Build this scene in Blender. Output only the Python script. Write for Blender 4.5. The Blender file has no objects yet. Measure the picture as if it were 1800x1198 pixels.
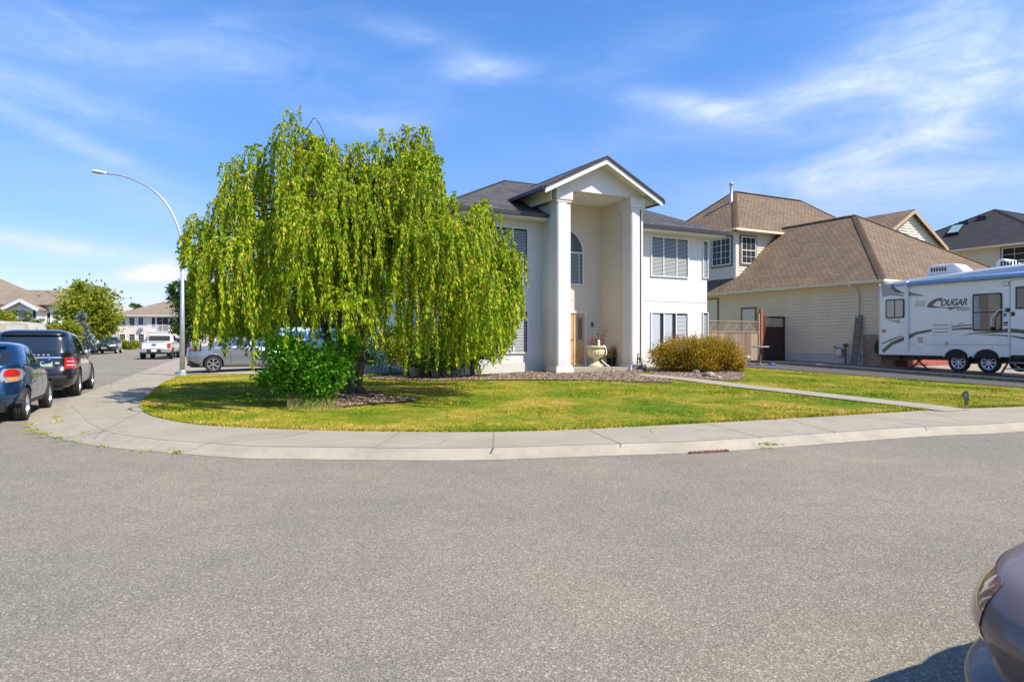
import bpy, bmesh, math, random
import numpy as np
from mathutils import Vector, Matrix, noise as mnoise
from mathutils.geometry import delaunay_2d_cdt

R = math.radians
C = bpy.context.scene.collection
scene = bpy.context.scene
random.seed(7)
rng = np.random.default_rng(7)

# ---------------------------------------------------------------- camera
CAM_H = 1.55
F = 1200.0                      # focal length in photo pixels (photo is 1800 wide)
cam_d = bpy.data.cameras.new('camera')
cam = bpy.data.objects.new('camera', cam_d); C.objects.link(cam)
cam.location = (0, 0, CAM_H)
cam.rotation_euler = (R(90), 0, 0)
cam_d.sensor_width = 36; cam_d.lens = 24.0
cam_d.shift_y = -1.0 / 1800
cam_d.clip_start = 0.05; cam_d.clip_end = 3000
scene.camera = cam

# ---------------------------------------------------------------- sun and sky
SUN = Vector((0.852, -0.524, 0)).normalized()
EL = R(50)
sun_d = bpy.data.lights.new('sun', 'SUN')
sun = bpy.data.objects.new('sun', sun_d); C.objects.link(sun)
sdir = Vector((SUN.x * math.cos(EL), SUN.y * math.cos(EL), math.sin(EL)))
sun.rotation_euler = sdir.to_track_quat('Z', 'Y').to_euler()
sun.location = (20, -10, 30)
sun_d.energy = 4.8; sun_d.angle = R(0.5); sun_d.color = (1.0, 0.925, 0.80)

world = bpy.data.worlds.new('World'); scene.world = world
world.use_nodes = True
wt = world.node_tree; wt.nodes.clear()
def wn(t, **k):
    n = wt.nodes.new(t)
    for a, b in k.items(): setattr(n, a, b)
    return n
sky = wn('ShaderNodeTexSky', sky_type='NISHITA', sun_disc=False)
sky.sun_elevation = EL
sky.sun_rotation = math.atan2(SUN.x, SUN.y)
sky.altitude = 50; sky.air_density = 1.0; sky.dust_density = 0.6; sky.ozone_density = 2.5
hs = wn('ShaderNodeHueSaturation'); hs.inputs['Saturation'].default_value = 1.19; hs.inputs['Value'].default_value = 1.0
wt.links.new(sky.outputs[0], hs.inputs['Color'])
tint = wn('ShaderNodeMix', data_type='RGBA', blend_type='MULTIPLY')
tint.inputs[0].default_value = 1.0
tint.inputs[7].default_value = (0.88, 0.98, 1.20, 1)
wt.links.new(hs.outputs[0], tint.inputs[6])
geo = wn('ShaderNodeTexCoord')
sep = wn('ShaderNodeSeparateXYZ'); wt.links.new(geo.outputs['Generated'], sep.inputs[0])
def wm(op, a, b=None, c=None, clamp=False):
    n = wn('ShaderNodeMath', operation=op); n.use_clamp = clamp
    for i, x in enumerate((a, b, c)):
        if x is None: continue
        if isinstance(x, (int, float)): n.inputs[i].default_value = x
        else: wt.links.new(x, n.inputs[i])
    return n.outputs[0]
az = wm('ARCTAN2', sep.outputs[0], sep.outputs[1])
hor = wm('SQRT', wm('ADD', wm('MULTIPLY', sep.outputs[0], sep.outputs[0]), wm('MULTIPLY', sep.outputs[1], sep.outputs[1])))
elv = wm('ARCTAN2', sep.outputs[2], hor)
cmb = wn('ShaderNodeCombineXYZ')
wt.links.new(az, cmb.inputs[0]); wt.links.new(elv, cmb.inputs[1])
def wnoise(sx, sy, rot, scale, detail=5, rough=0.55, dist=0.6, off=(0, 0, 0)):
    mp = wn('ShaderNodeMapping'); mp.inputs['Scale'].default_value = (sx, sy, 1)
    mp.inputs['Rotation'].default_value = (0, 0, R(rot)); mp.inputs['Location'].default_value = off
    wt.links.new(cmb.outputs[0], mp.inputs[0])
    n = wn('ShaderNodeTexNoise'); n.inputs['Scale'].default_value = scale; n.inputs['Detail'].default_value = detail
    n.inputs['Roughness'].default_value = rough; n.inputs['Distortion'].default_value = dist
    wt.links.new(mp.outputs[0], n.inputs[0]); return n.outputs[0]
streak = wnoise(1.0, 3.2, -12, 5.0, 6, 0.6, 0.8)
fine = wnoise(1.0, 2.6, -20, 14.0, 5, 0.62, 1.2, (3, 1, 0))
# cloud banks of the real sky, in azimuth / elevation (radians): centre, half sizes, tilt, strength
def ae(u, v):
    x, z = (u - 900) / F, (600 - v) / F
    return math.atan2(x, 1), math.atan2(z, math.hypot(x, 1))
banks = [((1480, 160), .30, .030, 8, .42), ((1240, 195), .11, .018, -14, .85), ((1640, 225), .22, .045, 20, .75), ((1560, 90), .25, .05, 25, .22),
         ((1690, 305), .16, .022, -3, .6), ((1480, 290), .14, .02, 8, .35), ((1760, 60), .16, .10, 20, .38),
         ((860, 122), .062, .017, 0, .75), ((640, 215), .07, .018, 0, .55), ((100, 170), .11, .018, -10, .55),
         ((95, 235), .10, .012, -18, .6), ((90, 432), .16, .012, -5, .85),
         ((230, 560), .3, .02, 0, .15), ((740, 65), .08, .015, -8, .3), ((280, 90), .2, .05, 10, .18), ((560, 140), .22, .03, -8, .22),
         ((1100, 100), .12, .03, 15, .15), ((180, 330), .2, .03, -12, .22), ((1600, 380), .2, .03, 0, .3), ((60, 60), .15, .05, 5, .2)]
tot = None
for (pu, pv), ha, he, rot, s in banks:
    a0, e0 = ae(pu, pv); c_, s_ = math.cos(R(rot)), math.sin(R(rot))
    da = wm('SUBTRACT', az, a0); de = wm('SUBTRACT', elv, e0)
    xx = wm('MULTIPLY_ADD', da, c_ / ha, wm('MULTIPLY', de, s_ / ha))
    yy = wm('MULTIPLY_ADD', de, c_ / he, wm('MULTIPLY', da, -s_ / he))
    rr = wm('ADD', wm('MULTIPLY', xx, xx), wm('MULTIPLY', yy, yy))
    g = wm('MULTIPLY', wm('POWER', 2.71828, wm('MULTIPLY', rr, -1.0)), s)
    tot = g if tot is None else wm('ADD', tot, g)
nz = wm('MULTIPLY_ADD', streak, 2.0, -0.50)
nz2 = wm('MULTIPLY_ADD', fine, 1.1, 0.42)
behind = wm('MULTIPLY', wm('MULTIPLY_ADD', streak, 3.0, -1.55, clamp=True), wm('MULTIPLY_ADD', elv, 1.2, -0.35, clamp=True))
puff_ = None
for (pu, pv), ha, he, s in (((262, 480), .028, .008, .9), ((294, 476), .018, .012, 1.0), ((236, 488), .022, .005, .7), ((280, 492), .045, .006, .8)):
    a0, e0 = ae(pu, pv); xx = wm('MULTIPLY', wm('SUBTRACT', az, a0), 1 / ha); yy = wm('MULTIPLY', wm('SUBTRACT', elv, e0), 1 / he)
    g = wm('MULTIPLY', wm('POWER', 2.71828, wm('MULTIPLY', wm('ADD', wm('MULTIPLY', xx, xx), wm('MULTIPLY', yy, yy)), -1.0)), s); puff_ = g if puff_ is None else wm('ADD', puff_, g)
mask = wm('ADD', wm('MULTIPLY', wm('MULTIPLY', tot, nz2), nz, clamp=True), wm('MULTIPLY', puff_, wm('MULTIPLY_ADD', fine, 3.2, -0.75)), clamp=True)
mask = wm('MULTIPLY', wm('ADD', mask, wm('MULTIPLY', behind, 0.35)), 0.72, clamp=True)
cm = wn('ShaderNodeMix', data_type='RGBA'); wt.links.new(mask, cm.inputs[0])
wt.links.new(tint.outputs[2], cm.inputs[6]); cm.inputs[7].default_value = (6.6, 7.0, 7.7, 1)
bg = wn('ShaderNodeBackground'); bg.inputs['Strength'].default_value = 0.115
grad = wn('ShaderNodeValToRGB'); wt.links.new(wm('MULTIPLY', elv, 1.6, clamp=True), grad.inputs[0])
grad.color_ramp.elements[0].color = (.97, .77, .80, 1); grad.color_ramp.elements[1].color = (1.12, 1.16, 1.16, 1); grad.color_ramp.elements[1].position = .62
gm_ = wn('ShaderNodeMix', data_type='RGBA', blend_type='MULTIPLY'); gm_.inputs[0].default_value = 1.0
wt.links.new(cm.outputs[2], gm_.inputs[6]); wt.links.new(grad.outputs[0], gm_.inputs[7])
wt.links.new(gm_.outputs[2], bg.inputs[0])
wo = wn('ShaderNodeOutputWorld'); wt.links.new(bg.outputs[0], wo.inputs[0])

scene.view_settings.view_transform = 'Standard'
scene.view_settings.look = 'None'
scene.view_settings.exposure = 0.60
scene.view_settings.gamma = 1.0

# ---------------------------------------------------------------- custom properties
def tag(o, label=None, cat=None, group=None, kind=None):
    if label: o['label'] = label
    if cat: o['category'] = cat
    if group: o['group'] = group
    if kind: o['kind'] = kind
    return o
def thing(name, label, cat, loc=(0, 0, 0), rotz=0.0, group=None):
    o = bpy.data.objects.new(name, None); C.objects.link(o)
    o.empty_display_size = 0.3
    o.location = loc; o.rotation_euler = (0, 0, rotz)
    return tag(o, label, cat, group)

# ---------------------------------------------------------------- materials
MATS = {}
def mat(name, col, rough=0.6, metal=0.0, var=0.0, vscale=3.0, bump=0.0, bscale=30.0, coat=0.0, col2=None, spec=0.5, vdetail=4):
    if name in MATS: return MATS[name]
    m = bpy.data.materials.new(name); m.use_nodes = True; MATS[name] = m
    nt = m.node_tree; p = nt.nodes['Principled BSDF']
    p.inputs['Base Color'].default_value = (*col, 1); p.inputs['Roughness'].default_value = rough
    p.inputs['Metallic'].default_value = metal; p.inputs['Coat Weight'].default_value = coat
    p.inputs['Coat Roughness'].default_value = 0.04; p.inputs['Specular IOR Level'].default_value = spec
    tc = nt.nodes.new('ShaderNodeTexCoord')
    if var > 0 or col2:
        n = nt.nodes.new('ShaderNodeTexNoise'); n.inputs['Scale'].default_value = vscale; n.inputs['Detail'].default_value = vdetail
        nt.links.new(tc.outputs['Object'], n.inputs[0])
        r = nt.nodes.new('ShaderNodeValToRGB')
        a = col if col2 else tuple(c * (1 - var) for c in col); b = col2 if col2 else tuple(min(1, c * (1 + var)) for c in col)
        r.color_ramp.elements[0].position = 0.36; r.color_ramp.elements[1].position = 0.66
        r.color_ramp.elements[0].color = (*a, 1); r.color_ramp.elements[1].color = (*b, 1)
        nt.links.new(n.outputs[0], r.inputs[0]); nt.links.new(r.outputs[0], p.inputs['Base Color'])
    if bump > 0:
        n = nt.nodes.new('ShaderNodeTexNoise'); n.inputs['Scale'].default_value = bscale; n.inputs['Detail'].default_value = 6
        nt.links.new(tc.outputs['Object'], n.inputs[0])
        b = nt.nodes.new('ShaderNodeBump'); b.inputs['Strength'].default_value = bump; b.inputs['Distance'].default_value = 0.02
        nt.links.new(n.outputs[0], b.inputs['Height']); nt.links.new(b.outputs[0], p.inputs['Normal'])
    return m
def newmat(name):
    m = bpy.data.materials.new(name); m.use_nodes = True; MATS[name] = m
    return m, m.node_tree, m.node_tree.nodes['Principled BSDF']
class NT:
    def __init__(s, nt): s.nt = nt; s.tc = nt.nodes.new('ShaderNodeTexCoord')
    def n(s, t, **k):
        n = s.nt.nodes.new(t)
        for a, b in k.items(): setattr(n, a, b)
        return n
    def l(s, a, b): s.nt.links.new(a, b)
    def noise(s, scale, detail=4, rough=0.5, dist=0, stretch=(1, 1, 1), space='Object'):
        mp = s.n('ShaderNodeMapping'); mp.inputs['Scale'].default_value = stretch; s.l(s.tc.outputs[space], mp.inputs[0])
        n = s.n('ShaderNodeTexNoise'); n.inputs['Scale'].default_value = scale; n.inputs['Detail'].default_value = detail
        n.inputs['Roughness'].default_value = rough; n.inputs['Distortion'].default_value = dist
        s.l(mp.outputs[0], n.inputs[0]); return n.outputs[0]
    def ramp(s, fac, stops, interp='LINEAR'):
        r = s.n('ShaderNodeValToRGB'); r.color_ramp.interpolation = interp
        e = r.color_ramp.elements
        while len(e) < len(stops): e.new(0.5)
        for i, (p, c) in enumerate(stops):
            e[i].position = p; e[i].color = (*c, 1) if len(c) == 3 else c
        s.l(fac, r.inputs[0]); return r.outputs[0]
    def mix(s, f, a, b, mode='MIX'):
        m = s.n('ShaderNodeMix', data_type='RGBA', blend_type=mode)
        for i, x in ((0, f), (6, a), (7, b)):
            if isinstance(x, (int, float)): m.inputs[i].default_value = x
            elif isinstance(x, tuple): m.inputs[i].default_value = (*x, 1)
            else: s.l(x, m.inputs[i])
        return m.outputs[2]
    def math(s, op, a, b=None, clamp=False):
        n = s.n('ShaderNodeMath', operation=op); n.use_clamp = clamp
        for i, x in enumerate((a, b)):
            if x is None: continue
            if isinstance(x, (int, float)): n.inputs[i].default_value = x
            else: s.l(x, n.inputs[i])
        return n.outputs[0]
    def bump(s, h, strength, dist, p):
        b = s.n('ShaderNodeBump'); b.inputs['Strength'].default_value = strength; b.inputs['Distance'].default_value = dist
        s.l(h, b.inputs['Height']); s.l(b.outputs[0], p.inputs['Normal'])

def asphalt():
    m, nt, p = newmat('asphalt'); N = NT(nt)
    v = N.n('ShaderNodeTexVoronoi'); v.inputs['Scale'].default_value = 105; N.l(N.tc.outputs['Object'], v.inputs[0])
    sepc = N.n('ShaderNodeSeparateColor'); N.l(v.outputs['Color'], sepc.inputs[0])
    stone = N.ramp(sepc.outputs[0], [(0, (.105, .094, .072)), (.30, (.192, .173, .135)), (.72, (.258, .233, .184)), (.90, (.345, .313, .25)), (1.0, (.58, .52, .42))])
    v2 = N.n('ShaderNodeTexVoronoi'); v2.inputs['Scale'].default_value = 250; N.l(N.tc.outputs['Object'], v2.inputs[0])
    sc2 = N.n('ShaderNodeSeparateColor'); N.l(v2.outputs['Color'], sc2.inputs[0])
    stone = N.mix(0.4, stone, N.ramp(sc2.outputs[1], [(0, (.11, .098, .076)), (.6, (.222, .198, .155)), (1, (.43, .39, .315))]))
    big = N.noise(0.35, 5, 0.6)
    big2 = N.noise(2.2, 4, 0.6)
    c = N.mix(1.0, stone, N.ramp(big, [(.3, (.86, .86, .87)), (.7, (1.09, 1.075, 1.04))]), 'MULTIPLY')
    c = N.mix(1.0, c, N.ramp(big2, [(.35, (.95, .95, .95)), (.65, (1.03, 1.03, 1.03))]), 'MULTIPLY')
    spot = N.noise(9.0, 2, 0.5)
    c = N.mix(N.ramp(spot, [(.74, (0, 0, 0)), (.80, (.35, .35, .35))]), c, (.10, .095, .09))
    N.l(c, p.inputs['Base Color']); p.inputs['Roughness'].default_value = 0.95; p.inputs['Specular IOR Level'].default_value = 0.15
    h = N.math('ADD', v.outputs['Distance'], N.math('MULTIPLY', v2.outputs['Distance'], 0.5))
    N.bump(h, 0.6, 0.006, p)
    return m
def concrete(name, a, b, scale=1.2, speck=0.2):
    m, nt, p = newmat(name); N = NT(nt)
    c = N.ramp(N.noise(scale, 8, 0.62), [(.3, a), (.7, b)])
    c = N.mix(1.0, c, N.ramp(N.noise(120, 3, 0.7), [(.3, (1 - speck,) * 3), (.7, (1 + speck,) * 3)]), 'MULTIPLY')
    c = N.mix(N.ramp(N.noise(0.9, 6, 0.7, 0.5), [(.52, (0, 0, 0)), (.70, (.40, .40, .40))]), c, tuple(x * .60 for x in a))
    c = N.mix(N.ramp(N.noise(3.5, 6, 0.75, 1.0), [(.58, (0, 0, 0)), (.70, (.35, .35, .35))]), c, tuple(x * .55 for x in a))
    vc = N.n('ShaderNodeTexVoronoi', feature='DISTANCE_TO_EDGE'); vc.inputs['Scale'].default_value = .45; mpv = N.n('ShaderNodeMix', data_type='VECTOR'); mpv.inputs[0].default_value = .12
    nzv = N.n('ShaderNodeTexNoise'); nzv.inputs['Scale'].default_value = 2.5; nzv.inputs['Detail'].default_value = 6; N.l(N.tc.outputs['Object'], nzv.inputs[0]); N.l(N.tc.outputs['Object'], mpv.inputs[4]); N.l(nzv.outputs['Color'], mpv.inputs[5]); N.l(mpv.outputs[1], vc.inputs[0])
    c = N.mix(N.math('MULTIPLY', N.ramp(vc.outputs[0], [(0, (1, 1, 1)), (.006, (0, 0, 0))]), N.ramp(N.noise(.5, 2), [(.5, (0, 0, 0)), (.56, (.7, .7, .7))])), c, tuple(x * .4 for x in a))
    N.l(c, p.inputs['Base Color']); p.inputs['Roughness'].default_value = 0.93; p.inputs['Specular IOR Level'].default_value = 0.2
    N.bump(N.noise(70, 5, 0.6), 0.35, 0.006, p)
    return m
def turf(name, dark=1.0, blade=False):
    m, nt, p = newmat(name); N = NT(nt)
    big = N.noise(0.55, 5, 0.62, 0.5)
    mid = N.noise(3.0, 5, 0.65, 0.4)
    fin = N.noise(38 if blade else 60, 3, 0.7)
    mixv = N.math('ADD', N.math('MULTIPLY', big, 0.62), N.math('MULTIPLY', mid, 0.38))
    d = dark
    c = N.ramp(mixv, [(.35, (.09 * d, .180 * d, .010 * d)), (.44, (.165 * d, .225 * d, .012 * d)), (.51, (.265 * d, .260 * d, .022 * d)), (.575, (.38 * d, .31 * d, .05 * d)), (.64, (.52 * d, .35 * d, .12 * d))])
    c = N.mix(1.0, c, N.ramp(fin, [(.3, (.62, .68, .6)), (.7, (1.3, 1.25, 1.25))]), 'MULTIPLY')
    if blade:
        g = N.n('ShaderNodeNewGeometry')
        c = N.mix(1.0, c, N.ramp(g.outputs['Random Per Island'], [(0, (.65, .72, .6)), (.7, (1.15, 1.1, 1.0)), (1, (1.75, 1.5, 1.3))]), 'MULTIPLY')
    N.l(c, p.inputs['Base Color']); p.inputs['Roughness'].default_value = 0.85; p.inputs['Specular IOR Level'].default_value = 0.15
    if not blade: N.bump(N.noise(45, 6, 0.7), 0.9, 0.03, p)
    return m
def leafmat(name, stops, trans=0.45, rough=0.5):
    m, nt, p = newmat(name); N = NT(nt)
    g = N.n('ShaderNodeNewGeometry')
    big = N.noise(1.1, 4, 0.6)
    f = N.math('ADD', N.math('MULTIPLY', g.outputs['Random Per Island'], 0.62), N.math('MULTIPLY', big, 0.5))
    c = N.ramp(f, stops)
    N.l(c, p.inputs['Base Color']); p.inputs['Roughness'].default_value = rough; p.inputs['Specular IOR Level'].default_value = 0.16
    t = N.n('ShaderNodeBsdfTranslucent')
    N.l(N.mix(1.0, c, (1.25, 1.35, .6), 'MULTIPLY'), t.inputs[0])
    ms = N.n('ShaderNodeMixShader'); ms.inputs[0].default_value = trans
    N.l(p.outputs[0], ms.inputs[1]); N.l(t.outputs[0], ms.inputs[2])
    N.l(ms.outputs[0], nt.nodes['Material Output'].inputs['Surface'])
    return m
def shingles(name, cols, row=0.14, wid=0.32, tabs=0.5):
    m, nt, p = newmat(name); N = NT(nt)
    b = N.n('ShaderNodeTexBrick'); N.l(N.tc.outputs['UV'], b.inputs['Vector'])
    b.inputs['Scale'].default_value = 1.0; b.inputs['Brick Width'].default_value = wid; b.inputs['Row Height'].default_value = row
    b.inputs['Mortar Size'].default_value = 0.014; b.inputs['Mortar Smooth'].default_value = 0.1; b.inputs['Bias'].default_value = 0
    b.inputs['Color1'].default_value = (*cols[0], 1); b.inputs['Color2'].default_value = (*cols[1], 1); b.inputs['Mortar'].default_value = (*cols[2], 1)
    n1 = N.noise(1.3, 5, 0.6); n2 = N.noise(45, 3, 0.7)
    c = N.mix(1.0, b.outputs['Color'], N.ramp(n1, [(.3, (.84, .84, .86)), (.7, (1.14, 1.12, 1.1))]), 'MULTIPLY')
    c = N.mix(1.0, c, N.ramp(n2, [(.3, (.72, .72, .72)), (.7, (1.25, 1.25, 1.25))]), 'MULTIPLY')
    N.l(c, p.inputs['Base Color']); p.inputs['Roughness'].default_value = 0.92; p.inputs['Specular IOR Level'].default_value = 0.2
    sx = N.n('ShaderNodeSeparateXYZ'); N.l(N.tc.outputs['UV'], sx.inputs[0])
    saw = N.math('FRACT', N.math('DIVIDE', sx.outputs[1], row))
    h = N.math('ADD', N.math('MULTIPLY', saw, -1.0), N.math('MULTIPLY', b.outputs['Fac'], -0.6))
    h = N.math('ADD', h, N.math('MULTIPLY', n2, 0.5))
    N.bump(h, 1.0, 0.03, p)
    return m
def glassy(name, tintc=(.02, .025, .03), transp=0.55):
    m, nt, p = newmat(name); N = NT(nt)
    p.inputs['Base Color'].default_value = (*tintc, 1); p.inputs['Roughness'].default_value = 0.03
    p.inputs['Specular IOR Level'].default_value = 0.9; p.inputs['Coat Weight'].default_value = 0.6; p.inputs['Coat Roughness'].default_value = 0.02
    if transp > 0:
        t = N.n('ShaderNodeBsdfTransparent'); t.inputs[0].default_value = (.92, .95, .97, 1)
        fr = N.n('ShaderNodeLayerWeight'); fr.inputs[0].default_value = .5
        ms = N.n('ShaderNodeMixShader')
        f = N.math('ADD', N.math('POWER', fr.outputs['Facing'], 3.0), 1 - transp, clamp=True)
        N.l(f, ms.inputs[0]); N.l(t.outputs[0], ms.inputs[1]); N.l(p.outputs[0], ms.inputs[2])
        N.l(ms.outputs[0], nt.nodes['Material Output'].inputs['Surface'])
    return m

SHADE = mat('arch_shade', (.17, .17, .165), .8)
M = dict(
    asphalt=asphalt(),
    kerb=concrete('kerb_concrete', (.295, .262, .202), (.375, .335, .262), 1.5, .25),
    walk=concrete('sidewalk_concrete', (.275, .245, .188), (.355, .318, .246), 0.9, .12),
    lawn=turf('lawn_turf', 0.84), blade=turf('grass_blade', 1.18, True),
    stucco=mat('white_stucco', (.63, .622, .59), .9, var=.045, vscale=.8, bump=.25, bscale=60),
    stucco_tr=mat('white_trim', (.62, .61, .575), .8, var=.02, bump=.1),
    soffit=mat('soffit_white', (.74, .72, .67), .7),
    gutter=mat('dark_gutter', (.030, .026, .028), .4),
    roof_dark=shingles('charcoal_shingles', ((.125, .122, .125), (.072, .071, .075), (.03, .03, .033))),
    roof_brown=shingles('brown_shingles', ((.235, .172, .114), (.185, .134, .088), (.08, .056, .038)), .16, .30),
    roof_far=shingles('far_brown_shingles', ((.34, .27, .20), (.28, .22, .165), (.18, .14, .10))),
    roof_black=shingles('black_shingles', ((.050, .050, .055), (.038, .038, .042), (.02, .02, .022))),
    siding=mat('tan_siding', (.72, .60, .415), .75, var=.04, vscale=1.5),
    siding_w=mat('pale_siding', (.64, .59, .48), .75, var=.03, vscale=1.5),
    found=concrete('foundation_concrete', (.50, .47, .42), (.58, .54, .48)),
    trim_br=mat('brown_trim', (.16, .105, .065), .6),
    trim_tan=mat('tan_trim', (.42, .31, .20), .6),
    frame=mat('window_frame_white', (.68, .68, .66), .45),
    blind=mat('blind_slat', (.62, .61, .57), .6),
    blind2=mat('drawn_blind', (.80, .80, .80), .6),
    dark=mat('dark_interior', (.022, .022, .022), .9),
    glass=glassy('window_glass', (.03, .04, .05), .86),
    glass_dk=glassy('tinted_glass', (.012, .016, .02), 0),
    glass_mid=glassy('grey_glass', (.10, .12, .13), 0),
    door=mat('tan_wood_door', (.52, .33, .17), .5, var=.12, vscale=4),
    bark=mat('bark', (.045, .033, .024), .95, col2=(.14, .10, .07), vscale=9, bump=1.0, bscale=14),
    bark_pale=mat('pale_bark', (.16, .12, .085), .95, col2=(.30, .23, .16), vscale=9, bump=.8, bscale=14),
    mulch=mat('mulch', (.12, .085, .058), .95, col2=(.28, .20, .145), vscale=16, bump=1.0, bscale=35),
    chip=mat('mulch_chip', (.16, .115, .08), .9, col2=(.42, .31, .22), vscale=22),
    stucco_cream=mat('cream_stucco', (.60, .54, .43), .9, var=.035, vscale=.8, bump=.25, bscale=60),
    gravel=mat('gravel', (.03, .029, .027), .95, col2=(.14, .13, .12), vscale=26, bump=1.0, bscale=40),
    rubber=mat('tyre_rubber', (.022, .021, .020), .85, bump=.3, bscale=60),
    alloy=mat('alloy_rim', (.52, .53, .55), .32, metal=.8),
    alloy_dk=mat('dark_rim', (.03, .03, .033), .5, metal=.4),
    chrome=mat('chrome', (.75, .76, .78), .12, metal=1.0),
    black=mat('black_plastic', (.018, .018, .019), .5),
    steel=mat('galvanised_steel', (.50, .52, .53), .45, metal=.6, var=.1, vscale=6),
    red=mat('red_lens', (.42, .015, .018), .15, coat=.8),
    clear=mat('clear_lens', (.70, .70, .70), .12, coat=.8),
    amber=mat('amber_lens', (.75, .25, .04), .15, coat=.8),
    fence=mat('weathered_fence', (.20, .14, .09), .9, col2=(.37, .27, .18), vscale=7, bump=.5),
    gate=mat('dark_brown_gate', (.045, .022, .015), .6, var=.2, vscale=8),
    gate_post=mat('rust_brown_post', (.30, .105, .05), .7, var=.15),
    plank=mat('grey_plank', (.12, .115, .085), .9, col2=(.21, .20, .16), vscale=8, bump=.4),
    urn=mat('cast_stone', (.58, .49, .28), .85, var=.12, vscale=12, bump=.4),
    white=mat('white_plastic', (.78, .78, .76), .4),
    terracotta=mat('terracotta', (.36, .15, .07), .8),
    rock=mat('rock', (.16, .12, .09), .9, col2=(.34, .29, .24), vscale=8, bump=.8, bscale=10),
    rust=mat('rust_metal', (.11, .045, .028), .8, col2=(.22, .10, .06), vscale=20, bump=.5),
)
def brickmat():
    m, nt, p = newmat('tan_brick'); N = NT(nt)
    mp = N.n('ShaderNodeMapping'); mp.inputs['Rotation'].default_value = (R(90), 0, 0); N.l(N.tc.outputs['Object'], mp.inputs[0])
    b = N.n('ShaderNodeTexBrick'); sx = N.n('ShaderNodeSeparateXYZ'); N.l(N.tc.outputs['Object'], sx.inputs[0])
    cx = N.n('ShaderNodeCombineXYZ'); N.l(N.math('ADD', sx.outputs[0], sx.outputs[1]), cx.inputs[0]); N.l(sx.outputs[2], cx.inputs[1]); N.l(cx.outputs[0], b.inputs['Vector'])
    b.inputs['Scale'].default_value = 1; b.inputs['Brick Width'].default_value = .23; b.inputs['Row Height'].default_value = .085; b.inputs['Mortar Size'].default_value = .008
    b.inputs['Color1'].default_value = (.42, .26, .17, 1); b.inputs['Color2'].default_value = (.26, .17, .12, 1); b.inputs['Mortar'].default_value = (.40, .36, .30, 1)
    N.l(b.outputs['Color'], p.inputs['Base Color']); p.inputs['Roughness'].default_value = .9
    N.bump(N.math('MULTIPLY', b.outputs['Fac'], -1.0), .6, .01, p); return m
M['brick'] = brickmat()
def weathered(name, col, rough, streak, splash, bump=.25, coat=0.0, var=.05):
    m, nt, p = newmat(name); N = NT(nt)
    c = N.ramp(N.noise(.9, 6, .6), [(.3, tuple(x * (1 - var) for x in col)), (.7, tuple(min(1, x * (1 + var)) for x in col))])
    dirt = tuple(x * y for x, y in zip(col, (.62, .58, .50)))
    s = N.ramp(N.noise(5.5, 5, .65, .2, (1, 1, .09)), [(.52, (0, 0, 0)), (.74, (streak,) * 3)])
    c = N.mix(s, c, dirt)
    sx = N.n('ShaderNodeSeparateXYZ'); N.l(N.tc.outputs['Object'], sx.inputs[0])
    low = N.ramp(N.math('SUBTRACT', sx.outputs[2], N.math('MULTIPLY', N.noise(2.2, 6, .7), .55)), [(0, (splash,) * 3), (.28, (0, 0, 0))])
    c = N.mix(low, c, dirt)
    N.l(c, p.inputs['Base Color']); p.inputs['Roughness'].default_value = rough; p.inputs['Coat Weight'].default_value = coat
    if bump: N.bump(N.math('ADD', N.noise(60, 5, .6), N.math('MULTIPLY', N.noise(14, 4), .6)), bump, .015, p)
    return m
M['stucco'] = weathered('white_stucco_weathered', (.64, .632, .603), .9, .20, .4)
M['stucco_cream'] = weathered('cream_stucco_weathered', (.62, .555, .44), .9, .15, .4)
def islandmat(name, a, b, c_, grain=(1, 1, .15)):
    m, nt, p = newmat(name); N = NT(nt); g = N.n('ShaderNodeNewGeometry')
    c = N.ramp(g.outputs['Random Per Island'], [(0, a), (.5, b), (1, c_)])
    c = N.mix(1.0, c, N.ramp(N.noise(26, 5, .7, .3, grain), [(.3, (.72, .72, .72)), (.7, (1.22, 1.2, 1.18))]), 'MULTIPLY')
    N.l(c, p.inputs['Base Color']); p.inputs['Roughness'].default_value = .9; return m
M['fence'] = islandmat('weathered_boards', (.17, .115, .075), (.27, .195, .135), (.36, .275, .20))
def paint(name, col, metal=.35, rough=.28):
    return mat(name, col, rough, metal=metal, coat=1.0)

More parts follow.
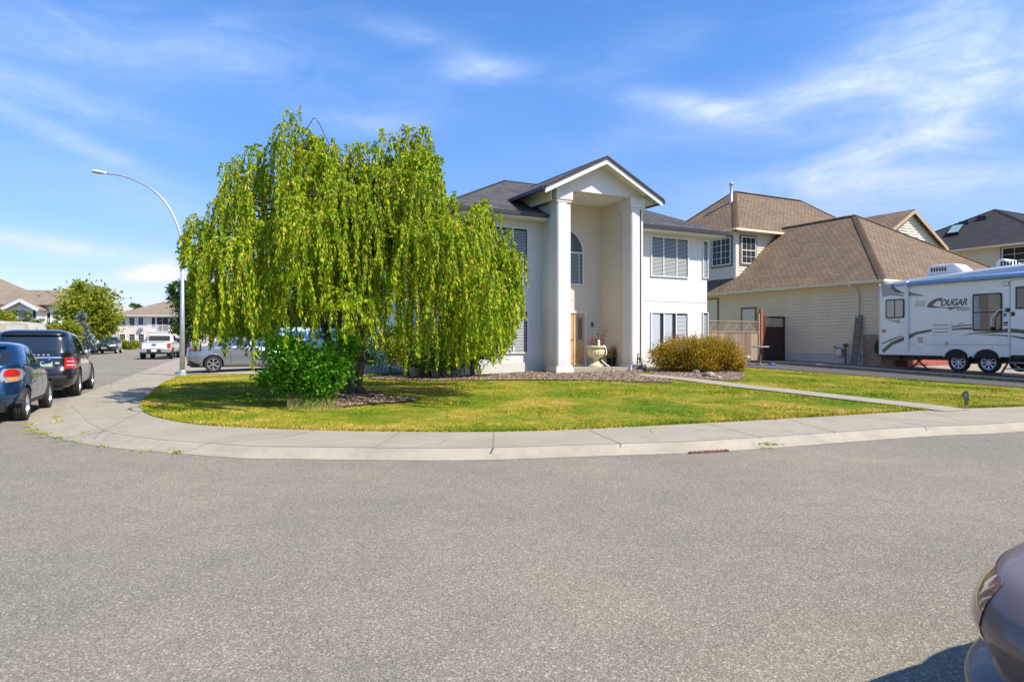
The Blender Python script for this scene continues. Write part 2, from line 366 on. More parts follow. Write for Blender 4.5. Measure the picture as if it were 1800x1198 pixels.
# ---------------------------------------------------------------- mesh builder
class MB:
    def __init__(s): s.v = []; s.f = []; s.uv = []; s.mi = []; s.hasuv = False
    def add(s, vs, fs, uvs=None, mi=0):
        b = len(s.v); s.v += [tuple(x) for x in vs]
        for i, f in enumerate(fs):
            s.f.append([b + j for j in f]); s.mi.append(mi)
            s.uv.append(uvs[i] if uvs else None)
        if uvs: s.hasuv = True
        return s
    def box(s, x0, x1, y0, y1, z0, z1, mi=0):
        vs = [(x0, y0, z0), (x1, y0, z0), (x1, y1, z0), (x0, y1, z0), (x0, y0, z1), (x1, y0, z1), (x1, y1, z1), (x0, y1, z1)]
        return s.add(vs, [(0, 3, 2, 1), (4, 5, 6, 7), (0, 1, 5, 4), (1, 2, 6, 5), (2, 3, 7, 6), (3, 0, 4, 7)], mi=mi)
    def poly(s, pts, uv=True, mi=0, flip=False):
        pts = [Vector(p) for p in pts]
        if flip: pts = pts[::-1]
        uvs = None
        if uv:
            n = Vector((0, 0, 0))
            for i in range(len(pts)):
                a, b = pts[i], pts[(i + 1) % len(pts)]; n += a.cross(b)
            n.normalize()
            e = Vector((0, 0, 1)).cross(n)
            if e.length < 1e-4: e = Vector((1, 0, 0))
            e.normalize(); w = n.cross(e)
            uvs = [[(p.dot(e), p.dot(w)) for p in pts]]
        return s.add(pts, [list(range(len(pts)))], uvs, mi)
    def slab(s, pts, th):
        """roof panel: polygon with a thickness below it"""
        top = [Vector(p) for p in pts]; n = Vector((0, 0, 0))
        for i in range(len(top)): n += top[i].cross(top[(i + 1) % len(top)])
        if n.z < 0: top = top[::-1]
        s.poly(top)
        bot = [p - Vector((0, 0, th)) for p in top]; k = len(top)
        s.add(bot, [list(range(k))[::-1]])
        for i in range(k):
            j = (i + 1) % k; s.add([top[i], bot[i], bot[j], top[j]], [(0, 1, 2, 3)])
        return s
    def prism(s, foot, z0, z1, cap=True):
        k = len(foot)
        a = sum(foot[i][0] * foot[(i + 1) % k][1] - foot[(i + 1) % k][0] * foot[i][1] for i in range(k))
        if a < 0: foot = foot[::-1]
        vs = [(x, y, z0) for x, y in foot] + [(x, y, z1) for x, y in foot]
        fs = [(i, (i + 1) % k, k + (i + 1) % k, k + i) for i in range(k)]
        if cap: fs += [list(range(k))[::-1], list(range(k, 2 * k))]
        return s.add(vs, fs)
    def extr(s, pts, d):
        """planar polygon pts (3-D) extruded by vector d"""
        pts = [Vector(p) for p in pts]; d = Vector(d); k = len(pts)
        vs = pts + [p + d for p in pts]
        fs = [list(range(k))[::-1], list(range(k, 2 * k))] + [(i, (i + 1) % k, k + (i + 1) % k, k + i) for i in range(k)]
        return s.add(vs, fs)
    def tube(s, pts, rad, seg=8, cap=True):
        pts = [Vector(p) for p in pts]; rads = rad if isinstance(rad, (list, tuple)) else [rad] * len(pts)
        vs = []; prev = None
        for i, p in enumerate(pts):
            t = (pts[min(i + 1, len(pts) - 1)] - pts[max(i - 1, 0)]).normalized()
            if prev is None:
                a = t.cross(Vector((0, 0, 1)))
                if a.length < .01: a = t.cross(Vector((1, 0, 0)))
            else: a = prev - t * prev.dot(t)
            a.normalize(); prev = a; b = t.cross(a)
            for k in range(seg):
                an = 2 * math.pi * k / seg
                vs.append(p + (a * math.cos(an) + b * math.sin(an)) * rads[i])
        fs = []
        for i in range(len(pts) - 1):
            for k in range(seg):
                fs.append((i * seg + k, i * seg + (k + 1) % seg, (i + 1) * seg + (k + 1) % seg, (i + 1) * seg + k))
        if cap: fs += [list(range(seg))[::-1], [(len(pts) - 1) * seg + k for k in range(seg)]]
        return s.add(vs, fs)
    def lathe(s, prof, c=(0, 0, 0), seg=20, axis='z', wob=0):
        vs = []; n = len(prof)
        for k in range(seg):
            an = 2 * math.pi * k / seg; w = 1 + (wob * (k % 2) if wob else 0)
            for r, h in prof:
                x, y = r * w * math.cos(an), r * w * math.sin(an)
                if axis == 'z': q = (c[0] + x, c[1] + y, c[2] + h)
                elif axis == 'y': q = (c[0] + x, c[1] + h, c[2] + y)
                else: q = (c[0] + h, c[1] + x, c[2] + y)
                vs.append(q)
        fs = [(k * n + i, ((k + 1) % seg) * n + i, ((k + 1) % seg) * n + i + 1, k * n + i + 1) for k in range(seg) for i in range(n - 1)]
        return s.add(vs, fs)
    def beam(s, a, b, w, h):
        """rectangular bar from a to b"""
        a, b = Vector(a), Vector(b); t = (b - a).normalized()
        u = t.cross(Vector((0, 0, 1)))
        if u.length < .01: u = Vector((1, 0, 0))
        u.normalize(); v = t.cross(u).normalized()
        vs = [p + u * i * w / 2 + v * j * h / 2 for p in (a, b) for i, j in ((-1, -1), (1, -1), (1, 1), (-1, 1))]
        return s.add(vs, [(0, 1, 2, 3), (7, 6, 5, 4), (0, 4, 5, 1), (1, 5, 6, 2), (2, 6, 7, 3), (3, 7, 4, 0)])
    def build(s, name, mats, parent=None, smooth=False, bevel=0.0, loc=None, recalc=True):
        me = bpy.data.meshes.new(name); me.from_pydata(s.v, [], s.f); me.update()
        mats = mats if isinstance(mats, (list, tuple)) else [mats]
        for m in mats: me.materials.append(m)
        if len(mats) > 1: me.polygons.foreach_set('material_index', s.mi)
        if s.hasuv:
            uvl = me.uv_layers.new(name='UVMap'); k = 0
            for fi, f in enumerate(s.f):
                for j in range(len(f)):
                    if s.uv[fi]: uvl.data[k].uv = s.uv[fi][j]
                    k += 1
        if recalc and not s.hasuv:
            bm = bmesh.new(); bm.from_mesh(me); bmesh.ops.recalc_face_normals(bm, faces=bm.faces); bm.to_mesh(me); bm.free()
        if smooth: me.shade_smooth() if hasattr(me, 'shade_smooth') else me.polygons.foreach_set('use_smooth', [True] * len(me.polygons))
        o = bpy.data.objects.new(name, me); C.objects.link(o)
        if parent: o.parent = parent
        if loc: o.location = loc
        if bevel > 0:
            b = o.modifiers.new('bevel', 'BEVEL'); b.width = bevel; b.segments = 2; b.limit_method = 'ANGLE'; b.angle_limit = R(40)
        return o
def smooth_by_angle(o, ang=35):
    me = o.data
    me.polygons.foreach_set('use_smooth', [True] * len(me.polygons))
    bm = bmesh.new(); bm.from_mesh(me)
    for e in bm.edges:
        if len(e.link_faces) == 2 and e.calc_face_angle(0) > R(ang): e.smooth = False
    bm.to_mesh(me); bm.free(); return o
def fastmesh(name, V, quads, m, parent=None):
    """big mesh from numpy arrays of quads"""
    me = bpy.data.meshes.new(name); nv, nf, k = len(V), len(quads), quads.shape[1]
    me.vertices.add(nv); me.vertices.foreach_set('co', np.asarray(V, np.float32).ravel())
    me.loops.add(nf * k); me.loops.foreach_set('vertex_index', np.asarray(quads, np.int32).ravel())
    me.polygons.add(nf); me.polygons.foreach_set('loop_start', np.arange(0, nf * k, k, dtype=np.int32))
    me.update(calc_edges=True); me.materials.append(m)
    o = bpy.data.objects.new(name, me); C.objects.link(o)
    if parent: o.parent = parent
    return o

# ---------------------------------------------------------------- where things stand: pixels of the photo to metres
def sm(t): t = max(0., min(1., t)); return t * t * (3 - 2 * t)
def base(y): return .28 * sm((y - 16) / 30)           # the street climbs a little
def ray(u, v, y, z=None): return Vector(((u - 900) / F * y, y, CAM_H - (v - 600) / F * y))
def on_road(u, v, up=0.0):
    y = 12.0
    for _ in range(60):
        h = CAM_H - base(y) - up; y = .6 * y + .4 * h * F / max(v - 600, 1)
    return Vector(((u - 900) / F * y, y, base(y) + up))
# ================================================================ ground, road, kerb, pavement, lawn
TH = R(28)
RX = Vector((math.cos(TH), math.sin(TH), 0)); BX = Vector((-math.sin(TH), math.cos(TH), 0))
def catmull(pts, n):
    P = [Vector(p) for p in pts]; P = [P[0] * 2 - P[1]] + P + [P[-1] * 2 - P[-2]]; out = []
    for i in range(1, len(P) - 2):
        for k in range(n):
            t = k / n; a, b, c, d = P[i - 1], P[i], P[i + 1], P[i + 2]
            out.append(0.5 * ((2 * b) + (c - a) * t + (2 * a - 5 * b + 4 * c - d) * t * t + (3 * b - a - 3 * c + d) * t ** 3))
    out.append(P[-2]); return out
sd = Vector((-.36, .933, 0))                        # direction of the side street
k_px = [(155, 690), (118, 703), (80, 715), (58, 727), (49, 742), (56, 757), (83, 767), (139, 780.6), (222, 791.7), (305, 798.6), (417, 807), (500, 808.5), (700, 811), (868, 810), (1097, 802), (1220, 797.7), (1372, 788), (1617, 769.6), (1800, 760)]
kb = [on_road(u, v) for u, v in k_px]
for q in kb: q.z = 0
kb = [kb[0] + sd * 60, kb[0] + sd * 30, kb[0] + sd * 8] + kb
d_end = Vector((.86, .42, 0)).normalized()
kb += [kb[-1] + d_end * 5, kb[-1] + d_end * 15, kb[-1] + d_end * 45]
OUT = catmull(kb, 8)
e_px = [(314, 662.5), (290, 674), (272, 689), (256, 702), (251, 711), (253, 719), (262, 727), (278, 733), (305.5, 739), (361, 747), (500, 754), (700, 758.5), (944, 757), (1232, 744), (1450, 732), (1678, 719), (1800, 714.6)]
eb = [on_road(u, v, .13) for u, v in e_px]
for q in eb: q.z = 0
eb = [eb[0] + sd * 52, eb[0] + sd * 22] + eb
eb += [eb[-1] + d_end * 5, eb[-1] + d_end * 15, eb[-1] + d_end * 43]
INN = catmull(eb, 8)
INA = np.array([(p.x, p.y) for p in INN])
def dist_edge(x, y):
    a = INA[:-1]; b = INA[1:]; p = np.array((x, y)); ab = b - a
    t = np.clip(((p - a) * ab).sum(1) / np.maximum((ab ** 2).sum(1), 1e-9), 0, 1)
    return float(np.sqrt((((a + ab * t[:, None]) - p) ** 2).sum(1)).min())
def inside(poly, x, y):
    c = False; j = len(poly) - 1
    for i in range(len(poly)):
        xi, yi = poly[i]; xj, yj = poly[j]
        if (yi > y) != (yj > y) and x < (xj - xi) * (y - yi) / (yj - yi) + xi: c = not c
        j = i
    return c
LOT = None
def gz(x, y):
    d = dist_edge(x, y)
    if LOT and not inside(LOT, x, y): return base(y) + .105
    return base(y) + .118 + .012 * sm(d / .3) + .0235 * min(d, 13)
def on_lot(u, v):
    y = 15.0
    for _ in range(70):
        X = (u - 900) / F * y; h = CAM_H - gz(X, y); y = .6 * y + .4 * h * F / max(v - 600, 1)
    return Vector(((u - 900) / F * y, y, gz((u - 900) / F * y, y)))
def drape(name, poly, zf, m, res=0.5, kind='structure', dense=None):
    """sheet over polygon poly (xy), height from zf"""
    poly = [(p[0], p[1]) for p in poly]
    P = []; n = len(poly)
    for i in range(n):
        a, b = poly[i], poly[(i + 1) % n]; L = math.hypot(b[0] - a[0], b[1] - a[1]); k = max(1, int(L / res))
        for j in range(k): P.append(Vector((a[0] + (b[0] - a[0]) * j / k, a[1] + (b[1] - a[1]) * j / k)))
    nb = len(P); E = [(i, (i + 1) % nb) for i in range(nb)]
    xs = [p.x for p in P]; ys = [p.y for p in P]
    x = min(xs)
    bp = [(p.x, p.y) for p in P]
    while x < max(xs):
        y = min(ys)
        while y < max(ys):
            if inside(poly, x, y): P.append(Vector((x + random.uniform(-.05, .05) * res, y + random.uniform(-.05, .05) * res)))
            y += res
        x += res
    V, _, Fc, _, _, _ = delaunay_2d_cdt(P, E, [list(range(nb))], 1, 1e-5)
    me = bpy.data.meshes.new(name); me.from_pydata([(v.x, v.y, zf(v.x, v.y)) for v in V], [], Fc); me.update()
    me.materials.append(m)
    bm = bmesh.new(); bm.from_mesh(me)
    bmesh.ops.recalc_face_normals(bm, faces=bm.faces)
    if sum(f.normal.z for f in bm.faces) < 0: bmesh.ops.reverse_faces(bm, faces=bm.faces)
    bm.to_mesh(me); bm.free()
    me.polygons.foreach_set('use_smooth', [True] * len(me.polygons))
    o = bpy.data.objects.new(name, me); C.objects.link(o)
    if kind: o['kind'] = kind
    return o
# far ground sheet reaching the horizon
g = MB(); g.add([(-900, -300, -.06), (900, -300, -.06), (900, 1500, -.06), (-900, 1500, -.06)], [(0, 1, 2, 3)])
tag(g.build('ground', turf('dry_ground', .6)), kind='structure')
# road sheet, gently climbing
rb = MB(); xs = np.linspace(-90, 90, 19); ys = [-25, -5, 8, 12, 16, 18, 20, 22, 25, 28, 31, 34, 37, 40, 43, 46, 60, 90, 150]
vs = [(x, y, base(y)) for y in ys for x in xs]; nx = len(xs)
rb.add(vs, [(j * nx + i, j * nx + i + 1, (j + 1) * nx + i + 1, (j + 1) * nx + i) for j in range(len(ys) - 1) for i in range(nx - 1)])
tag(rb.build('road', M['asphalt'], smooth=True), kind='structure')

# kerb: rolled concrete, wider at the corner where a gutter runs
def offs(line, d):
    out = []
    for i, p in enumerate(line):
        t = line[min(i + 1, len(line) - 1)] - line[max(i - 1, 0)]; t.normalize()
        nrm = Vector((-t.y, t.x, 0))                 # left of travel = towards the lot
        out.append(p + nrm * (d[i] if isinstance(d, list) else d))
    return out
wid = []
for p in OUT:
    w = .30
    wid.append(w + .55 * math.exp(-((p.x + 9.0) / 2.2) ** 2) * (1 if p.y < 22 else .6))
prof = [(0, .004), (.02, .012), (.45, .02), (.62, .055), (.80, .098), (.92, .112), (1.0, .114)]
ml = MB(); rows = []
for f, h in prof:
    L = offs(OUT, [w * f for w in wid]); rows.append([Vector((p.x, p.y, base(p.y) + h)) for p in L])
n = len(OUT)
ml.add([p for r_ in rows for p in r_], [(j * n + i, j * n + i + 1, (j + 1) * n + i + 1, (j + 1) * n + i) for j in range(len(rows) - 1) for i in range(n - 1)])
tag(ml.build('kerb', M['kerb'], smooth=True), kind='structure')
KIN = offs(OUT, [w * .99 for w in wid])
LOT = [(p.x, p.y) for p in INN[::2]] + [(40, 60), (-10, 90)]
side_poly = [(p.x, p.y) for p in KIN[::2]] + [(p.x, p.y) for p in INN[::-2]]
drape('sidewalk', side_poly, lambda x, y: base(y) + .118, M['walk'], .7)
lot_poly = [(p.x, p.y) for p in INN[::2]] + [(40, 60), (-10, 90)]
def lawn_z(x, y): return gz(x, y) + .012 * mnoise.noise(Vector((x * .5, y * .5, 0)))
def lz(dz): return lambda x, y: gz(x, y) + .016 + dz
drape('lawn', lot_poly, lawn_z, M['lawn'], .8)

# joints across the sidewalk (thin grooves filled with dirt)
jm = mat('joint_dirt', (.22, .195, .155), .95, var=.3, vscale=30)
jb = MB()
def joint(px, w=.018, up=.1225):
    P = [on_road(u, v, .118) for u, v in px]
    for a, b in zip(P[:-1], P[1:]):
        k = max(2, int((b - a).length / .15)); nrm = (b - a).cross(Vector((0, 0, 1))).normalized()
        pts = [a.lerp(b, i / k) + nrm * random.uniform(-.006, .006) for i in range(k + 1)]
        for p, q in zip(pts[:-1], pts[1:]):
            jb.add([(p.x - nrm.x * w / 2, p.y - nrm.y * w / 2, base(p.y) + up), (p.x + nrm.x * w / 2, p.y + nrm.y * w / 2, base(p.y) + up),
                    (q.x + nrm.x * w / 2, q.y + nrm.y * w / 2, base(q.y) + up), (q.x - nrm.x * w / 2, q.y - nrm.y * w / 2, base(q.y) + up)], [(0, 1, 2, 3)])
joint([(868, 791), (868, 759)], .02); joint([(664, 785), (706, 760)], .01); joint([(335, 783), (500, 770), (560, 757)], .012)
joint([(1095, 783), (1036, 758)], .014); joint([(1340, 771), (1237, 745)], .012); joint([(1635, 753), (1545, 736), (1450, 733)], .014)
joint([(1470, 762), (1386, 739)], .012); joint([(1700, 743), (1620, 724)], .012); joint([(170, 764), (255, 722)], .01); joint([(120, 700), (262, 700)], .012); joint([(180, 676), (290, 675)], .012)
tag(jb.build('sidewalk_joints', jm, recalc=False), kind='structure')
# storm drain inlet, rusty
sdp = on_road(1246, 797)
dd = thing('storm_drain', 'rusty iron storm drain inlet set in the foot of the kerb', 'drain', (sdp.x, sdp.y, .004), math.atan2(.30, .95))
g = MB(); g.box(-.31, .31, -.03, .03, .0, .018)
g.build('frame', M['rust'], dd, bevel=.008)
g = MB()
cmb_ = [(-.30, -.026, .0182)]
for k in range(9): cmb_ += [(-.29 + k * .07, -.018, .0182), (-.29 + k * .07, .026, .0182), (-.26 + k * .07, .026, .0182), (-.26 + k * .07, -.018, .0182)]
cmb_.append((.31, -.026, .0182)); g.extr(cmb_, (0, 0, .008))
g.build('grate', M['rust'], dd)

# ---- sheets lying on the lot
def pxpoly(px): return [(lambda p: (p.x, p.y))(on_lot(u, v)) for u, v in px]
def loc1(p, q): w = Vector((1.52, 23, 0)) + RX * p + BX * q; return (w.x, w.y)
walk_c = [on_lot(*q) for q in ((1085, 660), (1130, 661.5), (1200, 668), (1300, 680.5), (1400, 691.5), (1500, 703), (1600, 714))]
walk_c = catmull([Vector((p.x, p.y, 0)) for p in walk_c], 5)
walk_c.append(walk_c[-1] + (walk_c[-1] - walk_c[-2]).normalized() * 1.0)
w1 = offs(walk_c, .42); w2 = offs(walk_c, -.42)
WALK = [(p.x, p.y) for p in w1] + [(p.x, p.y) for p in w2[::-1]]
drape('walkway', WALK, lz(.006), M['walk'], .4)
BED1 = pxpoly([(640, 668), (700, 671), (770, 672), (860, 671), (950, 670.5), (1040, 671), (1120, 674), (1186, 675), (1165, 668), (1120, 663)]) + [loc1(3.6, -.25), loc1(3.6, .9), loc1(-.3, .9), loc1(-3.6, .9), loc1(-4.2, 3.0)]
drape('mulch_bed', BED1, lz(.012), M['mulch'], .4)
BED2 = pxpoly([(1148, 660.5), (1215, 666.5), (1262, 671), (1300, 671), (1312, 664), (1306, 655)]) + [loc1(8.4, 1.0), loc1(3.9, 1.05), loc1(3.85, .1)]
drape('mulch_bed', BED2, lz(.010), M['mulch'], .4)
BED3 = pxpoly([(545, 708), (556, 715), (585, 719), (620, 717), (650, 713), (690, 711), (722, 708), (742, 705.5), (722, 703), (690, 701), (650, 695), (600, 694), (565, 700)])
drape('tree_bed', BED3, lz(.008), M['mulch'], .4)
# concrete driveway behind the lawn
DRIVE = [loc1(-11.25, 10.2), loc1(-10.6, 9.7), loc1(-5.6, 4.6), loc1(-3.47, 3.6), loc1(-3.47, 15), loc1(-10.7, 15.5)]
drape('driveway', DRIVE, lz(.004), M['walk'], .8)
# gravel strip and parking pad beside the tan house
GRAV = [loc1(8.5, 3.2), loc1(8.6, 0), loc1(9.2, -4.2), loc1(9.8, -9.6), loc1(10.4, -16), loc1(12.0, -15), loc1(11.5, 5.5)]
drape('gravel_strip', GRAV, lz(.004), M['gravel'], .5)
PAD = [loc1(11.5, 2.6), loc1(12.0, -15), loc1(26, -12), loc1(26, 2.2), loc1(16, 2.4)]
drape('parking_pad', PAD, lz(.009), mat('pad_concrete', (.24, .20, .165), .9, var=.15, vscale=2, bump=.2), .8)

# ---- grass blades
EXCL = [WALK, BED1, BED2, BED3, DRIVE, GRAV, PAD]
EXA = [np.array(e) for e in EXCL]
def inside_np(poly, X, Y):
    c = np.zeros(len(X), bool); j = len(poly) - 1
    for i in range(len(poly)):
        xi, yi = poly[i]; xj, yj = poly[j]
        if yi != yj:
            c ^= ((yi > Y) != (yj > Y)) & (X < (xj - xi) * (Y - yi) / (yj - yi) + xi)
        j = i
    return c
def blades(N0, ymin, ymax, h, w):
    X = rng.uniform(-13.5, 16, N0); Y = rng.uniform(ymin, ymax, N0)
    ok = inside_np(lot_poly, X, Y) & (np.abs(X / Y) < .80)
    for e in EXA: ok &= ~inside_np(e, X, Y)
    return X[ok], Y[ok], h, w
# height field sampled on a grid for speed
gxs = np.arange(-16, 20, .5); gys = np.arange(9, 36, .5)
GZ = np.array([[lawn_z(x, y) for x in gxs] for y in gys])
def gz_np(X, Y):
    fx = np.clip((X - gxs[0]) / .5, 0, len(gxs) - 1.001); fy = np.clip((Y - gys[0]) / .5, 0, len(gys) - 1.001)
    i = fx.astype(int); j = fy.astype(int); a = fx - i; b = fy - j
    return GZ[j, i] * (1 - a) * (1 - b) + GZ[j, i + 1] * a * (1 - b) + GZ[j + 1, i] * (1 - a) * b + GZ[j + 1, i + 1] * a * b
VV = []
for args in ((190000, 10.4, 16, .045, .007), (230000, 16, 28, .05, .010)):
    X, Y, h, w = blades(*args)
    k = len(X); Z = gz_np(X, Y) - .004; an = rng.uniform(0, 6.283, k); ln = rng.uniform(.5, 1.25, k) * h
    hn = .5 + np.array([mnoise.noise(Vector((x * .8, y * .8, 3))) for x, y in zip(X[::1], Y[::1])]) * .9
    ln *= np.clip(hn, .35, 1.2)
    dx, dy = np.cos(an) * w, np.sin(an) * w; lx = rng.normal(0, .35, k) * ln; ly = rng.normal(0, .35, k) * ln
    A = np.stack([X - dx, Y - dy, Z], 1); B = np.stack([X + dx, Y + dy, Z], 1); T = np.stack([X + lx, Y + ly, Z + ln], 1)
    VV.append(np.stack([A, B, T], 1).reshape(-1, 3))
# ragged border along the pavement
t = rng.uniform(0, len(INN) - 1.01, 60000); ii = t.astype(int); ff = (t - ii)[:, None]
P = INA[ii] * (1 - ff) + INA[ii + 1] * ff; ctr = np.array((0, 22.)); dr = ctr - P; dr /= np.linalg.norm(dr, axis=1)[:, None]
P = P + dr * rng.uniform(-.035, .14, len(P))[:, None]; X, Y = P[:, 0], P[:, 1]
ok = (np.abs(X) < 15) & (Y < 30) & ~inside_np(np.array(WALK), X, Y); X = X[ok]; Y = Y[ok]; k = len(X)
Z = np.array([base(y) for y in Y]) + .118; an = rng.uniform(0, 6.283, k); ln = rng.uniform(.02, .06, k); w = .008
A = np.stack([X - np.cos(an) * w, Y - np.sin(an) * w, Z], 1); B = np.stack([X + np.cos(an) * w, Y + np.sin(an) * w, Z], 1)
T = np.stack([X + rng.normal(0, .4, k) * ln, Y + rng.normal(0, .4, k) * ln, Z + ln], 1)
VV.append(np.stack([A, B, T], 1).reshape(-1, 3))
V = np.concatenate(VV)
o = fastmesh('grass', V, np.arange(len(V)).reshape(-1, 3), M['blade'])
tag(o, 'short green and sun-dried yellow lawn grass', 'grass', kind='stuff')
# weeds in the cracks
VV = []
for (u, v, s, nn) in ((1105, 793, .10, 90), (1094, 786, .08, 60), (1352, 783, .14, 80), (1330, 775, .08, 50), (318, 790, .10, 70), (310, 797, .08, 50), (655, 799, .06, 26),
                      (60, 758, .12, 70), (75, 765, .12, 70), (100, 772, .12, 50), (50, 748, .1, 50), (105, 742, .07, 40), (98, 735, .07, 40), (1050, 763, .05, 26), (150, 762, .08, 30), (130, 778, .1, 26), (180, 787, .1, 20), (250, 795, .1, 20)):
    c = on_road(u, v, .06 if v < 790 else .02)
    for _ in range(int(nn * 1.1)):
        x, y = c.x + random.gauss(0, s * .6), c.y + random.gauss(0, s * .5); a = random.uniform(0, 6.28); h = random.uniform(-.02, .015); z = c.z
        VV += [(x - math.cos(a) * .008, y - math.sin(a) * .008, z), (x + math.cos(a) * .008, y + math.sin(a) * .008, z), (x + random.gauss(0, .02), y + random.gauss(0, .02), z + h + .03)]
V = np.array(VV); o = fastmesh('weeds', V, np.arange(len(V)).reshape(-1, 3), M['blade'])
tag(o, 'small tufts of weeds growing from the kerb cracks', 'weeds', kind='stuff')
# loose bark chips on the beds
VV = []
for poly, nn in ((BED1, 9000), (BED2, 4500), (BED3, 5000)):
    a = np.array(poly); lo, hi = a.min(0), a.max(0); c = 0
    X = rng.uniform(lo[0], hi[0], nn * 3); Y = rng.uniform(lo[1], hi[1], nn * 3); ok = inside_np(a, X, Y); X = X[ok][:nn]; Y = Y[ok][:nn]
    for x, y in zip(X, Y):
        z = gz(x, y) + .034; s = random.uniform(.012, .035); an = random.uniform(0, 6.28); e1 = Vector((math.cos(an), math.sin(an), random.uniform(-.5, .5))) * s
        e2 = Vector((-math.sin(an), math.cos(an), random.uniform(-.6, .6))) * s * .45; c0 = Vector((x, y, z + random.uniform(-.004, .015)))
        VV += [c0 - e1 - e2, c0 + e1 - e2, c0 + e1 + e2, c0 - e1 + e2]
V = np.array([tuple(p) for p in VV]); o = fastmesh('bark_chips', V, np.arange(len(V)).reshape(-1, 4), M['chip'])
tag(o, 'loose brown bark chips scattered over the planting beds', 'bark chips', kind='stuff')
# ================================================================ houses
class Frame:
    """a building's own axes: p along its front, q away from the street, z up"""
    def __init__(s, x, y, z0, th=TH):
        s.o = Vector((x, y, 0)); s.z0 = z0; s.th = th
        s.r = Vector((math.cos(th), math.sin(th), 0)); s.b = Vector((-math.sin(th), math.cos(th), 0))
    def at_q(s, u, q):      # p of the pixel column u on the plane q
        k = (u - 900) / F; o = s.o + s.b * q
        return (k * o.y - o.x) / (s.r.x - k * s.r.y)
    def at_p(s, u, p):
        k = (u - 900) / F; o = s.o + s.r * p
        return (k * o.y - o.x) / (s.b.x - k * s.b.y)
    def z(s, v, p, q):
        y = (s.o + s.r * p + s.b * q).y
        return CAM_H + (600 - v) / F * y - s.z0
    def xy(s, p, q): w = s.o + s.r * p + s.b * q; return w.x, w.y

class Face:
    """maps (a, n, z) onto a wall: a along the wall to the right seen from outside, n outwards"""
    def __init__(s, org, ang): s.org = Vector(org); s.ang = ang; s.e = Vector((math.cos(ang), math.sin(ang), 0)); s.n = Vector((math.sin(ang), -math.cos(ang), 0))
    def P(s, a, n, z): return s.org + s.e * a + s.n * n + Vector((0, 0, z))
    def box(s, mb, a0, a1, n0, n1, z0, z1, mi=0):
        vs = [s.P(a, n, z) for z in (z0, z1) for a, n in ((a0, n0), (a1, n0), (a1, n1), (a0, n1))]
        mb.add(vs, [(0, 1, 2, 3), (7, 6, 5, 4), (0, 4, 5, 1), (1, 5, 6, 2), (2, 6, 7, 3), (3, 7, 4, 0)], mi=mi)
def window(f, par, a0, a1, z0, z1, cols=1, rows=1, fr=.05, blind='blind', bar=.045, trim=None, trim_w=.09, split=None, drawn=None, slats=True, name='window', fmat=None, thinbars=None):
    fm = fmat or M['frame']
    mb = MB(); D = .055
    f.box(mb, a0 - fr, a1 + fr, .0, D, z1, z1 + fr); f.box(mb, a0 - fr, a1 + fr, .0, D, z0 - fr, z0)
    f.box(mb, a0 - fr, a0, .0, D, z0, z1); f.box(mb, a1, a1 + fr, .0, D, z0, z1)
    cuts = split or [a0 + (a1 - a0) * i / cols for i in range(1, cols)]
    for c in cuts: f.box(mb, c - bar / 2, c + bar / 2, .0, D - .008, z0, z1)
    for j in range(1, rows): z = z0 + (z1 - z0) * j / rows; f.box(mb, a0, a1, .012, D - .012, z - bar / 2, z + bar / 2)
    w = mb.build(name, fm, par)
    if thinbars:
        g = MB(); nc, nr = thinbars; ed = [a0] + list(cuts) + [a1]
        for i in range(len(ed) - 1):
            for k in range(1, nc):
                c = ed[i] + (ed[i + 1] - ed[i]) * k / nc; f.box(g, c - .009, c + .009, .030, .040, z0, z1)
        for k in range(1, nr): z = z0 + (z1 - z0) * k / nr; f.box(g, a0, a1, .031, .0405, z - .009, z + .009)
        g.build('glazing_bar', fm, w)
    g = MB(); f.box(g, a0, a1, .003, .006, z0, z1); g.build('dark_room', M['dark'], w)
    if blind:
        g = MB(); ed = [a0] + list(cuts) + [a1]
        for i in range(len(ed) - 1):
            x0, x1 = ed[i] + .03, ed[i + 1] - .03
            dr = drawn[i] if drawn else 0
            if dr == 2:   # closed blind
                f.box(g, x0, x0 + (x1 - x0) * .72, .010, .014, z0 + .02, z1 - .05)
                n = int((z1 - z0) / .05)
                for k in range(n): z = z0 + .03 + k * .05; f.box(g, x0, x0 + (x1 - x0) * .72, .0145, .017, z, z + .038)
            else:
                n = int((z1 - z0 - .05) / .052)
                for k in range(n):
                    z = z0 + .03 + k * .052; t = .030
                    vs = [f.P(x0, .010, z + t), f.P(x1, .010, z + t), f.P(x1, .024, z), f.P(x0, .024, z)]
                    g.add(vs, [(0, 1, 2, 3)])
        g.build('blind', M[blind] if isinstance(blind, str) else blind, w, recalc=False)
    g = MB(); g.add([f.P(a0, .028, z0), f.P(a1, .028, z0), f.P(a1, .028, z1), f.P(a0, .028, z1)], [(0, 1, 2, 3)]); g.build('pane', M['glass'], w, recalc=False)
    if trim:
        g = MB(); t = trim_w + fr
        f.box(g, a0 - t, a1 + t, 0, .03, z1 + fr, z1 + t); f.box(g, a0 - t, a1 + t, 0, .03, z0 - t, z0 - fr)
        f.box(g, a0 - t, a0 - fr, 0, .03, z0 - fr, z1 + fr); f.box(g, a1 + fr, a1 + t, 0, .03, z0 - fr, z1 + fr)
        g.build('window_trim', trim, w)
    return w
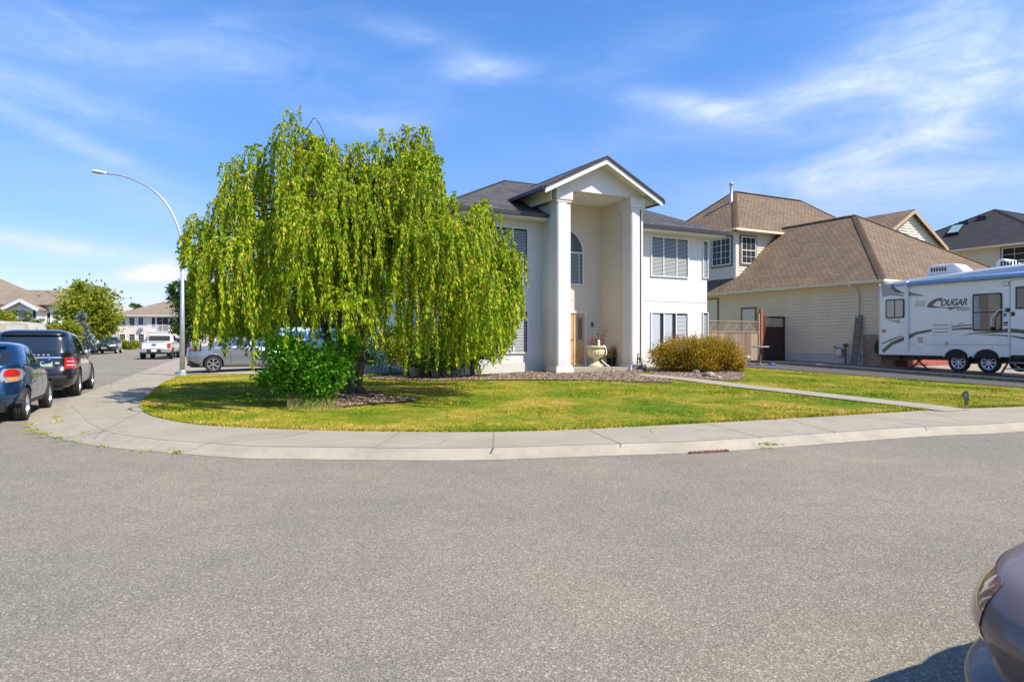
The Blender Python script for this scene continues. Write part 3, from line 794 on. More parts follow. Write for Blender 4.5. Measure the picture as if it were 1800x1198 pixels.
def clap(mb, f, a0, a1, z0, z1, hfun=None, step=.14, th=.042):
    """horizontal lap siding, board by board; hfun(a) limits the height (gables)"""
    z = z0
    while z < z1 - .005:
        zt = min(z + step, z1)
        if hfun:
            A = [a for a in np.linspace(a0, a1, 60) if hfun(a) > z + .02]
            if not A: break
            x0, x1 = A[0], A[-1]
        else: x0, x1 = a0, a1
        mb.add([f.P(x0, th, z), f.P(x1, th, z), f.P(x1, .001, zt), f.P(x0, .001, zt)], [(0, 1, 2, 3)])
        mb.add([f.P(x0, 0, z), f.P(x1, 0, z), f.P(x1, th, z), f.P(x0, th, z)], [(0, 1, 2, 3)])
        z = zt
def gutterline(mb, pts, w=.12, h=.13):
    for a, b in zip(pts[:-1], pts[1:]): mb.beam(a, b, w, h)
def caps(mb, pts, w=.26, step=.16):
    """hip and ridge cap shingles, one overlapping piece after another"""
    for a, b in zip(pts[:-1], pts[1:]):
        a, b = Vector(a), Vector(b); L = (b - a).length; n = max(1, int(L / step)); t = (b - a) / L
        s = t.cross(Vector((0, 0, 1))).normalized()
        for k in range(n):
            p = a + t * (L * k / n); q = a + t * (L * (k + 1.25) / n)
            up = Vector((0, 0, 1))
            vs = [p + s * w / 2 - up * .05, p + up * .035, p - s * w / 2 - up * .05, q + s * w / 2 - up * .065, q + up * .015, q - s * w / 2 - up * .065]
            mb.add(vs, [(0, 1, 4, 3), (1, 2, 5, 4), (0, 2, 1)])

# ---------------------------------------------------------------- white two-storey house with the tall portico
GH = .45
H1 = Frame(1.52, 23.0, GH)
h1 = thing('house', 'white stucco two-storey house with a charcoal hip roof and tall columned portico', 'house', (1.52, 23.0, GH), TH)
Q = 1.15; PL, PRR = -3.4, 7.85; QB = 9.45; RQ = 1.95
foot = [(PL, Q), (.33, Q), (.33, RQ), (3.2, RQ), (3.2, Q), (PRR, Q), (PRR, QB), (PL, QB)]
mb = MB()
def wallstrip(pts, z0, z1):
    for a, b in zip(pts[:-1], pts[1:]): mb.add([(a[0], a[1], z0), (b[0], b[1], z0), (b[0], b[1], z1), (a[0], a[1], z1)], [(0, 1, 2, 3)])
wallstrip([(3.2, RQ), (3.2, Q), (PRR, Q), (PRR, QB), (PL, QB), (PL, Q), (.33, Q), (.33, RQ)], -.3, 5.26)
mb.box(3.2, 3.46, .60, Q - .001, -.2, 5.255); mb.box(.07, .33, .60, Q - .001, -.2, 5.255)
mb.build('wall', M['stucco'], h1, recalc=False)
mb = MB(); mb.box(.332, 3.198, RQ, RQ + .12, -.2, 6.25); mb.box(3.19, 3.198, .64, RQ, -.2, 6.2); mb.build('entry_recess_wall', M['stucco_cream'], h1)
T = .06   # plinth, standing 6 cm proud
mb = MB(); mb.prism([(PL - T, QB), (PL - T, Q - T), (.33 + T, Q - T), (.33 + T, Q), (PL, Q), (PL, QB)], -.3, .34); mb.build('plinth', M['stucco'], h1)
mb = MB(); mb.prism([(PRR + T, QB), (PRR + T, Q - T), (3.2 - T, Q - T), (3.2 - T, RQ - T), (2.55, RQ - T), (2.55, RQ), (3.2, RQ), (3.2, Q), (PRR, Q), (PRR, QB)], -.3, .34); mb.build('plinth', M['stucco'], h1)
mb = MB()   # stucco joint at the floor line
for (a, b, c, d) in ((PL - .012, .342, Q - .012, Q), (3.188, PRR + .012, Q - .012, Q), (.33, 3.2, RQ - .012, RQ)): mb.box(a, b, c, d, 2.62, 2.645)
mb.build('floor_band', M['stucco_tr'], h1)
# columns
for p0 in (0.0, 3.11):
    mb = MB(); W = .54
    mb.box(p0, p0 + W, 0, .53, .14, 5.95); mb.box(p0 + .03, p0 + .37, -.035, 0, .22, 5.92)
    c = mb.build('column', M['stucco'], h1, bevel=.006)
    mb = MB(); mb.box(p0 - .09, p0 + W + .07, -.10, .60, -.3, .14); mb.box(p0 - .06, p0 + W + .04, -.07, .57, .14, .22); mb.build('base', M['stucco_tr'], c, bevel=.006)
    mb = MB(); mb.box(p0 - .07, p0 + W + .05, -.08, .58, 5.86, 6.22); mb.box(p0 - .04, p0 + W + .02, -.05, .55, 5.78, 5.86); mb.build('capital', M['stucco_tr'], c, bevel=.006)
# portico upper storey: side beams, ceiling, gable
def mz(q): return 5.42 + .47 * (q - .55)          # main roof height at q
EZ, AZ, PC, PW = 6.16, 7.40, 1.72, 2.46
slope_p = (AZ - EZ) / PW
mb = MB()
mb.box(.03, .332, .53, 2.3, 5.262, 6.2); mb.box(3.198, 3.62, .53, 2.3, 5.262, 6.2)
mb.box(-.02, 3.66, .03, .45, 6.222, 6.40)
def gz_(p): return AZ - .08 - slope_p * abs(p - PC)
g_pts = [(-.02, .03, 6.40), (3.66, .03, 6.40), (3.66, .03, gz_(3.66)), (PC, .03, gz_(PC)), (-.02, .03, gz_(-.02))]
mb.extr(g_pts, (0, .25, 0))
mb.build('gable_wall', M['stucco'], h1)
mb = MB(); mb.box(.334, 3.196, .46, RQ - .002, 6.205, 6.235); mb.build('porch_ceiling', M['soffit'], h1)
mb = MB(); mb.lathe([(0, 0), (.07, 0), (.08, .02), (.08, .04)], (1.75, .85, 6.16), 14); mb.build('ceiling_light', M['frame'], h1)
# main hip roof
EL_, ER_, EF, EB = -4.0, 8.3, .55, 10.05
RZ = 5.42 + .47 * 4.75; rq = 5.3
r0, r1 = (EL_ + 4.75, rq, RZ), (ER_ - 4.75, rq, RZ)
cFL, cFR, cBR, cBL = (EL_, EF, 5.42), (ER_, EF, 5.42), (ER_, EB, 5.42), (EL_, EB, 5.42)
mb = MB(); qv = EF + (EZ - 5.42) / .47
ql = .55 + (6.2 - 5.42) / .47
mb.slab([cFL, (0.0, EF, 5.42), (0.0, ql, mz(ql)), (PC, ql, mz(ql)), (PC, rq, RZ), r0], .05)
mb.slab([(3.66, EF, 5.42), cFR, r1, (PC, rq, RZ), (PC, ql, mz(ql)), (3.66, ql, mz(ql))], .05)
mb.slab([cFR, cBR, r1], .05); mb.slab([cBR, cBL, r0, r1], .05); mb.slab([cBL, cFL, r0], .05)
# portico gable roof
FQ = -.45; th = .05
def pz(p): return AZ - slope_p * abs(p - PC)
qr = .55 + (AZ - 5.42) / .47 + .05
mb.slab([(PC - PW, FQ, EZ), (PC, FQ, AZ), (PC, qr, AZ), (PC - PW, qv + .05, EZ)], th)
mb.slab([(PC + PW, FQ, EZ), (PC + PW, qv + .05, EZ), (PC, qr, AZ), (PC, FQ, AZ)], th)
caps(mb, [cFL, r0]); caps(mb, [cFR, r1]); caps(mb, [r0, r1]); caps(mb, [(PC, FQ, AZ), (PC, qr, AZ)]); caps(mb, [cBL, r0]); caps(mb, [cBR, r1])
mb.build('roof', M['roof_dark'], h1)
mb = MB()   # white rake boards with dark edge metal
for s in (-1, 1):
    a = Vector((PC + s * PW, FQ - .02, EZ - .15)); b = Vector((PC, FQ - .02, AZ - .15))
    mb.extr([a + Vector((0, 0, -.10)), b + Vector((0, 0, -.10)), b + Vector((0, 0, .095)), a + Vector((0, 0, .095))], (0, .03, 0))
mb.build('rake_board', M['stucco_tr'], h1)
mb = MB()
for s in (-1, 1):
    a = Vector((PC + s * (PW + .02), FQ - .045, EZ - .035)); b = Vector((PC, FQ - .045, AZ - .025))
    mb.beam(a, b, .05, .075)
    mb.beam((PC + s * (PW + .04), FQ - .03, EZ - .09), (PC + s * (PW + .04), qv - .1, EZ - .09), .11, .12)
gutterline(mb, [(EL_ - .06, EF - .06, 5.36), (-.05, EF - .06, 5.36)]); gutterline(mb, [(3.72, EF - .06, 5.36), (ER_ + .06, EF - .06, 5.36), (ER_ + .06, EB + .06, 5.36)])
gutterline(mb, [(EL_ - .06, EF - .06, 5.36), (EL_ - .06, EB + .06, 5.36)])
mb.build('gutter', M['gutter'], h1)
mb = MB()   # soffits and fascia
mb.box(EL_ + .02, .0, EF + .02, Q, 5.25, 5.275); mb.box(3.66, ER_ - .02, EF + .02, Q, 5.25, 5.275)
mb.box(EL_ + .02, PL, Q, EB, 5.25, 5.275); mb.box(PRR, ER_ - .02, Q, EB, 5.25, 5.275)
mb.box(0.0, .33, .9, Q, 5.25, 5.275); mb.box(3.2, 3.66, .9, Q, 5.25, 5.275)
mb.box(EL_ + .01, 0.0, EF, EF + .02, 5.25, 5.37); mb.box(3.66, ER_ - .01, EF, EF + .02, 5.25, 5.37)
mb.box(EL_, EL_ + .02, EF, EB, 5.25, 5.37); mb.box(ER_ - .02, ER_, EF, EB, 5.25, 5.37)
for s in (-1, 1):   # sloping soffit of the portico roof
    a, b = (PC + s * PW, EZ - .12), (PC, AZ - .12)
    mb.add([(a[0], FQ, a[1]), (b[0], FQ, b[1]), (b[0], .03, b[1]), (a[0], .03, a[1])], [(0, 1, 2, 3)])
    e = PC + s * 1.92; mb.add([(a[0], FQ, a[1]), (e, FQ, EZ - .12 + slope_p * .54), (e, qv, EZ - .12 + slope_p * .54), (a[0], qv, a[1])], [(0, 1, 2, 3)])
    mb.box(min(e, e + s * .02), max(e, e + s * .02), .03, qv + .4, 5.8, EZ + .1)
mb.build('soffit', M['soffit'], h1)
# windows
front = Face((0, Q, 0), 0.0)
def fw(u0, u1, v0, v1, **k):
    a0, a1 = H1.at_q(u0, Q), H1.at_q(u1, Q); am = (a0 + a1) / 2
    return window(front, h1, a0, a1, H1.z(v1, am, Q), H1.z(v0, am, Q), **k)
fw(1145, 1207.5, 421.5, 487, split=[H1.at_q(1165.5, Q), H1.at_q(1188.5, Q)])
fw(1145, 1207, 552.5, 617, split=[H1.at_q(1166, Q), H1.at_q(1187.5, Q)], drawn=[2, 2, 0], blind='blind2')
fw(1235.5, 1242.5, 427, 489.5, fr=.035, slats=True); fw(1235.5, 1242.5, 552, 617, fr=.035)
fw(858, 925.5, 402.5, 476, split=[H1.at_q(901, Q)], thinbars=(1, 1)); fw(858, 925.5, 549, 620.5, split=[H1.at_q(902, Q)])
# arched window over the entry
rec = Face((0, RQ, 0), 0.0)
ac, hw = 1.47, .84; zs = H1.z(446, 1.9, RQ); zb = H1.z(500, 1.9, RQ)
def arch(r, n=20): return [(ac + r * math.cos(math.pi * i / n), zs + r * math.sin(math.pi * i / n)) for i in range(n + 1)]
mb = MB(); ri, ro = hw, hw + .06
A, B = arch(ri), arch(ro)
for i in range(len(A) - 1):
    vs = [rec.P(A[i][0], n, A[i][1]) for n in (0, .055)] + [rec.P(B[i][0], n, B[i][1]) for n in (0, .055)] + [rec.P(A[i + 1][0], n, A[i + 1][1]) for n in (0, .055)] + [rec.P(B[i + 1][0], n, B[i + 1][1]) for n in (0, .055)]
    mb.add(vs, [(1, 3, 7, 5), (0, 1, 5, 4), (2, 6, 7, 3)])
rec.box(mb, ac - ro, ac - ri, 0, .055, zb, zs); rec.box(mb, ac + ri, ac + ro, 0, .055, zb, zs)
rec.box(mb, ac - ro, ac + ro, 0, .055, zb - .06, zb); rec.box(mb, ac - ri, ac + ri, 0, .05, zs - .03, zs + .03)
rec.box(mb, ac - .02, ac + .02, 0, .045, zb, zs); rec.box(mb, ac + ri - .17, ac + ri - .15, .02, .045, zb, zs)
w = mb.build('arched_window', M['frame'], h1)
g = MB(); pts = [(ac - ri, zb)] + [(ac + ri, zb)] + A
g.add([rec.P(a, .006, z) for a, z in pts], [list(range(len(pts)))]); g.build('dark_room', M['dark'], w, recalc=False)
g = MB(); g.add([rec.P(a, .03, z) for a, z in pts], [list(range(len(pts)))]); g.build('pane', M['glass'], w, recalc=False)
g = MB(); k = 0
while zb + .03 + k * .052 < zs - .05:
    z = zb + .03 + k * .052; g.add([rec.P(ac - ri + .03, .010, z + .030), rec.P(ac + ri - .03, .010, z + .030), rec.P(ac + ri - .03, .024, z), rec.P(ac - ri + .03, .024, z)], [(0, 1, 2, 3)]); k += 1
g.build('blind', M['blind'], w, recalc=False); g = MB(); g.add([rec.P(a, .012, z) for a, z in A], [list(range(len(A)))]); g.build('arch_shade', SHADE, w, recalc=False); g = MB()
for rr in (.42, .5):
    for i in range(len(A) - 1):
        a_, b_ = arch(rr)[i], arch(rr)[i + 1]; g.add([rec.P(a_[0], .02, a_[1]), rec.P(b_[0], .02, b_[1]), rec.P(b_[0], .02, b_[1] + .015), rec.P(a_[0], .02, a_[1] + .015)], [(0, 1, 2, 3)])
g.build('glazing_bar', M['frame'], w, recalc=False)
# entrance: tan door between two side panels with narrow glass
DZ0, DZ1 = .18, H1.z(552.5, 2.2, RQ)
mb = MB(); rec.box(mb, .40, .48, 0, .07, .15, DZ1 + .08); rec.box(mb, 2.40, 2.49, 0, .07, .15, DZ1 + .08); rec.box(mb, .48, 2.40, 0, .07, DZ1, DZ1 + .08)
mb.box(1.2, 1.36, RQ - .16, RQ, DZ1 + .09, DZ1 + .23)
mb.build('door_frame', M['stucco_tr'], h1)
for a0, a1, nm in ((.48, .95, 'side_panel'), (.98, 1.88, 'front_door'), (1.91, 2.40, 'side_panel')):
    mb = MB(); rec.box(mb, a0, a1, 0, .04, DZ0, DZ1); d = mb.build(nm, M['door'], h1)
    gs = ((a0 + .17, a1 - .12),) if nm == 'side_panel' else ((a0 + .12, a0 + .30), (a1 - .30, a1 - .12))
    mb = MB()
    for x0, x1 in gs: rec.box(mb, x0, x1, .041, .046, DZ0 + .95, DZ1 - .18)
    mb.build('pane', M['glass_mid'], d)
    mb = MB()
    for x0, x1 in gs:
        rec.box(mb, x0 - .03, x0, .04, .056, DZ0 + .92, DZ1 - .15); rec.box(mb, x1, x1 + .03, .04, .056, DZ0 + .92, DZ1 - .15); rec.box(mb, x0, x1, .04, .056, DZ1 - .18, DZ1 - .15); rec.box(mb, x0, x1, .04, .056, DZ0 + .92, DZ0 + .95)
    mb.build('glass_bead', M['door'], d)
    if nm == 'front_door': mb = MB(); mb.lathe([(0, 0), (.03, 0), (.03, .06), (0, .06)], tuple(rec.P(a1 - .07, .1, DZ0 + .95)), 10, 'y'); mb.build('door_knob', M['chrome'], d)
mb = MB(); rec.box(mb, .40, 2.49, 0, .16, .13, .18); mb.build('threshold', M['stucco_tr'], h1)
mb = MB(); rec.box(mb, 2.72, 2.80, 0, .05, 1.62, 1.80); rec.box(mb, 2.735, 2.785, .05, .10, 1.66, 1.74); mb.build('wall_lamp', M['trim_br'], h1)
mb = MB(); mb.box(.0 + .54, 3.10, .02, RQ - .06, -.2, .145); mb.box(3.05, 3.95, -.30, .62, -.2, .06)
mb.build('porch_slab', M['walk'], h1)
mb = MB(); mb.tube([(3.51, -.035, 5.8), (3.51, -.035, .25), (3.51, -.12, .14)], .022, 8); mb.build('downspout', M['gutter'], h1)
# back door side is never seen; left side wall has one window and the garage door
lf = Face((PL, QB, 0), R(-90))
window(lf, h1, 5.2, 6.6, 3.4, 4.7, cols=2); window(lf, h1, 5.2, 6.6, .9, 2.2, cols=2)
mb = MB(); lf.box(mb, .6, 3.4, 0, .04, 0, 2.2); g = mb.build('garage_door', M['white'], h1)

# ---------------------------------------------------------------- tan house with the brown roofs
G2 = .55
H2 = Frame(15.12, 28.0, G2)
h2 = thing('house', 'tan lap-sided house with steep brown shingle roofs behind the white travel trailer', 'house', (15.12, 28.0, G2), TH)
EVE = 3.40; LEN = 16.0
sidef = Face((0, LEN, 0), R(-90))        # side wall facing -p ; a = LEN - q
mb = MB(); clap(mb, sidef, 0, LEN - .75, .42, EVE); clap(mb, sidef, LEN - .75, LEN - .06, 1.25, EVE)
fr2 = Face((0, 0, 0), 0.0); clap(mb, fr2, .06, 12.4, 1.25, EVE)
mb.build('wall', M['siding'], h2, recalc=False)
mb = MB(); mb.box(.002, 12.4, .002, LEN, .4, EVE); mb.build('wall_core', M['siding'], h2)
mb = MB(); mb.box(-.015, 12.4, .75, LEN, -.4, .42); mb.build('foundation', M['found'], h2)
mb = MB(); mb.box(-.05, .9, -.05, .75, -.3, 1.25); mb.build('brick_corner', M['brick'], h2)
mb = MB(); sidef.box(mb, LEN - .07, LEN + .013, -.0, .045, 1.25, EVE); fr2.box(mb, -.013, .07, 0, .045, 1.25, EVE); mb.build('corner_board', M['siding'], h2)
# garage door front hidden by the trailer
mb = MB(); fr2.box(mb, 2.2, 7.2, 0.02, .07, .0, 2.3)
for k in range(1, 4): fr2.box(mb, 2.2, 7.2, .07, .078, k * .58 - .01, k * .58 + .01)
mb.build('garage_door', M['siding'], h2)
OV = .35
S2 = .84
mb = MB()
cx0, cy0, cz0 = -OV, -OV, EVE + .06
apx = (4.05, 4.05, EVE + .06 + S2 * (4.05 + OV)); RZ2 = apx[2]
e_l = (cx0, LEN, cz0)
mb.slab([(cx0, cy0, cz0), apx, (4.05, 12, RZ2), (cx0, 12, cz0)], .06)
mb.slab([(cx0, cy0, cz0), (12.9, cy0, cz0), apx], .06)
mb.slab([(12.9, cy0, cz0), (12.9, 12, cz0), (4.05, 12, RZ2), apx], .06)
caps(mb, [(cx0, cy0, cz0), apx], .3); caps(mb, [apx, (4.05, 8.4, RZ2)], .3); caps(mb, [(12.9, cy0, cz0), apx], .3)
# lower skirt roof under the upper storey
mb.slab([(cx0, 8.0, cz0), (.62, 8.0, EVE + .95), (.62, LEN, EVE + .95), (cx0, LEN, cz0)], .06)
# upper storey block
UQ, UP, UEV = 8.35, .53, 6.72
ux0, ux1, uy0, uy1 = UP - .42, 13.0, UQ - .42, UQ + 6.5
uz = UEV + .05; hgt = S2 * 3.45; mid = (uy0 + uy1) / 2; half = mid - uy0
ua = (ux0 + half, mid, uz + S2 * half); ub = (9.2, mid, uz + S2 * half)
mb.slab([(ux0, uy0, uz), (ux1, uy0, uz), ub, ua], .06); mb.slab([(ux0, uy1, uz), (ux0, uy0, uz), ua], .06)
mb.slab([(ux0, uy1, uz), ua, ub, (ux1, uy1, uz)], .06); mb.slab([(ux1, uy0, uz), (ux1, uy1, uz), ub], .06)
caps(mb, [(ux0, uy0, uz), ua, ub, (ux1, uy0, uz)], .3); caps(mb, [(ux0, uy1, uz), ua], .3)
# cross gable to the right
GP, GQ, GW = 9.85, 4.9, 3.1; gaz = H2.z(369, GP, GQ - .3); gez = H2.z(437, GP + GW, GQ - .3)
mb.slab([(GP - GW, GQ - .3, gez), (GP, GQ - .3, gaz), (GP, 12.5, gaz), (GP - GW, 12.5, gez)], .07)
mb.slab([(GP + GW, GQ - .3, gez), (GP + GW, 12.5, gez), (GP, 12.5, gaz), (GP, GQ - .3, gaz)], .07)
mb.build('roof', M['roof_brown'], h2)
mb = MB()
gutterline(mb, [(cx0 - .05, cy0, cz0 - .05), (cx0 - .05, LEN, cz0 - .05)], .1, .11); gutterline(mb, [(cx0 - .1, cy0 - .05, cz0 - .05), (12.9, cy0 - .05, cz0 - .05)], .1, .11)
mb.tube([(cx0 - .05, 1.15, cz0 - .08), (cx0 - .02, 1.15, cz0 - .2), (-.11, .95, cz0 - .42), (-.11, .95, .1)], .05, 8)
gutterline(mb, [(ux0 - .05, uy0 - .05, uz - .05), (ux1, uy0 - .05, uz - .05)], .1, .11); gutterline(mb, [(ux0 - .05, uy0, uz - .05), (ux0 - .05, uy1, uz - .05)], .1, .11)
mb.build('gutter', M['siding'], h2)
mb = MB(); mb.box(cx0, 0, cy0, LEN, cz0 - .09, cz0 - .07); mb.box(0, 12.9, cy0, 0, cz0 - .09, cz0 - .07)
mb.box(ux0, ux1, uy0, UQ, uz - .09, uz - .07); mb.box(ux0, UP, uy0, uy1, uz - .09, uz - .07)
mb.build('soffit', M['soffit'], h2)
uf = Face((0, UQ, 0), 0.0); ul = Face((UP, UQ + 6, 0), R(-90)); ufw = Face((0, UQ - .043, 0), 0.0); ulw = Face((UP - .043, UQ + 6, 0), R(-90))
mb = MB(); mb.box(UP + .002, 12.6, UQ + .002, UQ + 6, EVE - .2, UEV); clap(mb, uf, UP + .08, 12.5, EVE, UEV); clap(mb, ul, 0, 5.92, EVE + .3, UEV)
mb.build('upper_wall', M['siding_w'], h2, recalc=False)
mb = MB(); uf.box(mb, UP - .012, UP + .09, 0, .045, EVE, UEV); ul.box(mb, 5.9, 6.012, 0, .045, EVE, UEV); mb.build('corner_board', M['stucco_tr'], h2)
qa = UQ
a0, a1 = H2.at_q(1302.5, qa), H2.at_q(1325.5, qa); window(ufw, h2, a0, a1, H2.z(463.5, a0, qa), H2.z(419, a0, qa), rows=2, trim=M['trim_br'], thinbars=(3, 4), blind=None)
q0, q1 = H2.at_p(1254.5, UP), H2.at_p(1285, UP); b0, b1 = UQ + 6 - q0, UQ + 6 - q1
window(ulw, h2, min(b0, b1), max(b0, b1), H2.z(467, UP, (q0 + q1) / 2), H2.z(423, UP, (q0 + q1) / 2), cols=2, trim=M['trim_br'], thinbars=(2, 4), blind=None)
# low openings in the side wall
for u0, u1, v0 in ((1306, 1328, 545), (1236, 1262, 529)):
    q0, q1 = H2.at_p(u0, 0), H2.at_p(u1, 0); a0, a1 = LEN - q0, LEN - q1
    zt = H2.z(v0, 0, (q0 + q1) / 2)
    mb = MB(); sidef.box(mb, a0, a1, .01, .048, .5, zt); w = mb.build('side_door', M['siding_w'], h2)
    mb = MB(); sidef.box(mb, a0 - .09, a0, .005, .06, .45, zt + .08); sidef.box(mb, a1, a1 + .09, .005, .06, .45, zt + .08); sidef.box(mb, a0, a1, .005, .06, zt, zt + .08); mb.build('frame', M['trim_br'], w)
# gable face with arched window
gf = Face((0, GQ, 0), 0.0); sg = (gaz - gez) / GW
mb = MB(); mb.add([(GP - GW + .3, GQ + .003, EVE), (GP + GW - .3, GQ + .003, EVE), (GP + GW - .3, GQ + .003, gez + .1), (GP, GQ + .003, gaz - .2), (GP - GW + .3, GQ + .003, gez + .1)], [(0, 1, 2, 3, 4)])
mb.add([(GP - GW + .3, GQ + .003, EVE), (GP - GW + .3, 12.3, EVE), (GP - GW + .3, 12.3, gez + .1), (GP - GW + .3, GQ, gez + .1)], [(0, 1, 2, 3)])
mb.add([(GP + GW - .3, GQ + .003, EVE), (GP + GW - .3, 12.3, EVE), (GP + GW - .3, 12.3, gez + .1), (GP + GW - .3, GQ, gez + .1)], [(0, 1, 2, 3)])
clap(mb, gf, GP - GW + .3, GP + GW - .3, EVE, gaz - .15, lambda a: gaz - .16 - sg * abs(a - GP))
mb.build('gable_wall', M['siding_w'], h2, recalc=False)
mb = MB()
for s in (-1, 1):
    a = Vector((GP + s * GW, GQ - .32, gez - .10)); b = Vector((GP, GQ - .32, gaz - .10))
    mb.extr([a + Vector((0, 0, -.13)), b + Vector((0, 0, -.13)), b + Vector((0, 0, .06)), a + Vector((0, 0, .06))], (0, .04, 0))
mb.build('rake_board', M['trim_tan'], h2)
ga, gzc = H2.at_q(1580, GQ), H2.z(421, GP, GQ); mb = MB(); n = 16
for i in range(n):
    t0, t1 = math.pi * i / n, math.pi * (i + 1) / n
    for r_a, r_b, nn in ((.50, .72, .03),):
        mb.extr([gf.P(ga + r_a * math.cos(t0), nn, gzc + r_a * math.sin(t0)), gf.P(ga + r_b * math.cos(t0), nn, gzc + r_b * math.sin(t0)), gf.P(ga + r_b * math.cos(t1), nn, gzc + r_b * math.sin(t1)), gf.P(ga + r_a * math.cos(t1), nn, gzc + r_a * math.sin(t1))], (0, .03, 0))
w = mb.build('arched_window', M['trim_tan'], h2)
mb = MB(); mb.add([gf.P(ga + .5 * math.cos(math.pi * i / n), .02, gzc + .5 * math.sin(math.pi * i / n)) for i in range(n + 1)], [list(range(n + 1))]); mb.build('pane', M['glass_mid'], w, recalc=False)
# flue pipe at the left end of the upper roof
fq = 10.6; fp = H2.at_q(1285.5, fq); fz0 = H2.z(362, fp, fq); fz1 = H2.z(324, fp, fq)
mb = MB(); mb.lathe([(.13, -.35), (.13, .10), (.085, .14), (.085, fz1 - fz0 - .2)], (fp, fq, fz0), 14); fl = mb.build('flue_pipe', M['steel'], h2, smooth=True)
mb = MB(); mb.lathe([(0, .2), (.12, .2), (.14, .13), (.10, .13), (.10, .0)], (fp, fq, fz1 - .2), 14); mb.build('cap', M['steel'], fl, smooth=True)

# ---------------------------------------------------------------- dark roofed house far right
H3 = Frame(26.6, 42.0, .7)
h3 = thing('house', 'cream sided house with a black hip roof and skylight at the right edge', 'house', (26.6, 42.0, .7), TH)
E3 = 6.25; f0, f1, wp = -6.3, 5.6, 15.
pkz = H3.z(370, 4.9, -.35)
mb = MB(); e = E3 + .05; pk = (4.9, -.35, pkz); pk2 = (11, -.35, pkz)
mb.slab([(-.4, f0, e), pk, (-.4, f1, e)], .07); mb.slab([(-.4, f0, e), (wp, f0, e), pk2, pk], .07); mb.slab([(-.4, f1, e), pk, pk2, (wp, f1, e)], .07); mb.slab([(wp, f0, e), (wp, f1, e), pk2], .07)
caps(mb, [(-.4, f0, e), pk, pk2], .3); caps(mb, [(-.4, f1, e), pk], .3)
mb.build('roof', M['roof_black'], h3)
lf3 = Face((0, f1 - .4, 0), R(-90)); LL = f1 - f0 - .8
mb = MB(); clap(mb, lf3, 0, LL, 0, E3); mb.box(.002, wp - .4, f0 + .4, f1 - .4, -.5, E3); mb.build('wall', M['siding_w'], h3, recalc=False)
mb = MB(); mb.beam((-.42, f0 - .1, e - .06), (-.42, f1, e - .06), .1, .12); mb.box(-.4, 0, f0, f1, e - .11, e - .09); mb.build('gutter', M['siding'], h3)
q0, q1 = H3.at_p(1764, 0), H3.at_p(1800, 0); a0 = f1 - .4 - q0
window(Face((-.043, f1 - .4, 0), R(-90)), h3, a0, a0 + 2.4, H3.z(461, 0, q0), H3.z(439.5, 0, q0), cols=2, trim=M['trim_br'], thinbars=(2, 2), blind=None)
# skylight and vents on the left slope
def on3(u, v):          # point of the left slope seen at a pixel
    n = (Vector(pk) - Vector((-.4, f0, e))).cross(Vector((-.4, f1, e)) - Vector((-.4, f0, e))).normalized()
    c0 = Vector((0 - H3.o.x, 0 - H3.o.y, 0)); cl = Vector((c0.dot(H3.r), c0.dot(H3.b), CAM_H - .7))
    d = Vector(((u - 900) / F, 1, -(v - 600) / F)); dl = Vector((d.x * H3.r.x + d.y * H3.r.y, d.x * H3.b.x + d.y * H3.b.y, d.z))
    t = (Vector(pk) - cl).dot(n) / dl.dot(n); return cl + dl * t, n
sk = [on3(*q) for q in ((1664, 417), (1686, 414), (1697, 399), (1675, 402))]; nn = sk[0][1]
if nn.z < 0: nn = -nn
mb = MB(); mb.extr([p for p, _ in sk], nn * .16); s_ = mb.build('skylight', M['black'], h3)
mb = MB(); c = sum((p for p, _ in sk), Vector()) / 4; mb.add([c + (p - c) * .86 + nn * .17 for p, _ in sk], [(0, 1, 2, 3)]); mb.build('pane', mat('skylight_glass', (.30, .42, .38), .08, coat=1), s_, recalc=False)
for q in ((1697, 395), (1728, 386)):
    p, _ = on3(*q); mb = MB(); mb.box(p.x - .22, p.x + .22, p.y - .3, p.y + .3, p.z - .25, p.z + .16); mb.build('roof_vent', M['black'], h3, bevel=.05)

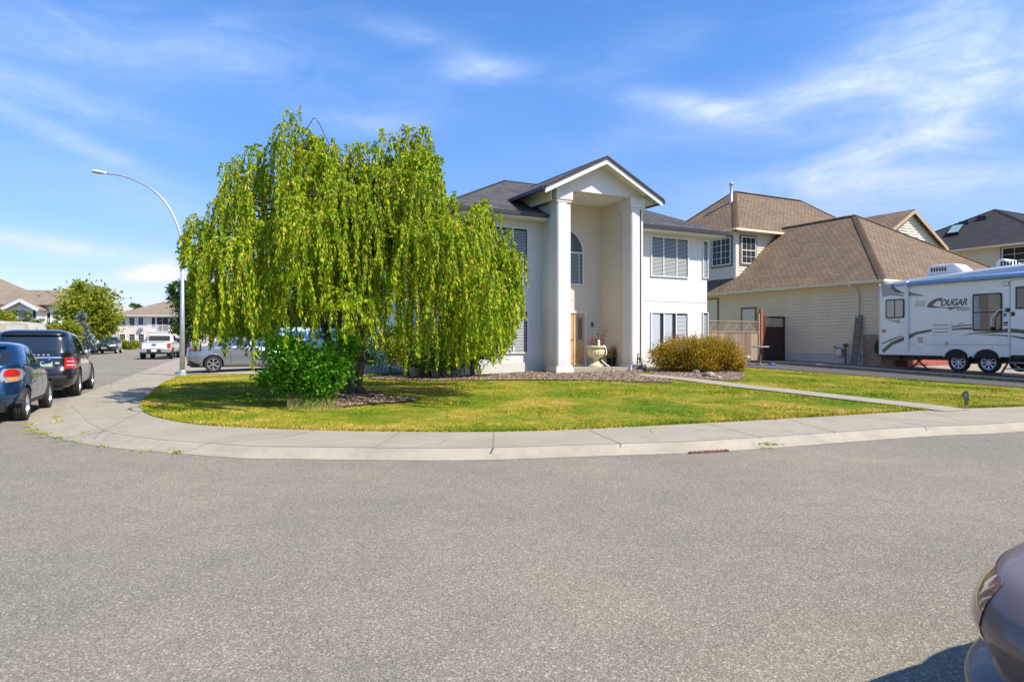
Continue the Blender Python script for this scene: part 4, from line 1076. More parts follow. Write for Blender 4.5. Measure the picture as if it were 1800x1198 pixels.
# ---------------------------------------------------------------- wooden fence, post and gate between the houses
FZ = .55
fth = TH
gx, gy = H2.xy(-.02, H2.at_p(1380, 0))
gate_w = 1.42
gr = thing('gate', 'dark brown board gate with a lattice top against the tan wall', 'gate', (gx - RX.x * gate_w, gy - RX.y * gate_w, FZ), TH)
mb = MB(); gh = 2.12
for k in range(9): mb.box(.06 + k * .1445, .06 + k * .1445 + .138, .0, .022, .06, gh - .52)
mb.build('board_panel', M['gate'], gr)
mb = MB(); mb.box(0, .07, -.02, .04, .02, gh); mb.box(gate_w - .07, gate_w, -.02, .04, .02, gh); mb.box(.07, gate_w - .07, -.02, .04, gh - .09, gh); mb.box(.07, gate_w - .07, -.02, .04, gh - .55, gh - .49)
mb.build('frame', M['gate'], gr)
def lattice(name, x0, x1, z0, z1, m, par, step=.135):
    mb = MB(); h = z1 - z0; w = .017
    x = x0 - h
    while x < x1:
        for s, yy in ((1, .004), (-1, .016)):
            xa, xb = x, x + h
            za, zb_ = (z0, z1) if s == 1 else (z1, z0)
            ta = max(0, (x0 - xa) / h); tb = min(1, (x1 - xa) / h)
            if tb > ta:
                a = Vector((xa + h * ta, yy, za + (zb_ - za) * ta)); b = Vector((xa + h * tb, yy, za + (zb_ - za) * tb))
                mb.beam(a, b, .008, w) if False else mb.add([a + Vector((-w * .7, -.004, 0)), a + Vector((w * .7, -.004, 0)), b + Vector((w * .7, -.004, 0)), b + Vector((-w * .7, -.004, 0)), a + Vector((-w * .7, .004, 0)), a + Vector((w * .7, .004, 0)), b + Vector((w * .7, .004, 0)), b + Vector((-w * .7, .004, 0))], [(0, 1, 2, 3), (7, 6, 5, 4), (0, 3, 7, 4), (1, 5, 6, 2)])
        x += step
    return mb.build(name, m, par)
lattice('lattice', .07, gate_w - .07, gh - .49, gh - .09, M['gate'], gr)
px_, py_ = gx - RX.x * (gate_w + .14), gy - RX.y * (gate_w + .14)
gp = thing('gate_post', 'rust-brown wooden post with dark side beside the dark gate', 'post', (px_, py_, FZ), TH)
mb = MB(); mb.box(-.09, .05, -.07, .07, 0, 2.45); mb.build('post', M['gate_post'], gp)
mb = MB(); mb.box(.055, .12, -.05, .05, 0, 2.1); mb.build('jamb', M['gate'], gp)
fl_ = 3.3
fx, fy = px_ - RX.x * (fl_ + .12), py_ - RX.y * (fl_ + .12)
fe = thing('fence', 'weathered grey-brown board fence with a lattice top beside the white house', 'fence', (fx, fy, FZ), TH)
fhh = 1.88
mb = MB(); n = 22; bw = (fl_ - .18) / n
for k in range(n): mb.box(.09 + k * bw + .005, .09 + (k + 1) * bw - .005, random.uniform(-.004, .004), .018, .05, fhh - .50)
mb.build('board_panel', M['fence'], fe)
mb = MB(); mb.box(.0, fl_, -.03, .06, fhh - .05, fhh); mb.box(.09, fl_ - .09, -.02, .05, fhh - .53, fhh - .47); mb.box(.09, fl_ - .09, -.02, -.005, .1, .18); mb.build('rail', M['fence'], fe)
for x in (0, fl_ - .09): mb = MB(); mb.box(x, x + .09, -.035, .055, 0, fhh + (.35 if x > 1 else .0)); mb.build('post', M['fence'], fe)
lattice('lattice', .09, fl_ - .09, fhh - .47, fhh - .05, M['fence'], fe, .125)
# concrete kerb strip etc. along the tan house is inside the pad sheet

# ---------------------------------------------------------------- far houses
def simple_house(name, label, x, y, z, ang, w, d, h, rs, wallm, roofm, ov=.5, gable=False):
    t = thing(name, label, 'house', (x, y, z), ang)
    mb = MB(); mb.box(0, w, 0, d, -.6, h); mb.build('wall', wallm, t)
    mb = MB(); hd = (d + 2 * ov) / 2; e = h + .03; rz = e + rs * hd
    a, b = (-ov + (0 if gable else hd), d / 2, rz), (w + ov - (0 if gable else hd), d / 2, rz)
    c = [(-ov, -ov, e), (w + ov, -ov, e), (w + ov, d + ov, e), (-ov, d + ov, e)]
    mb.slab([c[0], c[1], b, a], .12); mb.slab([c[2], c[3], a, b], .12)
    if not gable: mb.slab([c[1], c[2], b], .12); mb.slab([c[3], c[0], a], .12)
    mb.build('roof', roofm, t)
    mb = MB(); mb.beam((-ov, -ov - .05, h - .05), (w + ov, -ov - .05, h - .05), .1, .16); mb.box(-ov, w + ov, -ov, d + ov, h - .08, h - .05); mb.build('fascia', M['stucco_tr'], t)
    return t
pink = mat('pale_pink_stucco', (.72, .62, .54), .9, var=.03)
yB = 104.
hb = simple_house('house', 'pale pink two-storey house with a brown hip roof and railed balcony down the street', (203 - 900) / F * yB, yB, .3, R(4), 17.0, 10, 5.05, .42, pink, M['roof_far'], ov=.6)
HB = Frame((203 - 900) / F * yB, yB, .3, R(4)); fB = Face((0, 0, 0), 0)
for u0, u1, v0, v1 in ((227.5, 236.5, 560, 574), (243.5, 252, 560, 573), (211, 220, 589, 604), (228, 237, 589, 604), (244, 253, 589, 604), (213, 220, 560, 573)):
    a0, a1 = HB.at_q(u0, 0), HB.at_q(u1, 0); window(fB, hb, a0, a1, HB.z(v1, a0, 0), HB.z(v0, a0, 0), rows=1, fr=.08, blind=None, thinbars=(3, 3))
a0, a1 = HB.at_q(264.5, 0), HB.at_q(305, 0)
mb = MB(); mb.box(a0, a1, -1.3, 0, 2.35, 2.6); bal = mb.build('balcony', M['stucco_tr'], hb)
mb = MB(); mb.box(a0, a1, -1.3, -1.25, 3.55, 3.62)
k = a0
while k < a1: mb.box(k, k + .035, -1.3, -1.26, 2.6, 3.55); k += .16
for k in (a0, (a0 + a1) / 2 - .1, a1 - .1): mb.box(k, k + .1, -1.31, -1.23, 2.6, 3.6)
mb.build('railing', M['frame'], bal)
for u0, u1 in ((276, 296),): b0, b1 = HB.at_q(u0, 0), HB.at_q(u1, 0); window(fB, hb, b0, b1, 2.65, 4.75, cols=2, fr=.1, blind=None)
for u0, u1 in ((267, 273), (299, 304)): b0, b1 = HB.at_q(u0, 0), HB.at_q(u1, 0); window(fB, hb, b0, b1, 3.3, 4.75, fr=.08, blind=None)
mb = MB(); fB.box(mb, a0 + .4, a1 - .4, .01, .05, 0, 2.1); mb.build('garage_door', M['dark'], hb)
mb = MB(); b0 = HB.at_q(244, 0); fB.box(mb, b0 + .1, b0 + .7, 0.0, .4, 2.9, 3.25); mb.build('window_air_conditioner', M['steel'], hb)
# house on the left with the arched gable
yA = 72.
xA = (-70 - 900) / F * yA
ha = thing('house', 'white stucco house with long brown roofs and an arched gable window, far left', 'house', (xA, yA, .8), R(6))
HA = Frame(xA, yA, .8, R(6)); fA = Face((0, 0, 0), 0)
wA = HA.at_q(116, 0)
zE = HA.z(537, wA, 0); zR = HA.z(520, wA * .7, 2.5)
mb = MB(); mb.box(0, wA, 0, 9, -1, zE); mb.build('wall', M['stucco'], ha)
mb = MB(); mb.slab([(-.6, -.6, zE), (wA + .6, -.6, zE), (wA - .2, 3.6, zR + .6), (-.6, 3.6, zR + .6)], .12); mb.slab([(wA + .6, -.6, zE), (wA + .6, 8, zE), (wA - .2, 3.6, zR + .6)], .12)
big_p = HA.at_q(70, 6.0); zt = HA.z(484, HA.at_q(-30, 6), 6)
mb.slab([(-2, 1.2, zE + .6), (big_p, 1.2, zE + .6), (big_p - 5.5, 6.5, zt), (-2, 6.5, zt)], .12)
mb.slab([(big_p, 1.2, zE + .6), (big_p, 10, zE + .6), (big_p - 5.5, 6.5, zt)], .12)
g0, g1, gc = HA.at_q(5, -1.5), HA.at_q(72, -1.5), HA.at_q(39, -1.5); zga = HA.z(528, gc, -1.5); zge = HA.z(545, gc, -1.5)
mb.slab([(g0, -1.9, zge), (gc, -1.9, zga), (gc, 3, zga), (g0, 3, zge)], .14); mb.slab([(g1, -1.9, zge), (g1, 3, zge), (gc, 3, zga), (gc, -1.9, zga)], .14)
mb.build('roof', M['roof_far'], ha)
mb = MB(); mb.box(g0 + .4, g1 - .4, -1.4, 0, -1, zge); mb.extr([(g0 + .4, -1.4, zge), (g1 - .4, -1.4, zge), (gc, -1.4, zga - .25)], (0, .2, 0)); mb.build('gable_wall', M['stucco'], ha)
mb = MB()
for p in (g0, g1): mb.beam((p, -1.95, zge - .12), (gc, -1.95, zga - .12), .08, .34)
mb.build('rake_board', M['frame'], ha)
mb = MB(); fg = Face((0, -1.4, 0), 0); zc = HA.z(553, gc, -1.4); n = 14
for i in range(n):
    t0, t1 = math.pi * i / n, math.pi * (i + 1) / n
    mb.extr([fg.P(gc + r_ * math.cos(t), .02, zc + r_ * math.sin(t)) for r_, t in ((.42, t0), (.62, t0), (.62, t1), (.42, t1))], (0, -.05, 0))
mb.box(gc - .62, gc + .62, -1.47, -1.4, zc - .9, zc - .8)
w = mb.build('arched_window', M['frame'], ha)
mb = MB(); mb.add([fg.P(gc + .42 * math.cos(math.pi * i / n), .01, zc + .42 * math.sin(math.pi * i / n)) for i in range(n + 1)] + [fg.P(gc - .42, .01, zc - .8), fg.P(gc + .42, .01, zc - .8)], [list(range(n + 3))]); mb.build('pane', M['glass_mid'], w, recalc=False)
b0, b1 = HA.at_q(78, 0), HA.at_q(112, 0); zb0, zb1 = HA.z(571, b0, 0), HA.z(562, b0, 0)
mb = MB(); mb.box(b0, b1, -1.5, 0, zb0 - .2, zb0); bal = mb.build('balcony', M['stucco_tr'], ha)
mb = MB(); mb.box(b0, b1, -1.5, -1.44, zb1 - .06, zb1); k = b0
while k < b1: mb.box(k, k + .04, -1.5, -1.46, zb0, zb1); k += .17
mb.build('railing', M['frame'], bal)
for u0, u1 in ((74, 79.5), (83, 89), (96, 103)): p0, p1 = HA.at_q(u0, 0), HA.at_q(u1, 0); window(fA, ha, p0, p1, zb0, HA.z(551, p0, 0), fr=.07, blind=None)
p0, p1 = HA.at_q(58, -1.4), HA.at_q(63.5, -1.4); window(fg, ha, p0, p1, zb0 + .6, HA.z(548, p0, 0), fr=.07, blind=None)
# low cream house behind the weeping tree
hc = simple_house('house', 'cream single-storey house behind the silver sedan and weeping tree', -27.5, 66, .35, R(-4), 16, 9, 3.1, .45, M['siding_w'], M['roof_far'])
fC = Face((0, 0, 0), 0)
for a in (2, 5, 9, 12.5): window(fC, hc, a, a + 1.5, 1.0, 2.3, cols=2, fr=.07, blind=None)
# ================================================================ trees, shrubs
def leafmesh(name, P, D, L, W, m, parent=None, curl=.25):
    """one folded leaf (two quads meeting on the midrib is too heavy: a bent kite) per point P along direction D"""
    n = len(P); D = D / np.linalg.norm(D, axis=1)[:, None]
    rnd = rng.normal(size=(n, 3)); S = np.cross(D, rnd); S /= np.linalg.norm(S, axis=1)[:, None] + 1e-9
    N = np.cross(D, S); L = L[:, None]; W = W[:, None]
    a = P; b = P + D * L * .42 + S * W * .5 + N * L * curl * .25; c = P + D * L + N * L * -curl * .35; d = P + D * L * .42 - S * W * .5 + N * L * curl * .25
    V = np.stack([a, b, c, d], 1).reshape(-1, 3)
    return fastmesh(name, V, np.arange(4 * n).reshape(-1, 4), m, parent)

LM = dict(
    weep=leafmat('weeping_leaf', [(.14, (.042, .125, .006)), (.36, (.13, .27, .008)), (.57, (.29, .42, .010)), (.78, (.48, .50, .018)), (.96, (.66, .50, .05))], .34, .5),
    shrub=leafmat('shrub_leaf', [(.12, (.035, .13, .012)), (.5, (.105, .30, .018)), (.85, (.22, .46, .035))], .40, .4),
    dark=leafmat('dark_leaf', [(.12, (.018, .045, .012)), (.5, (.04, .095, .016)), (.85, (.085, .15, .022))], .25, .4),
    holly=leafmat('round_shrub_leaf', [(.12, (.06, .13, .012)), (.5, (.15, .27, .018)), (.85, (.27, .38, .03))], .35, .4),
    maple=leafmat('bronze_maple_leaf', [(.10, (.10, .13, .015)), (.4, (.22, .21, .018)), (.65, (.38, .23, .018)), (.9, (.50, .20, .025))], .35, .5),
    yellow=leafmat('yellow_green_leaf', [(.10, (.10, .15, .018)), (.5, (.23, .29, .025)), (.85, (.42, .38, .04))], .4, .5),
    blue=leafmat('blue_spruce_needle', [(.1, (.08, .12, .10)), (.8, (.24, .30, .29))], .1, .6),
    cedar=leafmat('cedar_leaf', [(.1, (.03, .08, .012)), (.5, (.08, .16, .02)), (.9, (.15, .22, .03))], .15, .6),
    flower=leafmat('red_flower', [(.1, (.35, .01, .02)), (.9, (.60, .03, .05))], .3, .5),
)
# ---- the weeping tree: limbs arch out of the trunk and every limb end trails hanging twigs
TX, TY = on_lot(624, 692).x, 16.6
TZ = gz(TX, TY)
wt_ = thing('weeping_tree', 'large weeping tree with curtains of hanging yellow-green leaves on the front lawn', 'tree', (TX, TY, TZ), 0)
def WV(u, v, y): return Vector(((u - 900) / F * y - TX, y - TY, CAM_H - (v - 600) / F * y - TZ))
# silhouette: (u, v_top) of the crown at its middle depth
sil = [(312, 470), (325, 400), (345, 372), (375, 350), (392, 300), (415, 272), (445, 268), (470, 262), (492, 235), (520, 208), (550, 222), (580, 240), (610, 262), (650, 262), (690, 248), (725, 224), (755, 236), (775, 268), (772, 320), (790, 345), (830, 352), (862, 372), (890, 405), (915, 440), (930, 490)]
sx = np.array([p[0] for p in sil]); sy = np.array([p[1] for p in sil])
YC = 15.9; RYF, RYB = 2.9, 4.0
def top_at(x, y):
    """crown top height at lawn position (world X, Y)"""
    t = (y - YC) / (RYF if y < YC else RYB)
    if abs(t) >= 1: return None
    sc = math.sqrt(1 - t * t); u = 900 + x / y * F; uc = 625 + (u - 625) / (.55 + .45 * sc)
    if uc < 330 or uc > 905: return None
    zt = CAM_H + (600 - np.interp(uc, sx, sy)) / F * y
    return 2.4 + (zt - 2.4) * (.42 + .58 * sc)
clusters = []; tries = 0
while len(clusters) < 112 and tries < 30000:
    tries += 1
    x = rng.uniform(-8.4, .6); y = rng.uniform(YC - RYF * .97, YC + RYB * .95)
    zt = top_at(x, y)
    if zt is None: continue
    z = zt - .30 - rng.choice([0, 0, .3, .9, 1.5, 2.2]) - rng.uniform(0, .35)
    if z < 2.2: continue
    if any((x - c[0]) ** 2 + (y - c[1]) ** 2 + (z - c[2]) ** 2 < .62 ** 2 for c in clusters): continue
    clusters.append((x, y, z))
# named limb ends that make the outline
tips = [(522, 214, 15.6), (550, 234, 15.7), (495, 242, 15.4), (735, 228, 15.6), (762, 244, 15.7), (708, 242, 15.6), (420, 278, 15.7), (402, 298, 15.5), (448, 284, 15.4), (650, 264, 15.5), (682, 256, 15.4), (612, 272, 15.5),
        (356, 378, 15.6), (340, 402, 15.7), (334, 440, 15.6), (374, 355, 15.8), (800, 352, 15.6), (838, 360, 15.5), (864, 384, 15.6), (884, 420, 15.5), (896, 462, 15.6), (580, 254, 15.8), (470, 266, 15.9), (350, 480, 15.3), (880, 500, 15.2)]
for u, v, y in tips:
    w = WV(u, v, y) + Vector((TX, TY, TZ)); clusters.append((w.x, w.y, w.z - .05))
# bottom edge of the hanging curtain in the photo
bu = np.array([300, 330, 380, 430, 470, 500, 555, 585, 650, 680, 720, 760, 800, 850, 880, 910, 940]); bv = np.array([548, 606, 622, 622, 612, 590, 568, 548, 548, 622, 645, 650, 650, 640, 600, 560, 520])
def floor_at(x, y):
    u = 900 + x / y * F; return CAM_H - (np.interp(u, bu, bv) - 600) / F * y
strands = []; LP, LD, LLs = [], [], []
for ci, (cx, cy, cz) in enumerate(clusters):
    tipc = ci >= len(clusters) - len(tips)
    ns = rng.integers(7, 11) if tipc else rng.integers(10, 16)
    out = Vector((cx - TX, cy - TY, 0)); ro = out.length; out = out.normalized() if ro > .2 else Vector((1, 0, 0))
    fl_c = floor_at(cx, cy); mean = rng.uniform(.8, 1.9)
    for k in range(ns):
        an = rng.uniform(0, 2 * math.pi); d = Vector((math.cos(an), math.sin(an), 0)) + out * rng.uniform(.0, .9); d.normalize()
        edge = min(1.0, max(.35, (4.6 - abs(cx + 3.95)) / 1.4))
        reach = rng.uniform(.15, .95) * edge * (.8 if tipc else 1)
        p = Vector((cx, cy, cz)) + Vector(rng.normal(0, .09, 3)); p.z -= abs(rng.normal(0, .06))
        rise = rng.uniform(.02, .22)
        maxl = max(.3, p.z - max(fl_c, TZ + .5) - rng.uniform(0, .7) + (.55 if rng.random() < .07 else 0))
        ln = min(maxl, mean * rng.uniform(.45, 1.35) + .15)
        if p.z < 4.2 and rng.random() < .32: ln = maxl * rng.uniform(.6, 1.0)
        n = max(6, int((ln + reach) / .14)); sway = rng.normal(0, .05, 2); pts = []
        for i in range(n + 1):
            s = i / n * (ln + reach); hx = reach * (1 - math.exp(-s / (reach * .75)))
            zz = rise * math.sin(min(1, s / (reach * 1.15)) * math.pi) - (max(0, s - reach * .55) ** 1.25) * .95 / max(1e-3, (ln + reach * .45) ** .25)
            q = p + d * hx + Vector((0, 0, zz)); q.x += sway[0] * max(0, s - reach) + .025 * math.sin(6 * s + an); q.y += sway[1] * max(0, s - reach)
            pts.append(q)
        keep_ = []
        for q in pts:                # nothing hangs outside the crown seen in the photo
            qu = 900 + q.x / q.y * F; qv = 600 - (q.z - CAM_H) / q.y * F
            lim_l = np.interp(qv, [255, 350, 366, 385, 450, 480, 560, 660], [384, 376, 340, 318, 304, 324, 330, 340]); lim_r = np.interp(qv, [240, 330, 346, 400, 440, 480, 560, 600, 650], [772, 786, 855, 902, 925, 934, 928, 905, 880])
            if q.z < TZ + .3 or qu < lim_l + rng.uniform(0, 9) or qu > lim_r - rng.uniform(0, 8): break
            keep_.append(q)
        pts = keep_
        if len(pts) < 3: continue
        strands.append(pts)
        seg = np.array([tuple(q) for q in pts]); cum = np.concatenate([[0], np.cumsum(np.linalg.norm(np.diff(seg, axis=0), axis=1))])
        nn = max(2, int(cum[-1] / .075))            # leaf nodes, several leaves at each
        node = np.linspace(.05, cum[-1], nn) + rng.normal(0, .02, nn); ss = np.clip(np.repeat(node, 6) + rng.normal(0, .022, nn * 6), 0, cum[-1] - 1e-4)
        ix = np.clip(np.searchsorted(cum, ss) - 1, 0, len(seg) - 2); f = ((ss - cum[ix]) / (cum[ix + 1] - cum[ix]))[:, None]
        P = seg[ix] * (1 - f) + seg[ix + 1] * f; T = seg[ix + 1] - seg[ix]; T /= np.linalg.norm(T, axis=1)[:, None]
        az_ = rng.uniform(0, 6.283, len(P)); Sd = np.stack([np.cos(az_), np.sin(az_), np.zeros(len(P))], 1)
        D = T * .9 + Sd * .62 + np.array([0, 0, -.9])
        LP.append(P + Sd * rng.uniform(0, .03, (len(P), 1))); LD.append(D); LLs.append(np.full(len(P), 1.0) * rng.uniform(.8, 1.2))
P = np.concatenate(LP); D = np.concatenate(LD); ls = np.concatenate(LLs)
print('weeping leaves', len(P), 'strands', len(strands))
P = P - np.array([TX, TY, TZ]); L = rng.uniform(.062, .112, len(P)) * ls
leafmesh('leaves', P, D, L, L * .34, LM['weep'], wt_, .35)
# twigs as thin three-sided stems
tv, tf = [], []
for pts in strands:
    k = len(tv)
    pp = pts[::2] + [pts[-1]]
    for i, q in enumerate(pp):
        r_ = .0045 * (1 - .6 * i / len(pp))
        for j in range(3): a = 2.094 * j; tv.append((q.x - TX + r_ * math.cos(a), q.y - TY + r_ * math.sin(a), q.z - TZ))
    for i in range(len(pp) - 1):
        for j in range(3): tf.append((k + 3 * i + j, k + 3 * i + (j + 1) % 3, k + 3 * i + 3 + (j + 1) % 3, k + 3 * i + 3 + j))
tw = mat('orange_twig', (.30, .17, .06), .7)
fastmesh('twigs', np.array(tv), np.array(tf), tw, wt_)
# trunk: leaning boles joined at the foot
def crook(a, b, n, amp, seed):
    a, b = Vector(a), Vector(b); out = []; rnd = random.Random(seed); ph = rnd.uniform(0, 6)
    for i in range(n + 1):
        t = i / n; q = a.lerp(b, t); q += Vector((math.sin(t * 5 + ph), math.cos(t * 4 + ph), 0)) * amp * math.sin(t * math.pi); out.append(q)
    return out
mb = MB()
mb.tube(crook((-.02, 0, -.25), (-.22, .1, 3.0), 14, .07, 1), [.36, .27, .235, .215, .205, .20, .195, .185, .17, .165, .16, .155, .15, .14, .13], 14)
mb.tube(crook((.10, .05, -.15), (.30, .2, 3.3), 12, .06, 2), [.20, .16, .14, .13, .12, .12, .115, .11, .11, .10, .10, .09, .08], 12)
mb.tube(crook((-.22, .05, -.1), (-.75, -.1, 2.9), 10, .08, 3), [.17, .13, .11, .10, .095, .09, .085, .08, .08, .07, .07], 10)
for k, (dx, dy) in enumerate(((.75, -.45), (.95, -.1), (-.7, -.5), (-.5, .5), (.3, -.8), (.6, .5))):   # surface roots
    mb.tube([(dx * .1, dy * .1, .25), (dx * .35, dy * .35, .06), (dx * .7, dy * .7, .015), (dx * 1.2, dy * 1.2, -.03)], [.12, .08, .05, .02], 8)
mb.build('trunk', M['bark'], wt_, smooth=True)
mb = MB(); rr = random.Random(5)
cl = sorted(clusters, key=lambda c: -c[2])
for i, (cx, cy, cz) in enumerate(clusters[:112:2] + clusters[112:]):
    tip = Vector((cx - TX, cy - TY, cz - TZ)); st = Vector((-.2 if tip.x < 0 else .25, .1, 2.4 + rr.uniform(0, .8)))
    mid1 = st.lerp(tip, .35) + Vector((rr.uniform(-.15, .15), rr.uniform(-.15, .15), .35 + .12 * tip.length)); mid2 = st.lerp(tip, .75) + Vector((0, 0, .30))
    cv = catmull([st, mid1, mid2, tip + Vector((0, 0, -.02))], 4); n = len(cv)
    mb.tube(cv, [max(.008, .062 * (1 - j / n) ** 1.2) for j in range(n)], 6)
# bare arching tips at the very top
for (u, v, u2, v2, u3, v3) in ((520, 262, 556, 212, 580, 258), (700, 262, 706, 232, 730, 226)):
    cv = catmull([WV(u, v, 15.7), WV((u + u2) / 2 + 6, (v + v2) / 2 - 16, 15.7), WV(u2, v2, 15.7), WV(u3, v3, 15.7)], 6); mb.tube(cv, .010, 5)
mb.build('branches', M['bark'], wt_, smooth=True)

# ---- general leafy plant
def plant(name, label, cat, x, y, z, blobs, m, n, size, asp=.55, droop=-.15, trunk=None, group=None, bark=None, shell=.55, ragged=.18, stems=12, crown='foliage'):
    """blobs: (cx, cy, cz, rx, ry, rz) relative to the foot"""
    t = thing(name, label, cat, (x, y, z), 0, group)
    vol = np.array([b[3] * b[4] + b[3] * b[5] + b[4] * b[5] for b in blobs]); cnt = (n * vol / vol.sum()).astype(int)
    PP, DD = [], []
    for b, c in zip(blobs, cnt):
        # sub-clumps on the blob make lights, darks and gaps
        k = max(6, int(c / 90)); cd = rng.normal(size=(k, 3)); cd /= np.linalg.norm(cd, axis=1)[:, None]; cr = rng.uniform(shell, 1.0, k)[:, None]
        cc = cd * cr * np.array(b[3:6]) + np.array(b[:3]); per = max(1, c // k)
        cs = rng.uniform(.14, .30, k) * (b[3] + b[4] + b[5]) / 3 * (1 + ragged)
        for i in range(k):
            q = rng.normal(size=(per, 3)) * cs[i] * np.array([1, 1, .75]); PP.append(cc[i] + q)
            o_ = cc[i] + q - np.array(b[:3]); o_ /= np.linalg.norm(o_, axis=1)[:, None] + 1e-6
            DD.append(o_ * .8 + rng.normal(0, .5, (per, 3)) + np.array([0, 0, droop]))
    P = np.concatenate(PP); D = np.concatenate(DD); ok = P[:, 2] > .03; P = P[ok]; D = D[ok]
    L = rng.uniform(.75, 1.25, len(P)) * size
    leafmesh(crown, P, D, L, L * asp, m, t, .3)
    if trunk:
        mb = MB(); r0, h = trunk; mb.tube(crook((0, 0, -.15), (0, 0, h), 8, .04, int(abs(x * 7)) + 1), [r0 * (1 - .55 * i / 8) for i in range(9)], 10)
        rr = random.Random(int(abs(y * 10)))
        for i in range(stems):
            b = rr.choice(blobs); a = rr.uniform(0, 6.28); e = Vector((b[0] + b[3] * .75 * math.cos(a), b[1] + b[4] * .75 * math.sin(a), b[2] + b[5] * rr.uniform(-.2, .8)))
            s = Vector((0, 0, h * rr.uniform(.35, .95))); mb.tube([s, s.lerp(e, .5) + Vector((0, 0, -.05 * h)), e], [r0 * .42, r0 * .25, r0 * .06], 6)
        mb.build('trunk', bark or M['bark'], t, smooth=True)
    return t
# bright green shrub at the foot of the weeping tree
p = on_lot(545, 713); S_ = p.y / F
plant('green_shrub', 'bright green leafy shrub spreading at the foot of the weeping tree', 'shrub', p.x, p.y, p.z,
      [((540 - 545) * S_, 0, .80, .40, .38, .40), ((508 - 545) * S_, 0, .62, .30, .32, .34), ((583 - 545) * S_, -.1, .78, .34, .34, .42), ((560 - 545) * S_, -.35, .40, .30, .3, .42), ((490 - 545) * S_, .1, 1.15, .35, .3, .35), ((600 - 545) * S_, .2, 1.25, .30, .3, .3), ((475 - 545) * S_, -.05, .55, .28, .25, .18), ((575 - 545) * S_, -.4, .15, .16, .15, .2)],
      LM['shrub'], 13000, .075, .72, trunk=(.035, .7), stems=26, ragged=.5)
# dry stalks at its foot
VV = []
for _ in range(500):
    u = random.uniform(505, 600); q = on_lot(u, random.uniform(716, 722)); a = random.uniform(0, 6.28); h = random.uniform(.06, .28)
    VV += [(q.x - .005 * math.cos(a), q.y, q.z), (q.x + .005 * math.cos(a), q.y, q.z), (q.x + random.gauss(0, .06), q.y + random.gauss(0, .05), q.z + h)]
o = fastmesh('dry_stalks', np.array(VV), np.arange(len(VV)).reshape(-1, 3), mat('dry_straw', (.42, .30, .10), .8, var=.3, vscale=20)); tag(o, 'dry yellow weed stalks beneath the green shrub', 'weeds', kind='stuff')
# round clipped shrub with dark trunk by the left window
p = on_lot(826, 663); px = H1.xy(H1.at_q(832, .25), .25); S_ = px[1] / F; zz = gz(*px)
plant('round_shrub', 'rounded green shrub with a dark bare foot in front of the left windows', 'shrub', px[0], px[1], zz,
      [(.05, 0, 1.35, .95, .75, .72), (.45, -.1, 1.15, .65, .55, .55), (-.45, 0, 1.1, .7, .6, .6), (.1, 0, 1.75, .7, .6, .5), (.65, -.1, 1.5, .42, .45, .5)], LM['holly'], 17000, .065, .6, trunk=(.10, 1.0), stems=30, shell=.8)
# green and yellowish shrubs along the left side of the house, seen through the curtain
for i, (p_, q_, r_, h_, m_, lb) in enumerate(((-3.9, .6, .75, 1.3, 'dark', 'dark green shrub behind the weeping tree beside the white house corner'), (-4.3, 2.2, .8, 1.5, 'yellow', 'yellow-green shrub behind the weeping curtain beside the white house'),
                                             (-4.4, 4.4, .9, 1.6, 'holly', 'green shrub farthest back along the left side of the white house'))):
    x, y = H1.xy(p_, q_); plant('side_shrub', lb, 'shrub', x, y, gz(x, y), [(0, 0, h_ * .6, r_, r_, h_ * .45), (.3, .1, h_ * .8, r_ * .6, r_ * .6, h_ * .3)], LM[m_], 6500, .075, .6, trunk=(.05, .6), stems=8)
# low bronze-green laceleaf maple
p = on_lot(1222, 655); S_ = p.y / F; yb = p.y
plant('laceleaf_maple', 'low spreading bronze and green laceleaf maple beside the walkway', 'shrub', p.x, p.y, p.z,
      [((1200 - 1222) * S_, 0, .72, .75, .8, .52), ((1240 - 1222) * S_, 0, .78, .70, .8, .46), ((1272 - 1222) * S_, .1, .60, .58, .7, .44), ((1172 - 1222) * S_, 0, .52, .50, .6, .40), ((1292 - 1222) * S_, .1, .40, .36, .5, .32), ((1222 - 1222) * S_, -.5, .50, .7, .4, .40)],
      LM['maple'], 30000, .085, .30, droop=-.9, trunk=(.06, .7), stems=22, shell=.7, ragged=.1)
# trees down the street
def tree_px(name, label, u, v, yd, blobs_px, m, n, size, trunk, z=None, group=None, cat='tree', **k):
    x = (u - 900) / F * yd; zz = base(yd) + .1 if z is None else z; s = yd / F
    bl = [((bu_ - u) * s, random.uniform(-.3, .3), CAM_H + (600 - bv_) * s - zz, ru * s, ru * s, rv * s) for bu_, bv_, ru, rv in blobs_px]
    return plant(name, label, cat, x, yd, zz, bl, m, n, size, trunk=trunk, group=group, **k)
tree_px('street_tree', 'loose yellow-green street tree between the far houses', 163, 615, 62, [(158, 545, 34, 30), (140, 530, 20, 22), (178, 545, 24, 24), (160, 572, 36, 20), (150, 512, 14, 14), (180, 520, 14, 12), (125, 560, 16, 18), (192, 566, 18, 14)], LM['yellow'], 6500, .34, (.12, 2.8), bark=M['bark'], shell=.3, ragged=1.0)
tree_px('blue_spruce', 'small pale blue spruce in front of the yellow-green street tree', 147, 608, 58, [(147, 604, 15, 8), (146, 594, 12, 10), (145, 580, 9, 12), (144, 566, 6, 10), (143, 556, 3, 8)], LM['blue'], 9000, .2, (.08, 3.5))
